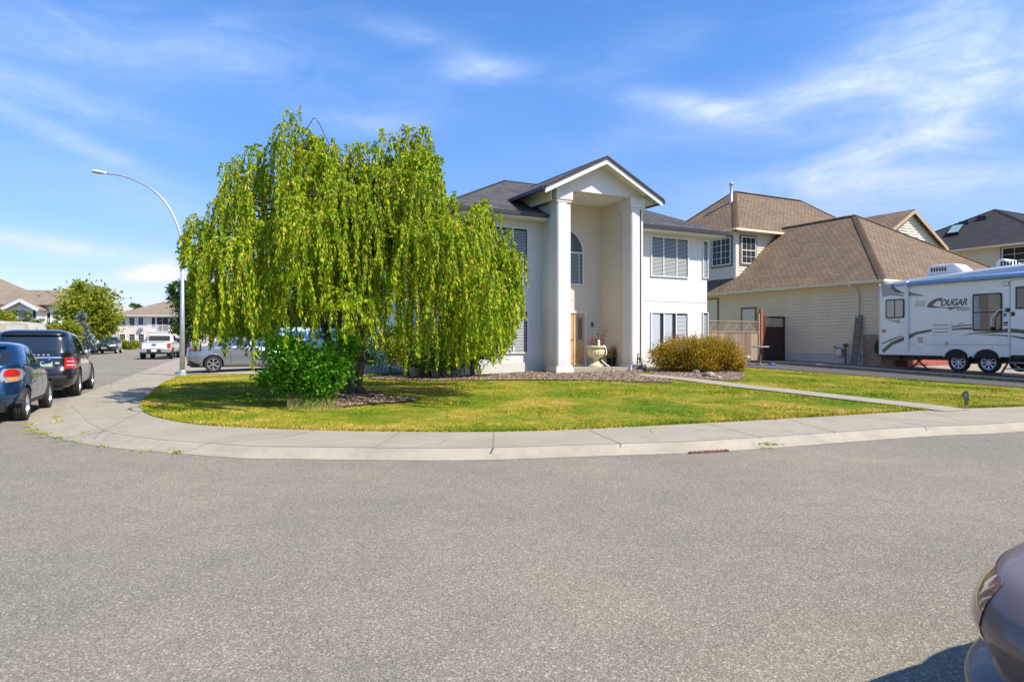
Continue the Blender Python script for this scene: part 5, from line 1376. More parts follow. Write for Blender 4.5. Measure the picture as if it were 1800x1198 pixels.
for i, (u, v, rv, lb) in enumerate(((5, 560, 16, 'green cedar shrub at the left edge before the arched house'), (22, 558, 11, 'small pointed cedar left of the arched gable window'), (28, 557, 13, 'pointed cedar just left of the arched gable window'), (49, 560, 16, 'wide dense cedar right of the arched gable window'), (62, 572, 12, 'low cedar between the gable wall and the balcony'), (74, 574, 15, 'rounded cedar below the far left balcony'), (92, 577, 13, 'darkest low cedar below the balcony right end'))):
    tree_px('cedar_shrub', lb, u, 600, 60 + i, [(u, v + 8, 7, 9), (u, v - 2, 5, rv * .7), (u, v + 22, 8, 12)], LM['cedar'], 1600, .14, (.05, 1.5), z=.6, cat='shrub', group='cedars in front of the arched house')
tree_px('street_shrub', 'yellow-green bushy shrub at the far left edge behind the black suv', 4, 600, 50, [(4, 572, 22, 18), (-10, 560, 20, 20), (22, 585, 14, 12)], LM['yellow'], 3500, .2, (.06, 1), cat='shrub')
tree_px('street_shrub', 'yellow-green low shrub below the balcony behind the black suv', 112, 600, 56, [(112, 578, 18, 16), (98, 588, 14, 12), (126, 585, 12, 16)], LM['yellow'], 3500, .2, (.06, 1), cat='shrub')
for i, (u, v, ru, rv, lb) in enumerate(((222, 609, 7, 5, 'low golden shrub leftmost before the pink house'), (236, 608, 8, 6, 'low golden shrub before the middle windows of the pink house'), (206, 610, 5, 4, 'small rust coloured round shrub beside the dark crossover'))):
    tree_px('garden_shrub', lb, u, 615, 92, [(u, v, ru, rv)], LM['maple' if i == 2 else 'yellow'], 900, .3, (.04, .4), cat='shrub', group='low shrubs before the pink house')
# darker trees that close the view behind the weeping tree
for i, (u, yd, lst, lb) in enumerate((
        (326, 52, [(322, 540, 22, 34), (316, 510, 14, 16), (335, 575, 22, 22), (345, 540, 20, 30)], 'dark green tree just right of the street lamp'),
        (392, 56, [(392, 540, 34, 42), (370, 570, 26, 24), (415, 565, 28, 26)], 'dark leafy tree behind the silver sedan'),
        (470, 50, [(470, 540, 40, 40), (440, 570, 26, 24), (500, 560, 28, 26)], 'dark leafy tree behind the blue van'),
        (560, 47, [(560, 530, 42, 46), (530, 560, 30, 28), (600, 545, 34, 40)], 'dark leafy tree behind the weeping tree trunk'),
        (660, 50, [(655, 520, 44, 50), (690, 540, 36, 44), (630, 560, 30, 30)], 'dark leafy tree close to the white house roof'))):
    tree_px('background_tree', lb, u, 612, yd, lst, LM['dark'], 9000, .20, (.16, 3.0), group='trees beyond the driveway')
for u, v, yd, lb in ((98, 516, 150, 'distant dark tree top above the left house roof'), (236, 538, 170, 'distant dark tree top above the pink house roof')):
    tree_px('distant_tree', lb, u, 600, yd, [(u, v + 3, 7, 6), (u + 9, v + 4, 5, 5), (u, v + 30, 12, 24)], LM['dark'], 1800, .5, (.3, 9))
# ================================================================ vehicles
class Shell:
    """car body: outline rows from the sill up to the roof; x forward, y left, z up, x=0 at the rear bumper"""
    def __init__(s, rows, nr=5.0, nf=3.4, dense=5):
        A = [np.array(r[:5], float) for r in rows]      # xf, zf, xr, zr, hw
        P = [2 * A[0] - A[1]] + A + [2 * A[-1] - A[-2]]; out = []
        for i in range(1, len(P) - 2):
            a, b, c, d = P[i - 1:i + 3]
            for k in range(dense):
                t = k / dense
                lin = b + (c - b) * t; cr = .5 * (2 * b + (c - a) * t + (2 * a - 5 * b + 4 * c - d) * t * t + (3 * b - a - 3 * c + d) * t ** 3)
                out.append(lin * .45 + cr * .55)
        out.append(A[-1]); s.R = out; s.nr, s.nf = nr, nf
    def yw(s, r, x):
        xf, zf, xr, zr, hw = r; xm = (xf + xr) / 2; h = (xf - xr) / 2
        n = s.nr if x < xm else s.nf
        t = min(1, abs(x - xm) / max(h, 1e-6)); return hw * (1 - t ** n) ** (1 / n) if t < 1 else 0
    def zx(s, r, x): xf, zf, xr, zr, hw = r; t = max(0, min(1, (x - xr) / max(xf - xr, 1e-6))); return zr + (zf - zr) * t
    def side(s, x, z):
        """half width at (x, z)"""
        best = None; prev = None
        for r in s.R:
            if not (r[2] - .01 <= x <= r[0] + .01): prev = None; continue
            zz, yy = s.zx(r, x), s.yw(r, x)
            if prev and (prev[0] - z) * (zz - z) <= 0:
                t = (z - prev[0]) / (zz - prev[0] + 1e-9); return prev[1] + (yy - prev[1]) * t
            prev = (zz, yy); best = yy
        return best or 0
    def end(s, y, z, rear=True):
        prev = None; n = s.nr if rear else s.nf; last = 0
        for r in s.R:
            xf, zf, xr, zr, hw = r; xm = (xf + xr) / 2; t = abs(y) / max(hw, 1e-6)
            if t > 1: continue
            k = (1 - t ** n) ** (1 / n); x = xm - (xm - xr) * k if rear else xm + (xf - xm) * k; zz = s.zx(r, x)
            if prev and (prev[0] - z) * (zz - z) <= 0:
                f = (z - prev[0]) / (zz - prev[0] + 1e-9); return prev[1] + (x - prev[1]) * f
            prev = (zz, x); last = x
        return last
    def mesh(s, name, m, parent, wheels=(), wr=.4, K=110):
        rings = []
        for r in s.R:
            xf, zf, xr, zr, hw = r; xm = (xf + xr) / 2; h = (xf - xr) / 2; pts = []
            for th in np.linspace(0, math.pi, 360):
                c, s_ = math.cos(th), math.sin(th); n = s.nr if c > 0 else s.nf
                pts.append((xm - h * (abs(c) ** (2 / n)) * (1 if c > 0 else -1), hw * abs(s_) ** (2 / n)))
            pts = np.array(pts); cum = np.concatenate([[0], np.cumsum(np.linalg.norm(np.diff(pts, axis=0), axis=1))])
            t = np.linspace(0, cum[-1], K + 1); X = np.interp(t, cum, pts[:, 0]); Y = np.interp(t, cum, pts[:, 1])
            rings.append([(x, y, s.zx(r, x)) for x, y in zip(X, Y)])
        V, Fs = [], []
        for sg in (1, -1):
            b = len(V)
            for rg in rings: V += [(x, y * sg, z) for x, y, z in rg]
            for j in range(len(rings) - 1):
                for i in range(K): q = (b + j * (K + 1) + i, b + j * (K + 1) + i + 1, b + (j + 1) * (K + 1) + i + 1, b + (j + 1) * (K + 1) + i); Fs.append(q if sg == -1 else q[::-1])
        V = np.array(V)
        keep = []
        minhw = max(r[4] for r in s.R) * .72
        dead = np.zeros(len(V), bool)
        for wx, wz in wheels:
            d = np.hypot(V[:, 0] - wx, V[:, 2] - wz); sel = (np.abs(V[:, 1]) > minhw)
            ins = sel & (d < wr); dead |= ins & (d < wr - .035)
            sn = sel & (d < wr + .02) & (d >= wr - .035); k = wr / np.maximum(d, 1e-6)
            V[sn, 0] = wx + (V[sn, 0] - wx) * k[sn]; V[sn, 2] = wz + (V[sn, 2] - wz) * k[sn]
        Fs = [f for f in Fs if not any(dead[i] for i in f)]
        me = bpy.data.meshes.new(name); me.from_pydata([tuple(v) for v in V], [], Fs); me.materials.append(m)
        bm = bmesh.new(); bm.from_mesh(me); bmesh.ops.remove_doubles(bm, verts=bm.verts, dist=.002)
        bmesh.ops.delete(bm, geom=[v for v in bm.verts if not v.link_faces], context='VERTS')
        bmesh.ops.recalc_face_normals(bm, faces=bm.faces); bm.to_mesh(me); bm.free()
        me.polygons.foreach_set('use_smooth', [True] * len(me.polygons))
        o = bpy.data.objects.new(name, me); C.objects.link(o); o.parent = parent; return o
    def sidepatch(s, name, xs, lo, hi, m, parent, sides=(1, -1), off=.006, nz=6):
        """panel on the body side between curves lo(x), hi(x)"""
        outs = []
        for sg in sides:
            V, Fc = [], []; X = np.linspace(xs[0], xs[1], max(3, int((xs[1] - xs[0]) / .04) + 1))
            for x in X:
                a, b = lo(x), hi(x)
                for j in range(nz + 1): z = a + (b - a) * j / nz; V.append((x, sg * (s.side(x, z) + off), z))
            for i in range(len(X) - 1):
                for j in range(nz): k = i * (nz + 1) + j; Fc.append((k, k + nz + 1, k + nz + 2, k + 1)[::sg])
            mb = MB(); mb.add(V, Fc); o = mb.build(name, m, parent, smooth=True, recalc=False); outs.append(o)
        return outs
    def endpatch(s, name, ys, lo, hi, m, parent, rear=True, off=.006, nz=6, ny=None, zmap=None):
        V, Fc = [], []; Y = np.linspace(ys[0], ys[1], ny or max(3, int((ys[1] - ys[0]) / .05) + 1)); sg = -1 if rear else 1
        for y in Y:
            a, b = (lo(y) if callable(lo) else lo), (hi(y) if callable(hi) else hi)
            for j in range(nz + 1): z = a + (b - a) * j / nz; V.append((s.end(y, z, rear) + sg * off, y, z))
        for i in range(len(Y) - 1):
            for j in range(nz): k = i * (nz + 1) + j; Fc.append((k, k + 1, k + nz + 2, k + nz + 1) if rear else (k, k + nz + 1, k + nz + 2, k + 1))
        mb = MB(); mb.add(V, Fc); return mb.build(name, m, parent, smooth=True, recalc=False)
def wheel(par, x, y, r, w, rimm, spokes=10, side=1, twist=0.0, rr=.68):
    """tyre is the part; rim its sub-part"""
    mb = MB(); hw = w / 2
    prof = [(r * rr, -hw * .78), (r * .80, -hw), (r * .93, -hw * .98), (r * .985, -hw * .82), (r, -hw * .55), (r, -hw * .30), (r * .982, -hw * .27), (r * .982, -hw * .21), (r, -hw * .18), (r, hw * .18), (r * .982, hw * .21), (r * .982, hw * .27), (r, hw * .30), (r, hw * .55), (r * .985, hw * .82), (r * .93, hw * .98), (r * .80, hw), (r * rr, hw * .78)]
    mb.lathe(prof, (x, y, r), 40, 'y'); t = mb.build('wheel', M['rubber'], par, smooth=True)
    mb = MB(); R0 = r * rr; o = side * hw
    mb.lathe([(R0 * 1.01, -o * .8), (R0 * 1.01, o * .8), (R0 * .93, o * .82), (R0 * .88, o * .35), (R0 * .88, -o * .8)], (x, y, r), 40, 'y')
    mb.lathe([(0, o * .62), (R0 * .16, o * .62), (R0 * .2, o * .52), (R0 * .2, 0)], (x, y, r), 20, 'y')
    for k in range(spokes):
        a = 2 * math.pi * k / spokes; a2 = a + twist; wd = 2.1 * R0 / spokes * .38
        P0 = Vector((math.cos(a), 0, math.sin(a))) * R0 * .15; P1 = Vector((math.cos(a2), 0, math.sin(a2))) * R0 * .95
        s0 = Vector((-math.sin(a), 0, math.cos(a))) * wd * .6; s1 = Vector((-math.sin(a2), 0, math.cos(a2))) * wd
        c = Vector((x, y, r)); yo = Vector((0, o * .60, 0)); yo1 = Vector((0, o * .74, 0)); yi = Vector((0, o * .42, 0))
        vs = [c + P0 - s0 + yo, c + P0 + s0 + yo, c + P1 + s1 + yo1, c + P1 - s1 + yo1, c + P0 - s0 + yi, c + P0 + s0 + yi, c + P1 + s1 + yi, c + P1 - s1 + yi]
        mb.add(vs, [(0, 1, 2, 3), (7, 6, 5, 4), (0, 4, 5, 1), (1, 5, 6, 2), (2, 6, 7, 3), (3, 7, 4, 0)])
    mb.build('rim', rimm, t)
    mb = MB(); mb.lathe([(0, o * .2), (R0 * .86, o * .2)], (x, y, r), 24, 'y'); mb.build('brake', M['alloy_dk'], t)
    return t
def underbody(par, L, hw, zt, wheels, wr, z0=.2):
    mb = MB(); mb.box(.15 if wheels else .8, L - .15, -hw * .70, hw * .70, z0, zt); 
    for wx, wz in wheels:                         # arch liners
        for sg in (1, -1):
            n = 14; prev = None
            for i in range(n + 1):
                a = math.pi * i / n - .1 + .2 * i / n * 0; q = [(wx + (wr + .004) * math.cos(a), sg * hw * k, wz + (wr + .004) * math.sin(a)) for k in (.70, .975)]
                if prev: mb.add(prev + q[::-1], [(0, 1, 2, 3)])
                prev = q
    return mb.build('underbody', M['black'], par, recalc=False)
def seam(sh, par, x, z0, z1, side=-1, w=.006):
    mb = MB(); V = []
    for i in range(13):
        z = z0 + (z1 - z0) * i / 12; y = side * (sh.side(x, z) + .003); V += [(x - w, y, z), (x + w, y, z)]
    mb.add(V, [(2 * i, 2 * i + 1, 2 * i + 3, 2 * i + 2) for i in range(12)])
    return mb
def mirror(par, x, y, z, m, sg, k=1.0):
    mb = MB(); mb.lathe([(.0, -.12), (.075, -.11), (.10, -.05), (.10, .05), (.075, .10), (0, .11)], (0, 0, 0), 12, 'y')
    mb.v = [(x + vx * .75 * k, y + sg * .14 * k + vy * k, z + vz * k) for vx, vy, vz in mb.v]
    mb.beam((x, y - sg * .03, z - .06), (x, y + sg * .08, z - .04), .05, .04); return mb.build('wing_mirror', m, par, smooth=True)
def text_on(par, body, size, m, M4, name='lettering', ext=.004, shear=0, bold=0, xscale=1.0, space=1.0):
    cu = bpy.data.curves.new(name, 'FONT'); cu.body = body; cu.size = size; cu.extrude = ext; cu.shear = shear; cu.offset = bold; cu.space_character = space
    cu.align_x = 'CENTER'; cu.align_y = 'CENTER'
    tmp = bpy.data.objects.new('tmp', cu); C.objects.link(tmp)
    dg = bpy.context.evaluated_depsgraph_get(); me = bpy.data.meshes.new_from_object(tmp.evaluated_get(dg)); bpy.data.objects.remove(tmp)
    me.transform(M4 @ Matrix.Diagonal((xscale, 1, 1, 1))); me.materials.clear(); me.materials.append(m); me.name = name
    o = bpy.data.objects.new(name, me); C.objects.link(o); o.parent = par; return o

def place(name, label, cat, P, ang, loc_x, loc_y, z):
    """put local point (loc_x, loc_y) on world P, nose pointing along ang"""
    c, s = math.cos(ang), math.sin(ang); return thing(name, label, cat, (P[0] - (c * loc_x - s * loc_y), P[1] - (s * loc_x + c * loc_y), z), ang)

# ---- black suv parked in front of the hatchback
P_black = paint('black_car_paint', (.010, .011, .013), .2, .22)
rA, rB_ = on_road(141, 697.5), on_road(164, 684)
ang = math.atan2(rB_.y - rA.y, rB_.x - rA.x)
suv = place('suv', 'black boxy suv parked ahead of the blue hatchback, seen from behind', 'suv', rA, ang, 1.03, -.985, .0)
rows = [(4.86, .30, .20, .30, .90), (4.93, .38, .08, .38, .955), (4.97, .55, .02, .55, .985), (4.97, .72, .05, .72, .99), (4.95, .86, .12, .88, .985), (4.90, .98, .14, 1.02, .965), (4.72, 1.07, .15, 1.14, .945),
        (3.72, 1.17, .17, 1.22, .93), (3.45, 1.32, .24, 1.38, .885), (3.14, 1.52, .33, 1.60, .83), (2.94, 1.66, .40, 1.74, .78), (2.82, 1.72, .46, 1.79, .72), (2.6, 1.775, .62, 1.83, .60), (2.3, 1.80, .9, 1.845, .35), (1.9, 1.81, 1.3, 1.85, .02)]
wh = [(1.03, .385), (3.95, .385)]
S1 = Shell(rows, 7, 3.6, 4); S1.mesh('body', P_black, suv, wh, .455); underbody(suv, 4.95, .985, 1.0, wh, .455, .24)
for wx, wz in wh:
    for sg in (1, -1): wheel(suv, wx, sg * .86, .385, .27, M['alloy'], 10, sg)
belt = lambda x: 1.20 + .00 * x
S1.sidepatch('side_window', (.98, 1.9), lambda x: 1.235, lambda x: 1.60 - max(0, 1.08 - x) * .2, M['glass_dk'], suv)
S1.sidepatch('side_window', (1.96, 2.92), lambda x: 1.225, lambda x: 1.60, M['glass_dk'], suv)
S1.sidepatch('side_window', (2.98, 3.58), lambda x: 1.22, lambda x: max(1.23, 1.60 - (x - 2.98) * .60), M['glass_dk'], suv)
S1.sidepatch('side_window', (.50, .92), lambda x: 1.25, lambda x: 1.55, M['glass_dk'], suv)
S1.endpatch('rear_window', (-.76, .76), 1.26, 1.66, M['glass_dk'], suv, nz=8)
S1.endpatch('windshield', (-.72, .72), 1.22, 1.62, M['glass_dk'], suv, rear=False)
S1.endpatch('plate_recess', (-.52, .52), .80, 1.06, M['black'], suv)
S1.endpatch('tailgate_trim', (-.74, .74), 1.082, 1.115, M['chrome'], suv, off=.014, nz=2)
S1.endpatch('number_plate', (-.47, -.20), .86, 1.00, mat('plate_green', (.10, .30, .16), .4, col2=(.35, .45, .40), vscale=14), suv, off=.02)
S1.endpatch('number_plate', (-.15, -.02), .90, 1.00, mat('plate_blue', (.04, .09, .28), .4), suv, off=.02)
S1.endpatch('badge', (-.62, -.53), .93, .98, M['steel'], suv, off=.014)
for sg in (1, -1):
    a, b = sorted((sg * .73, sg * .955)); S1.endpatch('taillight', (a, b), .80, 1.10, M['red'], suv, off=.014, ny=12)
    a, b = sorted((sg * .78, sg * .93)); S1.endpatch('reversing_light', (a, b), .885, .905, M['clear'], suv, off=.018, ny=6, nz=2); S1.endpatch('reversing_light', (a, b), .985, 1.0, M['clear'], suv, off=.018, ny=6, nz=2)
    mirror(suv, 3.55, sg * .93, 1.24, P_black, sg)
S1.endpatch('bumper_panel', (-.80, .80), .50, .66, M['black'], suv, off=.01)
S1.endpatch('bumper_lip', (-.86, .86), .66, .70, P_black, suv, off=.035)
S1.endpatch('spoiler', (-.74, .74), 1.69, 1.75, P_black, suv, off=.07)
for x in (1.93, 2.95, 3.62): seam(S1, suv, x, .42, 1.18).build('door_seam', M['black'], suv, recalc=False)
for x in (2.05, 3.08): 
    for sg in (-1, 1):
        mb = MB(); y = S1.side(x, 1.08) + .02; mb.box(x - .11, x + .11, min(sg * y, sg * (y + .03)), max(sg * y, sg * (y + .03)), 1.06, 1.09); mb.build('door_handle', P_black, suv, bevel=.008)
lt = mat('silver_lettering', (.65, .66, .68), .3, metal=.6)
for i, ch in enumerate('RANGE ROVER'):
    if ch == ' ': continue
    y = .70 - i * .108; z = 1.165; xx = S1.end(y, z) - .014
    text_on(suv, ch, .060, lt, Matrix.Translation((xx, y, z)) @ Matrix(((0, 0, -1, 0), (-1, 0, 0, 0), (0, 1, 0, 0), (0, 0, 0, 1))), xscale=1.5, bold=.003)
mb = MB(); mb.lathe([(0, .03), (.02, .02), (.03, 0)], (.9, 0, 1.85), 8); mb.add([(.75, 0, 1.85), (.98, 0, 1.85), (.93, 0, 1.90)], [(0, 1, 2)]); mb.build('antenna', P_black, suv)

# ---- blue hatchback, cut by the left edge
P_blue = paint('blue_car_paint', (.006, .045, .135), .55, .25)
rA, rB_ = on_road(49, 739.5), on_road(88, 719)
ang = math.atan2(rB_.y - rA.y, rB_.x - rA.x)
hat = place('hatchback', 'metallic blue hatchback at the left edge, seen from behind with round lamps', 'hatchback', rA, ang, .78, -.87, .0)
rows = [(4.20, .25, .16, .30, .80), (4.30, .34, .06, .38, .85), (4.35, .50, .00, .52, .885), (4.34, .62, .02, .66, .89), (4.28, .74, .09, .80, .885), (4.05, .84, .13, .92, .875), (3.65, .93, .16, 1.00, .865),
        (3.10, 1.01, .19, 1.08, .85), (2.80, 1.18, .36, 1.22, .80), (2.55, 1.33, .55, 1.36, .74), (2.38, 1.43, .68, 1.45, .68), (2.25, 1.475, .80, 1.49, .60), (2.1, 1.505, 1.0, 1.515, .48), (1.9, 1.525, 1.25, 1.53, .25), (1.65, 1.53, 1.5, 1.53, .02)]
wh = [(.78, .315), (3.38, .315)]
S2_ = Shell(rows, 4.4, 3.0, 4); S2_.mesh('body', P_blue, hat, wh, .375); underbody(hat, 4.3, .88, .8, wh, .375, .22)
for wx, wz in wh:
    for sg in (1, -1): wheel(hat, wx, sg * .775, .315, .205, M['alloy'], 7, sg)
S2_.sidepatch('side_window', (1.02, 1.62), lambda x: 1.09, lambda x: min(1.40, 1.12 + (x - .95) * .62), M['glass_dk'], hat)
S2_.sidepatch('side_window', (1.68, 2.22), lambda x: 1.085, lambda x: 1.41 - max(0, x - 2.1) * .1, M['glass_dk'], hat)
S2_.sidepatch('side_window', (2.28, 2.86), lambda x: 1.075, lambda x: max(1.09, 1.40 - (x - 2.28) * .55), M['glass_dk'], hat)
S2_.endpatch('rear_window', (-.66, .66), lambda y: 1.06 + .05 * abs(y), lambda y: 1.37 - .08 * y * y, M['glass_dk'], hat, nz=10)
# red curved sticker stripe on the rear glass
S2_.endpatch('window_sticker', (-.50, -.46), 1.10, 1.26, M['red'], hat, off=.012)
S2_.endpatch('windshield', (-.62, .62), 1.10, 1.40, M['glass_dk'], hat, rear=False)
S2_.endpatch('spoiler', (-.56, .56), 1.43, 1.475, P_blue, hat, off=.10)
S2_.endpatch('number_plate', (-.16, .16), .70, .84, M['white'], hat, off=.012)
S2_.endpatch('bumper_line', (-.80, .80), .62, .632, M['black'], hat, off=.006)
for sg in (1, -1):
    a, b = sorted((sg * .54, sg * .835)); S2_.endpatch('taillight', (a, b), lambda y: .90 - .13 * max(0, 1 - ((abs(y) - .6875) / .148) ** 6) ** .5 + .10 * (abs(y) - .69), lambda y: .90 + .12 * max(0, 1 - ((abs(y) - .6875) / .148) ** 6) ** .5, mat('silvery_lens', (.36, .37, .39), .12, coat=.8, metal=.4), hat, off=.012, ny=14)
    a, b = sorted((sg * .59, sg * .79)); S2_.endpatch('red_lamp', (a, b), lambda y: .865 + 1.2 * (abs(y) - .69) ** 2, lambda y: 1.015 - 6 * (abs(y) - .69) ** 2, M['red'], hat, off=.018, ny=10)
    a, b = sorted((sg * .66, sg * .78)); S2_.endpatch('amber_lamp', (a, b), .80, .85, M['amber'], hat, off=.018, ny=8)
    mirror(hat, 2.80, sg * .82, 1.10, P_blue, sg, .6)
for x in (1.65, 2.27, 3.02): seam(S2_, hat, x, .40, 1.05).build('door_seam', M['black'], hat, recalc=False)
for x in (1.78, 2.42):
    mb = MB(); y = -(S2_.side(x, .97) + .02); mb.box(x - .09, x + .09, y - .025, y, .955, .985); mb.build('door_handle', P_blue, hat, bevel=.006)
S2_.sidepatch('sill', (1.2, 3.0), lambda x: .27, lambda x: .36, M['black'], hat, off=.012)

# ---- silver sedan on the driveway
P_sil = paint('silver_grey_paint', (.26, .28, .31), .55, .3)
py = 27.2; rA = ((375 - 900) / F * py, py)
zz = gz(*rA) + .03
sed = place('sedan', 'silver-grey sedan on the driveway behind the weeping tree', 'sedan', rA, R(26), .98, -.82, zz)
rows = [(4.5, .22, .18, .26, .82), (4.62, .32, .07, .34, .88), (4.68, .48, .02, .50, .905), (4.66, .62, .0, .66, .91), (4.56, .72, .03, .80, .90), (4.3, .81, .04, .93, .885), (3.95, .88, .10, 1.00, .87),
        (3.55, .95, .75, 1.05, .85), (3.15, 1.13, 1.00, 1.17, .76), (2.85, 1.26, 1.25, 1.29, .69), (2.65, 1.34, 1.42, 1.36, .62), (2.45, 1.39, 1.65, 1.40, .50), (2.25, 1.415, 1.85, 1.415, .3), (2.1, 1.42, 2.0, 1.42, .02)]
wh = [(.98, .33), (3.70, .33)]
S3 = Shell(rows, 4.5, 3.0, 4); S3.mesh('body', P_sil, sed, wh, .385); underbody(sed, 4.6, .90, .75, wh, .385, .2)
for wx, wz in wh:
    for sg in (1, -1): wheel(sed, wx, sg * .79, .33, .215, M['alloy'], 6, sg, .55)
gm = mat('sedan_glass', (.03, .07, .14), .05, coat=1)
S3.sidepatch('side_window', (1.12, 1.62), lambda x: 1.05, lambda x: min(1.29, 1.07 + (x - 1.12) * .42), gm, sed)
S3.sidepatch('side_window', (1.67, 2.35), lambda x: 1.045, lambda x: 1.29, gm, sed)
S3.sidepatch('side_window', (2.40, 3.22), lambda x: 1.02, lambda x: max(1.03, 1.29 - (x - 2.45) * .33), gm, sed)
S3.endpatch('rear_window', (-.60, .60), 1.08, 1.32, gm, sed); S3.endpatch('windshield', (-.6, .6), 1.04, 1.32, gm, sed, rear=False)
for sg in (1, -1):
    S3.sidepatch('taillight', (.05, .42), lambda x: .80 + x * .22, lambda x: .93 - .0 * x, M['red'], sed, sides=(sg,), off=.010)
    S3.sidepatch('bumper_insert', (.04, .5), lambda x: .26 + .0 * x, lambda x: .52 - x * .42, M['black'], sed, sides=(sg,), off=.010)
    mirror(sed, 3.05, sg * .84, 1.04, P_sil, sg)
S3.endpatch('light_bar', (-.8, .8), .86, .89, M['red'], sed, off=.01)
for x in (1.62, 2.38, 3.3): seam(S3, sed, x, .35, 1.0).build('door_seam', M['black'], sed, recalc=False)
for x in (1.80, 2.55):
    mb = MB(); y = -(S3.side(x, .93) + .01); mb.box(x - .1, x + .1, y - .02, y, .92, .945); mb.build('door_handle', P_sil, sed)

# ---- pale blue van parked beyond the sedan
P_van = paint('pale_blue_paint', (.42, .56, .68), .2, .3)
py = 30.5; van = place('minivan', 'pale blue minivan beyond the silver sedan, glimpsed through hanging branches', 'van', ((515 - 900) / F * py, py), R(26), .9, -.85, gz(-9, py) + .03)
rows = [(4.8, .28, .12, .30, .88), (4.95, .45, .02, .45, .95), (4.98, .65, .0, .68, .965), (4.85, .85, .04, .95, .96), (4.3, 1.0, .08, 1.12, .945), (3.9, 1.12, .12, 1.22, .93), (3.3, 1.42, .22, 1.45, .86), (2.95, 1.62, .35, 1.65, .79), (2.7, 1.70, .5, 1.72, .68), (2.3, 1.74, .9, 1.75, .40), (1.8, 1.75, 1.4, 1.75, .02)]
wh = [(.95, .34), (3.95, .34)]
S4 = Shell(rows, 5, 3.2, 4); S4.mesh('body', P_van, van, wh, .40); underbody(van, 4.9, .96, .8, wh, .40)
for wx, wz in wh:
    for sg in (1, -1): wheel(van, wx, sg * .85, .34, .22, M['alloy'], 8, sg)
S4.sidepatch('side_window', (.55, 1.5), lambda x: 1.22, lambda x: 1.56, gm, van); S4.sidepatch('side_window', (1.56, 2.6), lambda x: 1.2, lambda x: 1.57, gm, van); S4.sidepatch('side_window', (2.66, 3.6), lambda x: 1.17, lambda x: max(1.18, 1.56 - (x - 2.75) * .42), gm, van)
S4.endpatch('rear_window', (-.7, .7), 1.22, 1.58, gm, van); S4.endpatch('windshield', (-.7, .7), 1.2, 1.6, gm, van, rear=False)
for sg in (1, -1): a, b = sorted((sg * .78, sg * .93)); S4.endpatch('taillight', (a, b), .85, 1.2, M['red'], van, off=.01, ny=8)

# ---- white pickup truck down the street, seen from behind
P_wh = paint('white_truck_paint', (.72, .73, .74), .1, .3)
yt = 45.5; xt = (247 - 900) / F * yt
trk = thing('pickup_truck', 'white pickup truck parked down the street, seen from behind', 'pickup truck', (xt + .9, yt, base(yt)), R(108))
rows = [(5.3, .45, .10, .45, .90), (5.45, .60, .08, .58, .96), (5.5, .80, .08, .80, .985), (5.45, 1.0, .09, 1.0, .98), (5.2, 1.10, .10, 1.14, .95), (4.2, 1.17, .12, 1.17, .90),
        (3.95, 1.20, 2.05, 1.20, .88), (3.55, 1.50, 2.12, 1.50, .83), (3.35, 1.66, 2.2, 1.66, .77), (3.2, 1.73, 2.3, 1.73, .66), (3.0, 1.76, 2.5, 1.76, .3), (2.9, 1.765, 2.7, 1.765, .02)]
wh = [(1.15, .38), (4.55, .38)]
S5 = Shell(rows, 8, 4, 4); S5.mesh('body', P_wh, trk, wh, .46); underbody(trk, 5.4, .97, .9, wh, .46, .35)
for wx, wz in wh:
    for sg in (1, -1): wheel(trk, wx, sg * .86, .38, .26, M['alloy_dk'], 6, sg)
S5.endpatch('tailgate', (-.74, .74), .72, 1.12, mat('tailgate_white', (.66, .67, .68), .3, coat=1), trk, off=.02)
for sg in (1, -1): a, b = sorted((sg * .77, sg * .94)); S5.endpatch('taillight', (a, b), .74, 1.08, M['red'], trk, off=.022, ny=6)
mb = MB(); mb.box(2.06, 2.10, -.66, .66, 1.26, 1.60); mb.build('rear_window', M['glass_dk'], trk)
mb = MB()
for a, b in ((-.95, -.42), (.42, .95)): mb.box(-.06, .10, a, b, .50, .70)
mb.build('bumper', M['chrome'], trk, bevel=.02)
mb = MB(); mb.box(-.05, .1, -.42, .42, .42, .68); mb.build('bumper_step', M['black'], trk)
mb = MB(); mb.box(-.07, -.055, -.16, .16, .52, .66); mb.build('number_plate', M['white'], trk)
mb = MB(); mb.box(.0, .055, -.13, .13, .98, 1.03); mb.build('tailgate_handle', M['black'], trk)
S5.sidepatch('side_window', (2.3, 2.85), lambda x: 1.24, lambda x: 1.58, M['glass_dk'], trk); S5.sidepatch('side_window', (2.9, 3.7), lambda x: 1.23, lambda x: max(1.24, 1.58 - max(0, x - 3.2) * .6), M['glass_dk'], trk)
S5.endpatch('windshield', (-.7, .7), 1.24, 1.64, M['glass_dk'], trk, rear=False)
for sg in (1, -1): mirror(trk, 3.75, sg * .90, 1.22, M['black'], sg)
# ---- small red car ahead of the truck
P_red = paint('dull_red_paint', (.20, .05, .04), .3, .35)
yt = 55.; car3 = thing('red_car', 'dull red car mostly hidden ahead of the white pickup truck', 'car', ((312 - 900) / F * yt, yt, base(yt)), R(108))
S6 = Shell([(r[0], r[1], r[2], r[3], r[4]) for r in [(4.1, .25, .16, .30, .80), (4.30, .40, .03, .42, .87), (4.32, .62, .02, .66, .89), (4.0, .84, .13, .92, .875), (3.10, 1.01, .19, 1.08, .85), (2.55, 1.30, .55, 1.33, .74), (2.25, 1.44, .80, 1.46, .60), (1.9, 1.5, 1.25, 1.5, .25), (1.65, 1.5, 1.5, 1.5, .02)]], 5, 3, 4)
wh = [(.8, .31), (3.4, .31)]; S6.mesh('body', P_red, car3, wh, .375); underbody(car3, 4.2, .88, .8, wh, .375)
for wx, wz in wh:
    for sg in (1, -1): wheel(car3, wx, sg * .77, .31, .2, M['alloy'], 6, sg)
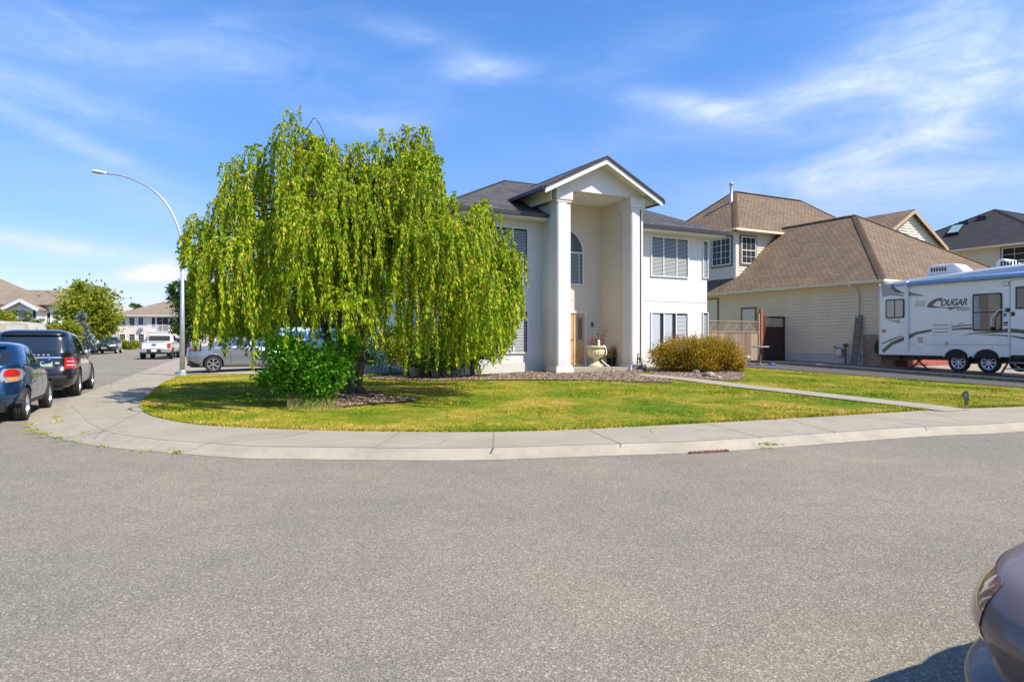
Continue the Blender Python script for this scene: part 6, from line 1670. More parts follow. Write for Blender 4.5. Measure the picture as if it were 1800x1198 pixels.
S6.endpatch('rear_window', (-.6, .6), 1.08, 1.36, M['glass_dk'], car3); S6.sidepatch('side_window', (.9, 2.8), lambda x: 1.08, lambda x: max(1.09, min(1.36, 1.1 + (x - .85) * .5, 1.36 - (x - 2.2) * .5)), M['glass_dk'], car3)
for sg in (1, -1): a, b = sorted((sg * .6, sg * .84)); S6.endpatch('taillight', (a, b), .8, 1.0, M['red'], car3, off=.01, ny=8)

# ---- dark crossover facing the camera on the left side of the street
P_dk = paint('dark_teal_paint', (.012, .035, .045), .4, .25)
yt = 65.; cro = thing('crossover', 'dark teal crossover facing the camera at the far left kerb', 'car', ((168 - 900) / F * yt - 1.0, yt + 4.6, base(yt)), R(-69))
rows = [(4.4, .25, .15, .30, .86), (4.55, .40, .04, .42, .91), (4.6, .62, .02, .62, .93), (4.52, .82, .05, .86, .925), (4.2, .96, .08, 1.02, .90), (3.3, 1.08, .15, 1.12, .88), (2.95, 1.30, .32, 1.34, .82), (2.6, 1.52, .5, 1.52, .74), (2.4, 1.60, .65, 1.60, .64), (2.0, 1.65, 1.1, 1.65, .35), (1.7, 1.66, 1.5, 1.66, .02)]
wh = [(.85, .36), (3.6, .36)]
S7 = Shell(rows, 5, 4, 4); S7.mesh('body', P_dk, cro, wh, .43); underbody(cro, 4.5, .92, .8, wh, .43)
for wx, wz in wh:
    for sg in (1, -1): wheel(cro, wx, sg * .82, .36, .23, M['alloy'], 6, sg)
S7.endpatch('windshield', (-.72, .72), 1.12, 1.54, M['glass_dk'], cro, rear=False, off=.012)
S7.endpatch('grille', (-.45, .45), .62, .82, M['alloy_dk'], cro, rear=False, off=.012); S7.endpatch('number_plate', (-.26, .26), .46, .60, M['white'], cro, rear=False, off=.03)
S7.endpatch('lower_intake', (-.7, .7), .30, .42, M['black'], cro, rear=False, off=.012)
for sg in (1, -1):
    a, b = sorted((sg * .52, sg * .86)); S7.endpatch('headlight', (a, b), .72, .88, M['clear'], cro, rear=False, off=.02, ny=8); mirror(cro, 3.0, sg * .88, 1.14, P_dk, sg)
S7.sidepatch('side_window', (.6, 2.9), lambda x: 1.13, lambda x: max(1.14, min(1.5, 1.5 - (x - 2.4) * .6)), M['glass_dk'], cro)

# ---- cream camper van behind the black suv
yt = 40.; cv_ = thing('camper_van', 'cream camper van roof showing behind the black suv', 'van', ((72 - 900) / F * yt - 5.75, yt - 1.2, base(yt) - .12), R(12))
cream = mat('cream_paint', (.46, .41, .32), .4, coat=.4)
mb = MB(); mb.extr([(0, 0, .5), (5.4, 0, .5), (5.5, 0, 1.1), (5.45, 0, 1.9), (5.2, 0, 2.45), (4.6, 0, 2.52), (3.9, 0, 2.45), (3.7, 0, 2.55), (.1, 0, 2.6), (0, 0, 2.5)], (0, 2.0, 0)); mb.build('body', cream, cv_, bevel=.06)
mb = MB(); mb.box(4.05, 5.0, -.012, 0, 1.75, 2.3); mb.build('side_panel', mat('van_panel', (.52, .50, .44), .5), cv_); mb = MB(); mb.box(1.5, 3.9, -.015, 0, 1.3, 1.9); mb.build('side_window', M['glass_dk'], cv_)
for x in (1.0, 4.4):
    for y in (.12, 1.88): wheel(cv_, x, y, .34, .22, M['alloy'], 6, -1 if y < 1 else 1)

# ---- corner of a car right beside the camera, bottom right
P_pur = mat('brown_mauve_paint', (.17, .127, .112), .42, metal=.25, coat=.35)
ncar = thing('near_car', 'glossy brown-mauve car corner at the bottom right, cut by the frame', 'car', (1.50, 1.72, 0), R(18))
rows = [(4.6, .14, .26, .14, .80), (4.75, .25, .10, .24, .88), (4.8, .36, .03, .36, .925), (4.8, .44, .02, .44, .93), (4.79, .475, .115, .475, .865), (4.78, .54, .08, .55, .90), (4.76, .63, .045, .63, .925), (4.7, .70, .075, .70, .915), (4.5, .78, .16, .765, .88), (4.3, .83, .32, .80, .83), (4.0, .88, .60, .83, .78),
        (3.6, 1.0, .95, .97, .74), (3.1, 1.2, 1.2, 1.12, .68), (2.9, 1.3, 1.4, 1.22, .62), (2.7, 1.34, 1.7, 1.28, .3), (2.5, 1.35, 2.1, 1.30, .02)]
wh = [(.95, .32), (3.8, .32)]
S8 = Shell(rows, 2.9, 3.2, 5); S8.mesh('body', P_pur, ncar, [(1.1, .32), (3.8, .32)], .36, K=150); underbody(ncar, 4.2, .72, .5, [], .39, .16)
whn = [(1.1, .32), (3.8, .32)]
for wx, wz in whn:
    for sg in (1, -1): wheel(ncar, wx, sg * .60, .32, .21, M['alloy'], 10, sg)
lens = mat('reflection_red_lens', (.22, .06, .055), .12, coat=1)  # reddish reflection put into the lens colour
S8.sidepatch('side_window', (1.25, 1.95), lambda x: .99, lambda x: 1.02 + min(.20, (x - 1.25) * .4), M['glass_dk'], ncar); S8.sidepatch('side_window', (2.0, 2.75), lambda x: .99, lambda x: 1.22, M['glass_dk'], ncar)
S8.endpatch('rear_window', (-.55, .55), .98, 1.24, M['glass_dk'], ncar); S8.endpatch('windshield', (-.55, .55), 1.02, 1.28, M['glass_dk'], ncar, rear=False)
for x in (1.98, 2.85): seam(S8, ncar, x, .3, .93).build('door_seam', M['black'], ncar, recalc=False); seam(S8, ncar, x, .3, .93, 1).build('door_seam', M['black'], ncar, recalc=False)
S8.endpatch('number_plate', (-.24, .24), .52, .63, M['white'], ncar, off=.01)
for sg in (1, -1): a, b = sorted((sg * .45, sg * .80)); S8.endpatch('lamp_lens', (a, b), .58, .76, lens, ncar, off=.006, ny=14)
# ================================================================ travel trailer
RVX, RVY, RVZ = 14.55, 27.05, .42
RVA = math.atan2(-math.cos(TH), math.sin(TH))           # nose points towards the street
rv = thing('travel_trailer', 'white and grey travel trailer with dark swoosh stripes parked beside the tan house', 'trailer', (RVX, RVY, RVZ), RVA)
sT, cT = math.sin(TH), math.cos(TH)
def rvp(u, v):
    k = (u - 900) / F; x = (RVY * k - RVX) / (sT + cT * k); y = RVY - cT * x
    return x, CAM_H + (600 - v) / F * y - RVZ
white_rv = weathered('trailer_gelcoat', (.80, .785, .74), .32, .14, .0, 0, .35, .02)
grey_rv = mat('trailer_graphic_grey', (.085, .08, .08), .35, coat=.3)
pale_rv = mat('trailer_graphic_silver', (.33, .32, .31), .35, coat=.3)
LRV = 8.9
mb = MB(); mb.extr([(0, 0, .56), (0, 0, 3.22), (LRV, 0, 3.22), (LRV, 0, 1.75), (6.35, 0, 1.70), (6.1, 0, .56)], (0, 2.42, 0)); body = mb.build('body', white_rv, rv, bevel=.03)
mb = MB()   # raised roof shoulders, higher towards the nose
pr = [(0.02, 3.22, 3.40), (.5, 3.22, 3.45), (2, 3.22, 3.54), (4, 3.22, 3.66), (6, 3.22, 3.76), (8, 3.22, 3.78), (LRV - .02, 3.22, 3.5)]
V = []
for x, a, b in pr: V += [(x, -.012, a), (x, .02, a + (b - a) * .45), (x, .10, a + (b - a) * .8), (x, .30, b), (x, 2.12, b), (x, 2.40, a + (b - a) * .4), (x, 2.43, a)]
n = 7; Fc = [(i * n + j, (i + 1) * n + j, (i + 1) * n + j + 1, i * n + j + 1) for i in range(len(pr) - 1) for j in range(n - 1)] + [tuple(range(n)), tuple(range((len(pr) - 1) * n, len(pr) * n))]
mb.add(V, Fc); mb.build('roof', mat('roof_band', (.45, .48, .50), .2, coat=.8), rv, smooth=False)  # grey-blue tone carries the sky reflected in the glossy band
mb = MB(); x0, _ = rvp(1597, 500); mb.tube([(x0, -.10, 3.26), (7.6, -.10, 3.36)], .085, 14); aw = mb.build('awning', mat('awning_sky_blue', (.22, .38, .62), .45), rv, smooth=True)  # blue of the reflected sky is put into the awning colour
mb = MB(); mb.box(x0 - .03, x0 + .03, -.17, -.01, 3.14, 3.38); mb.box(x0 - .025, x0 + .025, -.07, -.02, .78, 3.2); mb.box(x0 - .03, x0 + .03, -.09, -.0, .72, .80); mb.box(7.6, 7.66, -.17, -.01, 3.2, 3.45); mb.build('awning_arm', M['white'], aw)
def rwin(name, u0, u1, v0, v1, mull=None, mm=None, d=.03, m=M['glass_dk'], r_=.07):
    (a, zt), (b, zb) = rvp(u0, v0), rvp(u1, v1); mb = MB(); pts = []
    for cx, cz, s in ((b - r_, zt - r_, 0), (a + r_, zt - r_, 1), (a + r_, zb + r_, 2), (b - r_, zb + r_, 3)):
        for i in range(5): t = math.pi / 2 * (s + i / 4); pts.append((cx + r_ * math.cos(t), -.001, cz + r_ * math.sin(t)))
    mb.extr(pts, (0, -d, 0)); w = mb.build(name, M['black'], rv)
    cx, cz = (a + b) / 2, (zt + zb) / 2; k = .045
    mb = MB(); mb.add([(cx + (p[0] - cx) * (1 - 2 * k / (b - a)), -d - .003, cz + (p[2] - cz) * (1 - 2 * k / (zt - zb))) for p in pts], [list(range(len(pts)))[::-1]]); mb.build('pane', mm or m, w, recalc=False)
    if mull: mb = MB(); mb.box(cx - .015, cx + .015, -d - .014, -d - .004, zb + k, zt - k); mb.build('mullion', M['black'], w)
    return a, b, zb, zt, w
rwin('window', 1557.5, 1590, 528.5, 560.5, mull=True, mm=mat('pleated_shade_glass', (.30, .30, .28), .15, coat=1))
a, b, zb, zt, w = rwin('window', 1710, 1762, 519, 583)
mb = MB(); mb.box(a + .05, a + .22, -.038, -.034, zb + .06, zt - .07); mb.box(a + .24, a + .27, -.0385, -.0345, zb + .06, zb + .75); mb.build('curtain', mat('curtain', (.35, .36, .36), .8), w)
mb = MB(); mb.box(a + .05, b - .05, -.042, -.036, (zb + zt) / 2 - .02, (zb + zt) / 2 + .015); mb.build('mullion', M['black'], w)
# entry door
(dx0, _), (dx1, _) = rvp(1776.5, 500), rvp(1845, 500)
dz1 = rvp(1790, 494)[1]; dz0 = .62
mb = MB(); mb.box(dx0, dx1, -.022, 0, dz0, dz1); dr = mb.build('door', white_rv, rv, bevel=.012)
mb = MB()
for x in (dx0 - .012, dx1): mb.box(x, x + .012, -.026, 0, dz0, dz1)
mb.box(dx0, dx1, -.026, 0, dz1, dz1 + .012); mb.build('door_frame', pale_rv, dr)
(wa, wzt), (_, wzb) = rvp(1786, 506), rvp(1786, 545); mb = MB(); mb.box(wa, dx1 - .12, -.05, -.02, wzb, wzt); mb.build('window', M['black'], dr, bevel=.05); mb = MB(); mb.box(wa + .05, dx1 - .17, -.056, -.0505, wzb + .05, wzt - .05); mb.build('pane', M['glass_dk'], dr)
(ha_, hz) = rvp(1781.5, 553.5); mb = MB(); mb.box(ha_ - .05, ha_ + .05, -.06, -.02, hz - .07, hz + .07); mb.build('door_latch', M['black'], dr, bevel=.01)
# grab handle
P_ = [rvp(*q) for q in ((1771, 546.5), (1762, 546), (1757, 549), (1748.5, 559), (1747, 563), (1747, 575))]
mb = MB(); mb.tube([(P_[0][0], -.03, P_[0][1])] + [(x, -.16, z) for x, z in P_[1:]], .016, 8); mb.build('grab_handle', M['white'], rv, smooth=True)
(hx, hz) = rvp(1771.5, 546.5); mb = MB(); mb.box(hx - .05, hx + .06, -.06, 0, hz - .07, hz + .06); mb.build('handle_bracket', M['black'], rv); mb = MB(); hx, hz = rvp(1746.5, 578); mb.box(hx - .03, hx + .03, -.15, -.03, hz - .10, hz + .03); mb.build('handle_bracket', M['black'], rv)
# porch light, vents, hatches, marker lamp
def plate(name, u0, u1, v0, v1, m, d=.02, parent=None, bevel=.008):
    (a, zt), (b, zb) = rvp(u0, v0), rvp(u1, v1); mb = MB(); mb.box(a, b, -d, -.002, zb, zt); return mb.build(name, m, parent or rv, bevel=bevel), a, b, zb, zt
plate('porch_light', 1762.5, 1774, 497.5, 504, M['steel'], .05); plate('light_lens', 1765, 1773, 499, 502.5, M['clear'], .06)
v_, a, b, zb, zt = plate('refrigerator_vent', 1639.5, 1672, 569, 591, white_rv, .025)
mb = MB()
for k in range(3): z = zb + (zt - zb) * (.25 + .27 * k); mb.box(a + .05, b - .05, -.03, -.024, z - .012, z + .012)
mb.build('louvre', grey_rv, v_)
v_, a, b, zb, zt = plate('service_hatch', 1608.5, 1627, 592, 613, white_rv, .016)
mb = MB(); mb.box(a + .12, b - .1, -.03, -.016, zb + .18, zt - .05); mb.build('hatch_lens', mat('hatch_beige', (.45, .42, .34), .4), v_)
plate('wall_vent', 1610, 1626, 531, 540, mat('vent_beige', (.62, .60, .50), .5), .03); plate('wall_outlet', 1685, 1693, 568.5, 574, mat('vent_beige2', (.60, .55, .48), .5), .03)
mx, mz = rvp(1664, 605); mb = MB(); mb.lathe([(0, -.09), (.03, -.09), (.05, -.05), (.055, 0)], (mx, 0, mz), 12, 'y'); mb.box(mx - .05, mx + .05, -.03, 0, mz - .12, mz - .02); mb.build('water_inlet', M['steel'], rv)
plate('marker_lamp', 1551, 1557, 581, 585.5, M['red'], .03)
for (u0, u1, v0, v1, m_) in ((1764, 1769.5, 552.5, 558, mat('sticker_blue', (.05, .20, .38), .5)), (1764, 1772, 567.5, 570.5, M['black']), (1764.5, 1771, 572, 574, M['black']), (1778, 1781, 564, 567.5, pale_rv)): plate('sticker', u0, u1, v0, v1, m_, .005, bevel=0)
# trim line, skirt
zt_ = rvp(1660, 607.5)[1]; mb = MB(); mb.box(x0 + .1, dx0 - .03, -.006, 0, zt_ - .008, zt_ + .008); mb.build('trim_line', pale_rv, rv)
mb = MB(); mb.box(-.012, .03, -.012, .02, .56, 3.38); mb.build('corner_trim', M['steel'], rv)
# graphics traced as vinyl decals
def decal(px, m, d=.004, name='graphic'):
    pts = [rvp(u, v) for u, v in px]; mb = MB(); mb.extr([(x, -.0008, z) for x, z in pts], (0, -d, 0)); return mb.build(name, m, rv)
decal([(1550, 617), (1566, 603), (1589, 593), (1589, 600.5), (1570, 608), (1553, 622)], grey_rv)
decal([(1550, 604.5), (1568, 597), (1585, 591.5), (1586, 592.5), (1568, 599.5), (1550, 607)], grey_rv)
decal([(1595.5, 591), (1610, 585), (1638, 580), (1638, 584.5), (1612, 589.5), (1600, 596.5), (1595.5, 600)], grey_rv)
decal([(1673, 575), (1690, 573), (1708.5, 572.3), (1708.5, 574), (1690, 575.3), (1673, 577.3)], grey_rv)
decal([(1673, 579.5), (1690, 577.5), (1708.5, 577), (1708.5, 581), (1690, 581), (1673, 582.5)], grey_rv)
decal([(1686, 592), (1710, 587), (1745, 583.5), (1772, 578.5), (1772, 586), (1745, 587), (1712, 588.5)], grey_rv)
decal([(1716, 590.5), (1745, 589.7), (1772, 590.8), (1772, 593), (1745, 591.5)], grey_rv)
decal([(1549, 500), (1566, 502), (1569, 511), (1589, 521), (1589, 523.5), (1566, 521), (1551, 524)], pale_rv)
decal([(1566, 503), (1572, 500.5), (1572, 507), (1582, 513), (1590, 516.5), (1590, 518), (1574, 515), (1567, 509)], grey_rv, .006)
decal([(1596, 514.5), (1606, 517), (1624, 520.5), (1622, 521), (1606, 520), (1596, 518.5)], grey_rv)
decal([(1596, 519.5), (1612, 521.2), (1632, 522.2), (1612, 522.8), (1596, 522.5)], pale_rv)
decal([(1553, 562), (1573, 565), (1580, 563), (1583, 568), (1588, 569.5), (1575, 568.5), (1565, 565.5)], pale_rv)
# front part of the stripes on the door
for px in ([(1777.5, 579), (1800, 581.5), (1840, 582), (1840, 588), (1800, 588), (1777.5, 586)], [(1777.5, 591.5), (1800, 594.5), (1840, 599), (1840, 602), (1800, 598), (1777.5, 593.5)]):
    pts = [rvp(u, v) for u, v in px]; mb = MB(); mb.extr([(x, -.0225, z) for x, z in pts], (0, -.004, 0)); mb.build('graphic', grey_rv, dr)
# lettering
MT = lambda x, z, d=.005: Matrix.Translation((x, -d, z)) @ Matrix.Rotation(R(90), 4, 'X')
ax, az_ = rvp(1640, 534); bx, bz = rvp(1677, 534)
cxx, czz = rvp(1646, 534)
lx0, lz0 = rvp(1657.5, 537.5); lx1, lz1 = rvp(1703, 530.5); hgt_ = .30
mid_x, mid_z = (lx0 + lx1) / 2 - .12, rvp(1675, 533.8)[1]
lb = text_on(rv, 'OUGAR', .33, grey_rv, MT(mid_x + .04, mid_z), shear=.30, bold=.010, xscale=(lx1 - lx0) / 1.13)
# the large sweeping C
def Cshape():
    cx, cz = rvp(1648, 534.5); out, inn = [], []
    pts_o = [(1657, 525.5), (1650, 525.5), (1641, 528.5), (1633, 534), (1629.5, 539.5), (1631, 542.3), (1640, 543), (1655, 541.5)]
    pts_i = [(1655, 540.4), (1648, 540.6), (1641, 539.4), (1640.5, 537.5), (1644, 533.5), (1649, 530.2), (1652, 529.8), (1651, 531.5), (1655, 530.5)]
    return pts_o + pts_i
decal(Cshape(), grey_rv, .006, 'lettering')
decal([(1640, 543), (1665, 541.8), (1685, 541), (1704, 542), (1704, 543), (1690, 543), (1677, 544), (1667, 547.5), (1669, 544.5), (1664, 543.3), (1652, 543)], grey_rv, .006, 'lettering')
kx, kz = rvp(1694, 545.8); text_on(rv, 'by Keystone', .085, grey_rv, MT(kx, kz), shear=.2)
# running gear, chassis, jack, spare wheel, air conditioners, steps
w1x, w2x = rvp(1681, 640)[0], rvp(1734, 643)[0]
rimw = mat('white_spoke_rim', (.80, .81, .83), .35, metal=.0)
for wx in (w1x, w2x):
    for yy, sg in ((.20, -1), (2.22, 1)): wheel(rv, wx, yy, .355, .20, rimw, 8, sg, rr=.68)
    mb = MB(); n = 18     # flat dark plate standing for the shade in the arch, with a lip
    mb.extr([(wx + .405 * math.cos(math.pi * i / n), -.004, .50 + .32 * math.sin(math.pi * i / n)) for i in range(n + 1)], (0, .003, 0)); mb.build('wheel_arch_shade', M['dark'], rv)
    mb = MB()
    mb.tube([(wx + .425 * math.cos(math.pi * i / n), -.012, .52 + .325 * math.sin(math.pi * i / n)) for i in range(n + 1)], .018, 6); mb.build('arch_lip', white_rv, rv, smooth=True)
    mb = MB(); mb.tube([(wx, .2, .355), (wx, 2.2, .355)], .045, 8); mb.build('axle', M['black'], rv)
mb = MB()
for y in (.35, 2.0): mb.box(.0, 6.2, y, y + .08, .40, .56)
for x in (.1, 1.2, 2.3, 4.8, 5.9): mb.box(x, x + .08, .35, 2.05, .42, .52)
mb.box(-.05, .7, .2, 2.2, .36, .56); mb.box((w1x + w2x) / 2 - .35, (w1x + w2x) / 2 + .35, .30, .36, .30, .44)
mb.build('chassis', M['black'], rv)
mb = MB(); jx = rvp(1603, 630)[0]
for s in (-1, 1): mb.beam((jx + s * .32, .45, .05), (jx - s * .12, .45, .44), .04, .05)
mb.box(jx - .45, jx + .45, .36, .54, .02, .05); mb.beam((jx - .3, .45, .2), (jx + .3, .45, .22), .03, .03); mb.build('stabiliser_jack', M['black'], rv)
mb = MB(); mb.lathe([(.20, -.10), (.33, -.11), (.355, -.05), (.355, .05), (.33, .11), (.20, .10)], (-.16, .42, .86), 30, 'x'); sp = mb.build('spare_wheel', M['rubber'], rv, smooth=True)
mb = MB(); mb.lathe([(0, -.06), (.21, -.06), (.21, .06)], (-.16, .42, .86), 20, 'x'); mb.build('rim', rimw, sp); mb = MB(); mb.box(-.12, 0, .38, .46, .5, .9); mb.build('carrier', M['black'], rv)
def accu(u0, u1, vt, yb, label_v):
    a = rvp(u0, 480)[0]; b = rvp(u1, 480)[0]
    return a, b
for (u0, u1, vb, vt) in ((1627, 1695, 486, 466.5), (1748, 1785, 470, 456)):
    k0 = (u0 - 900) / F; k1 = (u1 - 900) / F; y_off = .55
    ox, oy = RVX + cT * y_off, RVY + sT * y_off
    f_ = lambda k: (oy * k - ox) / (sT + cT * k)
    a, b = f_(k0), f_(k1); ym = oy - cT * (a + b) / 2; zt2 = CAM_H + (600 - vt) / F * ym - RVZ; zb2 = 3.40
    mb = MB(); mb.extr([(a, y_off, zb2), (a + .06, y_off, zt2 - .05), (a + .2, y_off, zt2), (b - .35, y_off, zt2 + .0), (b, y_off, zb2 + .25), (b, y_off, zb2)], (0, .75, 0)); ac = mb.build('air_conditioner', M['white'], rv, bevel=.05)
    mb = MB()
    for k in range(6): mb.box(a + .2 + k * .10, a + .26 + k * .10, y_off - .012, y_off, zt2 - .24, zt2 - .10)
    mb.build('grille', M['gutter'], ac)
sx0 = dx0 + .08; sx1 = dx1 - .02
mb = MB()
for k in range(3): z = .56 - .19 * (k + 1) + .0; mb.box(sx0, sx1, -.26 - .24 * k, -.04 - .24 * k, z, z + .03)
st = mb.build('entry_steps', mat('step_grey', (.30, .31, .33), .5), rv)
mb = MB()
for x in (sx0 - .03, sx1): mb.extr([(x, -.02, .60), (x, -.10, .60), (x, -.78, .02), (x, -.66, .02)], (.03, 0, 0))
mb.build('side_rail', M['black'], st); mb = MB(); mb.box(sx0 - .05, sx1 + .05, -.05, .0, .54, .64); mb.build('step_mount', M['black'], st)

# ================================================================ street lamp
px = on_road(320.5, 661.5, .13); lz0 = base(px.y) + .12
lamp = thing('street_lamp', 'tall grey street lamp with a curved arm at the lawn corner by the weeping tree', 'street lamp', (px.x, px.y, lz0), 0)
S_ = px.y / F
def LVp(u, v): return Vector(((u - 320.5) * S_ , 0, CAM_H + (600 - v) * S_ - lz0))
adir = Vector((-.93, -.20, 0))
mb = MB(); mb.tube([(0, 0, .15), (0, 0, 2), LVp(320.5, 440)], [.095, .085, .05], 14); mb.build('pole', M['steel'], lamp, smooth=True)
mb = MB(); mb.box(-.18, .18, -.18, .18, 0, .03); mb.lathe([(.15, .03), (.13, .18), (.10, .22)], (0, 0, 0), 12)
for a in range(4): mb.lathe([(0, .10), (.02, .10), (.02, .03)], (.14 * math.cos(.785 + 1.571 * a), .14 * math.sin(.785 + 1.571 * a), 0), 6)
mb.build('base_plate', M['steel'], lamp)
arm_px = [(320.5, 440), (319, 425), (312, 399), (300, 372), (284, 350), (263, 332), (240, 320), (215, 311), (187, 307)]
arm = [LVp(*q) for q in arm_px]; arm = [Vector((a.x, a.x * -.0, a.z)) for a in arm]
mb = MB(); cv = catmull(arm, 4); mb.tube(cv, [.05 - .022 * i / len(cv) for i in range(len(cv))], 10); mb.build('arm', M['steel'], lamp, smooth=True)
h = arm[-1]; d = (arm[-1] - arm[-2]).normalized()
mb = MB(); prof = [(0, .05, .04), (.10, .10, .06), (.30, .13, .09), (.52, .12, .08), (.62, .07, .05), (.66, .01, .01)]
V = []; side = Vector((-d.y, d.x, 0)).normalized()
for t, w_, hh in prof:
    c = h + d * (t - .05)
    for k in range(12): a = 2 * math.pi * k / 12; V.append(c + side * w_ * math.cos(a) + Vector((0, 0, 1)) * (hh * math.sin(a) * (1 if math.sin(a) > 0 else .35)))
mb.add(V, [(i * 12 + k, i * 12 + (k + 1) % 12, (i + 1) * 12 + (k + 1) % 12, (i + 1) * 12 + k) for i in range(5) for k in range(12)]); hd_ = mb.build('lamp_head', mat('lamp_head_grey', (.62, .64, .66), .4), lamp, smooth=True)
mb = MB(); c = h + d * .36 + Vector((0, 0, -.045)); mb.add([c + side * .10 * math.cos(2 * math.pi * k / 12) + d * .24 * math.sin(2 * math.pi * k / 12) for k in range(12)], [list(range(12))]); mb.build('lens', M['clear'], hd_, recalc=False)

# ================================================================ things by the front door
def h1w(p, q, z=0): x, y = H1.xy(p, q); return (x, y, GH + z)
up_ = H1.at_q(1047.5, .95)
urn = thing('urn_planter', 'fluted cast stone urn planter standing before the door', 'urn', h1w(up_, .95, .145), TH)
mb = MB(); mb.lathe([(0, 0), (.29, 0), (.29, .05), (.24, .09), (.15, .15), (.105, .24), (.10, .30), (.15, .34), (.26, .40), (.32, .50), (.335, .60), (.315, .70), (.29, .74)], (0, 0, 0), 32, wob=.05); mb.build('bowl', M['urn'], urn, smooth=False)
mb = MB(); mb.lathe([(.28, .74), (.37, .76), (.38, .80), (.37, .84), (.31, .84), (.30, .78), (0, .78)], (0, 0, 0), 28); mb.build('rim', M['urn'], urn, smooth=True)
urn.scale = (.9, .9, .9)
mb = MB()   # pale hose draped over it
mb.tube(catmull([Vector(q) for q in ((.30, -.1, .86), (.35, -.16, .80), (.37, -.2, .66), (.36, -.22, .52), (.33, -.2, .48))], 4), .022, 6); mb.tube(catmull([Vector(q) for q in ((.08, -.28, .28), (.18, -.32, .16), (.28, -.36, .07), (.38, -.38, .03))], 4), .022, 6)
tag(mb.build('hose', M['white'], None), 'pale garden hose draped over the stone urn', 'hose'); ob = bpy.data.objects['hose']; ob.location = urn.location; ob.rotation_euler = urn.rotation_euler; ob.scale = (.9, .9, .9)
mb = MB(); rr = random.Random(3)
pl = thing('potted_plant', 'twiggy plant with red blooms growing out of the stone urn', 'plant', h1w(up_, .95, .145 + .71), TH)
for i in range(16):
    a = rr.uniform(-.2, .34); mb.tube([(a * .2, 0, 0), (a * .6, rr.uniform(-.1, .1), rr.uniform(.15, .3)), (a + rr.uniform(-.06, .06), rr.uniform(-.12, .12), rr.uniform(.35, .72))], [.009, .007, .003], 5)
mb.build('stems', M['bark_pale'], pl)
def puff(name, m, par, cs, n, size, asp=.8):
    P, D = [], []
    for c, r_ in cs: q = rng.normal(size=(n, 3)) * r_; P.append(q + np.array(c)); D.append(q / (np.linalg.norm(q, axis=1)[:, None] + 1e-6) + rng.normal(0, .4, (n, 3)))
    P = np.concatenate(P); D = np.concatenate(D); L = rng.uniform(.7, 1.3, len(P)) * size; return leafmesh(name, P, D, L, L * asp, m, par, .3)
puff('leaves', LM['dark'], pl, [((.15, 0, .35), .12), ((.25, 0, .5), .10), ((-.15, 0, .1), .07), ((.2, 0, .15), .08)], 60, .05)
puff('flowers', LM['flower'], pl, [((-.21, -.05, .28), .035), ((.24, -.05, .30), .04)], 50, .04)
mb = MB(); mb.lathe([(0, 0), (.05, 0), (.055, .08), (.035, .13), (.05, .16), (.035, .22), (0, .24)], tuple(h1w(up_ - .02, .75, .145 + .74)), 12); tag(mb.build('figurine', mat('figurine_white', (.75, .72, .66), .5), smooth=True), 'small white figurine standing on the rim of the stone urn', 'figurine')
pp2 = H1.at_q(1075, 1.1)
pot = thing('flower_pot', 'dark pot of red and cream flowers right of the stone urn', 'flower pot', h1w(pp2 - .02, 1.1, .145), TH)
mb = MB(); mb.lathe([(0, 0), (.13, 0), (.18, .30), (.20, .30), (.20, .34), (.16, .34), (.15, .30), (0, .29)], (0, 0, 0), 20); mb.build('pot', M['black'], pot, smooth=True)
mb = MB()
for i in range(12): a = rr.uniform(0, 6.28); mb.tube([(0, 0, .3), (.1 * math.cos(a), .1 * math.sin(a), .5), (.18 * math.cos(a), .18 * math.sin(a), rr.uniform(.55, .75))], [.01, .008, .004], 5)
mb.build('stems', M['bark_pale'], pot)
puff('leaves', LM['maple'], pot, [((-.12, -.05, .50), .07), ((0, 0, .45), .09)], 110, .05); puff('red_flowers', LM['flower'], pot, [((.10, -.08, .50), .06)], 140, .045)
puff('cream_flowers', leafmat('cream_flower', [(.1, (.70, .60, .50)), (.9, (.82, .74, .66))], .3), pot, [((.10, -.05, .66), .04)], 160, .06)
p3 = H1.at_q(1064, .2)
hk = thing('plant_hook', 'thin black metal stake standing in front of the stone urn', 'stake', h1w(p3, -.18, .0), TH); mb = MB(); mb.tube([(0, 0, 0), (0, 0, .48)], .009, 6); mb.tube([(0, 0, .48), (-.03, 0, .52), (-.07, 0, .5)], .006, 6); mb.build('stake', M['black'], hk)
p4 = H1.at_q(1121, -.2)
ln_ = thing('lantern', 'black metal lantern on a slanted stand at the foot of the right portico column', 'lantern', h1w(p4, -.25, .0), TH)
mb = MB(); mb.beam((-.09, 0, 0), (-.03, 0, .62), .03, .03); mb.beam((-.03, 0, .62), (.05, 0, .60), .02, .02); mb.beam((-.09, 0, .33), (.08, 0, .33), .02, .02); mb.build('stand', M['black'], ln_)
mb = MB()
for sx_ in (-.055, .055):
    for sy_ in (-.055, .055): mb.box(.05 + sx_ - .008, .05 + sx_ + .008, sy_ - .008, sy_ + .008, .22, .42)
mb.box(-.02, .12, -.07, .07, .20, .22); mb.box(-.02, .12, -.07, .07, .42, .44); mb.lathe([(.08, .44), (.03, .50), (0, .52)], (.05, 0, 0), 4); mb.tube([(.05, -.04, .52), (.05, 0, .57), (.05, .04, .52)], .006, 5); mb.build('cage', M['black'], ln_)
mb = MB(); mb.lathe([(0, 0), (.02, 0), (.02, .10), (0, .10)], (.05, 0, .22), 10); mb.build('candle', M['white'], ln_)
x, y, z = h1w(p4 + .22, -.2, .0)
wc = thing('grey_pot', 'grey ceramic pot on the porch corner beside the black lantern', 'pot', (x, y, z), TH); mb = MB(); mb.lathe([(0, 0), (.12, 0), (.15, .10), (.15, .18), (.11, .24), (.09, .24), (.09, .2), (0, .2)], (0, 0, 0), 18); mb.build('pot', mat('grey_ceramic', (.10, .11, .12), .4), wc, smooth=True)
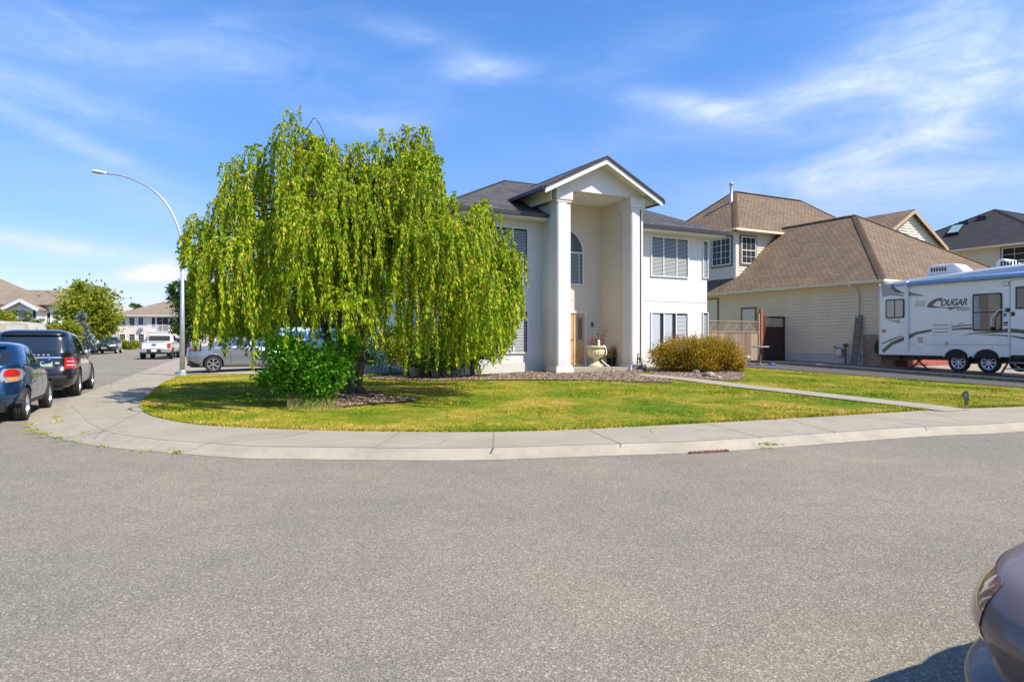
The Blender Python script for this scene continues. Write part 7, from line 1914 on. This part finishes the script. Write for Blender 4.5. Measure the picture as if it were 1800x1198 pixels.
# rocks at the maple bed
for i, (u, v, s, lb) in enumerate(((1222, 655, .15, 'pale rounded rock at the foot of the laceleaf maple'), (1246, 662, .21, 'larger brown rock in the mulch in front of the laceleaf maple'), (1262, 664, .11, 'small grey rock touching the larger brown rock'))):
    c = on_lot(u, v + 3); bm = bmesh.new(); bmesh.ops.create_icosphere(bm, subdivisions=3, radius=s)
    for vv in bm.verts: vv.co *= 1 + .28 * mnoise.noise(vv.co * 3.5 + Vector((i * 7, 0, 0))); vv.co.z *= .62
    me = bpy.data.meshes.new('rock'); bm.to_mesh(me); bm.free(); me.materials.append(M['rock']); me.polygons.foreach_set('use_smooth', [True] * len(me.polygons)); o = bpy.data.objects.new('rock', me); C.objects.link(o); o.location = (c.x, c.y, c.z + s * .35); tag(o, lb, 'rock', 'rocks in the maple bed')
# white tubs under the shrubs by the left house wall
base_pot = None
for i, (u, v, hh, lb) in enumerate(((730, 664, .26, 'white tub farthest left by the white house, behind the weeping tree'), (748, 664, .20, 'grey tub second from the left in the row of tubs'), (768, 664.5, .22, 'white tub with dead stalks in the row of tubs'), (784, 664.5, .28, 'white tub nearest the round shrub'))):
    c = on_lot(u, v); t = thing('plant_tub', lb, 'tub', (c.x, c.y, c.z + .02), 0, 'tubs along the left house wall')
    mb = MB(); mb.lathe([(0, 0), (.16, 0), (.20, hh), (.22, hh), (.22, hh + .03), (.18, hh + .03), (.17, hh - .02), (0, hh - .03)], (0, 0, 0), 20); mb.build('tub', M['plank'] if i == 1 else M['white'], t, smooth=True)
    mb = MB()
    for k in range(9): a = rr.uniform(0, 6.28); mb.tube([(0, 0, hh - .04), (.1 * math.cos(a), .1 * math.sin(a), hh + .2), (.2 * math.cos(a), .2 * math.sin(a), hh + rr.uniform(.25, .5))], [.009, .006, .003], 5)
    mb.build('stalks', M['bark_pale'], t); puff('leaves', LM['holly'] if i != 2 else LM['maple'], t, [((0, 0, hh + .25), .12)], 120, .06)
# bits by the fence and the tan wall
def on_h2wall(u, v, off): q = H2.at_p(u, -off); x, y = H2.xy(-off, q); return x, y, CAM_H + (600 - v) / F * y
c = on_lot(1313, 640); t = thing('bucket', 'small white bucket at the foot of the weathered fence', 'bucket', (c.x, c.y, c.z)); mb = MB(); mb.lathe([(0, 0), (.13, 0), (.17, .24), (.18, .24), (.18, .26), (.15, .26), (.14, .2), (0, .2)], (0, 0, 0), 20); mb.build('pail', M['white'], t, smooth=True); mb = MB(); mb.tube([(-.17, 0, .24), (-.1, 0, .31), (0, 0, .33), (.1, 0, .31), (.17, 0, .24)], .006, 6); mb.build('handle', M['steel'], t)
c = on_lot(1336, 644); t = thing('bird_bath', 'thin grey pedestal with a flat cloth-edged top before the dark gate', 'bird bath', (c.x, c.y, c.z)); mb = MB(); mb.lathe([(0, 0), (.22, 0), (.20, .04), (.05, .08), (.035, .2), (.035, .72), (.0, .74)], (0, 0, 0), 14); mb.build('pedestal', mat('grey_iron', (.07, .07, .07), .6), t, smooth=True)
mb = MB(); mb.lathe([(0, .72), (.30, .74), (.33, .79), (.30, .78), (0, .75)], (0, 0, 0), 18, wob=.10); mb.build('basin', mat('grey_top', (.45, .44, .42), .7), t, smooth=True)
c = on_lot(1357, 644); mb = MB(); mb.lathe([(0, 0), (.13, .01), (.15, .06), (.09, .10), (0, .11)], (c.x, c.y, c.z), 12, wob=.15); tag(mb.build('toy', mat('blue_plastic', (.05, .07, .42), .4), smooth=True), 'small deep blue plastic object lying before the dark gate', 'toy')
x, y, z = on_h2wall(1477, 640, .16); t = thing('gas_meter', 'grey gas meter with riser pipe on the tan house wall', 'gas meter', (x, y, z - .05), TH)
mb = MB(); mb.tube([(0, -.25, 0), (0, -.25, .72), (0, -.25, .82)], .03, 8); mb.lathe([(0, .76), (.09, .78), (.10, .84), (.05, .90), (0, .92)], (0, -.25, 0), 14); mb.tube([(0, -.25, .62), (0, .12, .66)], .028, 8); mb.tube([(0, .12, .66), (0, .3, .78), (0, .3, .78), (.1, .3, .78)], .028, 8); mb.build('pipe', mat('rusty_pipe', (.16, .12, .10), .7, metal=.4), t, smooth=True)
mb = MB(); mb.box(-.09, .09, -.10, .16, .36, .64); mb.lathe([(0, -.06), (.10, -.06), (.10, .06), (0, .06)], (0, .03, .60), 16, 'x'); mb.build('meter', M['steel'], t, bevel=.02)
x, y, z = on_h2wall(1500, 644, .55); t = thing('leaning_plank', 'long grey weathered plank leaning on the tan house wall by the brick corner', 'plank', (x, y, z), 0)
xt_, yt_, zt2 = on_h2wall(1510, 556, .10); mb = MB(); mb.beam((0, 0, 0), (xt_ - x, yt_ - y, zt2 - z), .27, .05); mb.build('plank', M['plank'], t)
# round green lawn sign with two prongs
c = on_lot(1698, 713.5); s = c.y / F; t = thing('lawn_sign', 'small dark green round sign on two prongs in the right lawn', 'sign', (c.x, c.y, c.z), R(22))
mb = MB(); pts = []
for u, v in ((-9, -18), (-7, -22.5), (-3, -25), (2, -25), (6.5, -22), (8, -17), (7.5, -12), (7, -1), (4.5, 0), (4, -8), (2, -9), (1.5, 0), (-1, 0), (-3, -9), (-6.5, -13)): pts.append((u * s, 0, -v * s))
mb.extr(pts, (0, .012, 0)); mb.build('panel', mat('sign_green', (.006, .032, .02), .5), t)
mb = MB(); n = 16; cc = (-.5 * s, 17.5 * s)
for i in range(n):
    t0, t1 = 2 * math.pi * i / n, 2 * math.pi * (i + 1) / n; mb.add([(cc[0] + r_ * s * math.cos(a), -.002, cc[1] + r_ * s * math.sin(a)) for r_, a in ((6.0, t0), (6.5, t0), (6.5, t1), (6.0, t1))], [(0, 1, 2, 3)])
mb.build('ring', mat('sign_line', (.03, .10, .065), .5), t, recalc=False); mb = MB(); mb.add([(cc[0] + a * s, -.002, cc[1] + b * s) for a, b in ((-2, -3), (0, -3.5), (1, 0), (2, 3), (0, 3), (-1.5, 1))], [range(6)]); mb.build('emblem', mat('sign_red', (.30, .08, .04), .6), t, recalc=False)
# timber edging of the gravel, red paving beyond the trailer
a, b = H1.xy(11.25, 2.5), H1.xy(11.75, -14); mb = MB()
for i in range(5):
    p0 = Vector((a[0] + (b[0] - a[0]) * i / 5, a[1] + (b[1] - a[1]) * i / 5, 0)); p1 = Vector((a[0] + (b[0] - a[0]) * (i + 1.0) / 5, a[1] + (b[1] - a[1]) * (i + 1.0) / 5, 0)); p0.z = gz(p0.x, p0.y) + .06; p1.z = gz(p1.x, p1.y) + .06; mb.beam(p0, p1, .12, .14)
tag(mb.build('timber_edging', M['plank']), 'row of dark weathered timbers edging the gravel beside the trailer', 'edging')
bs = thing('brick_step', 'low red brick step along the garage front, glimpsed under the trailer', 'step', (15.12, 28.0, .5), TH)
mb = MB(); mb.box(.9, 8.2, -.55, -.06, 0, .26); mb.build('step', mat('red_brick', (.30, .075, .055), .85, var=.25, vscale=9), bs)
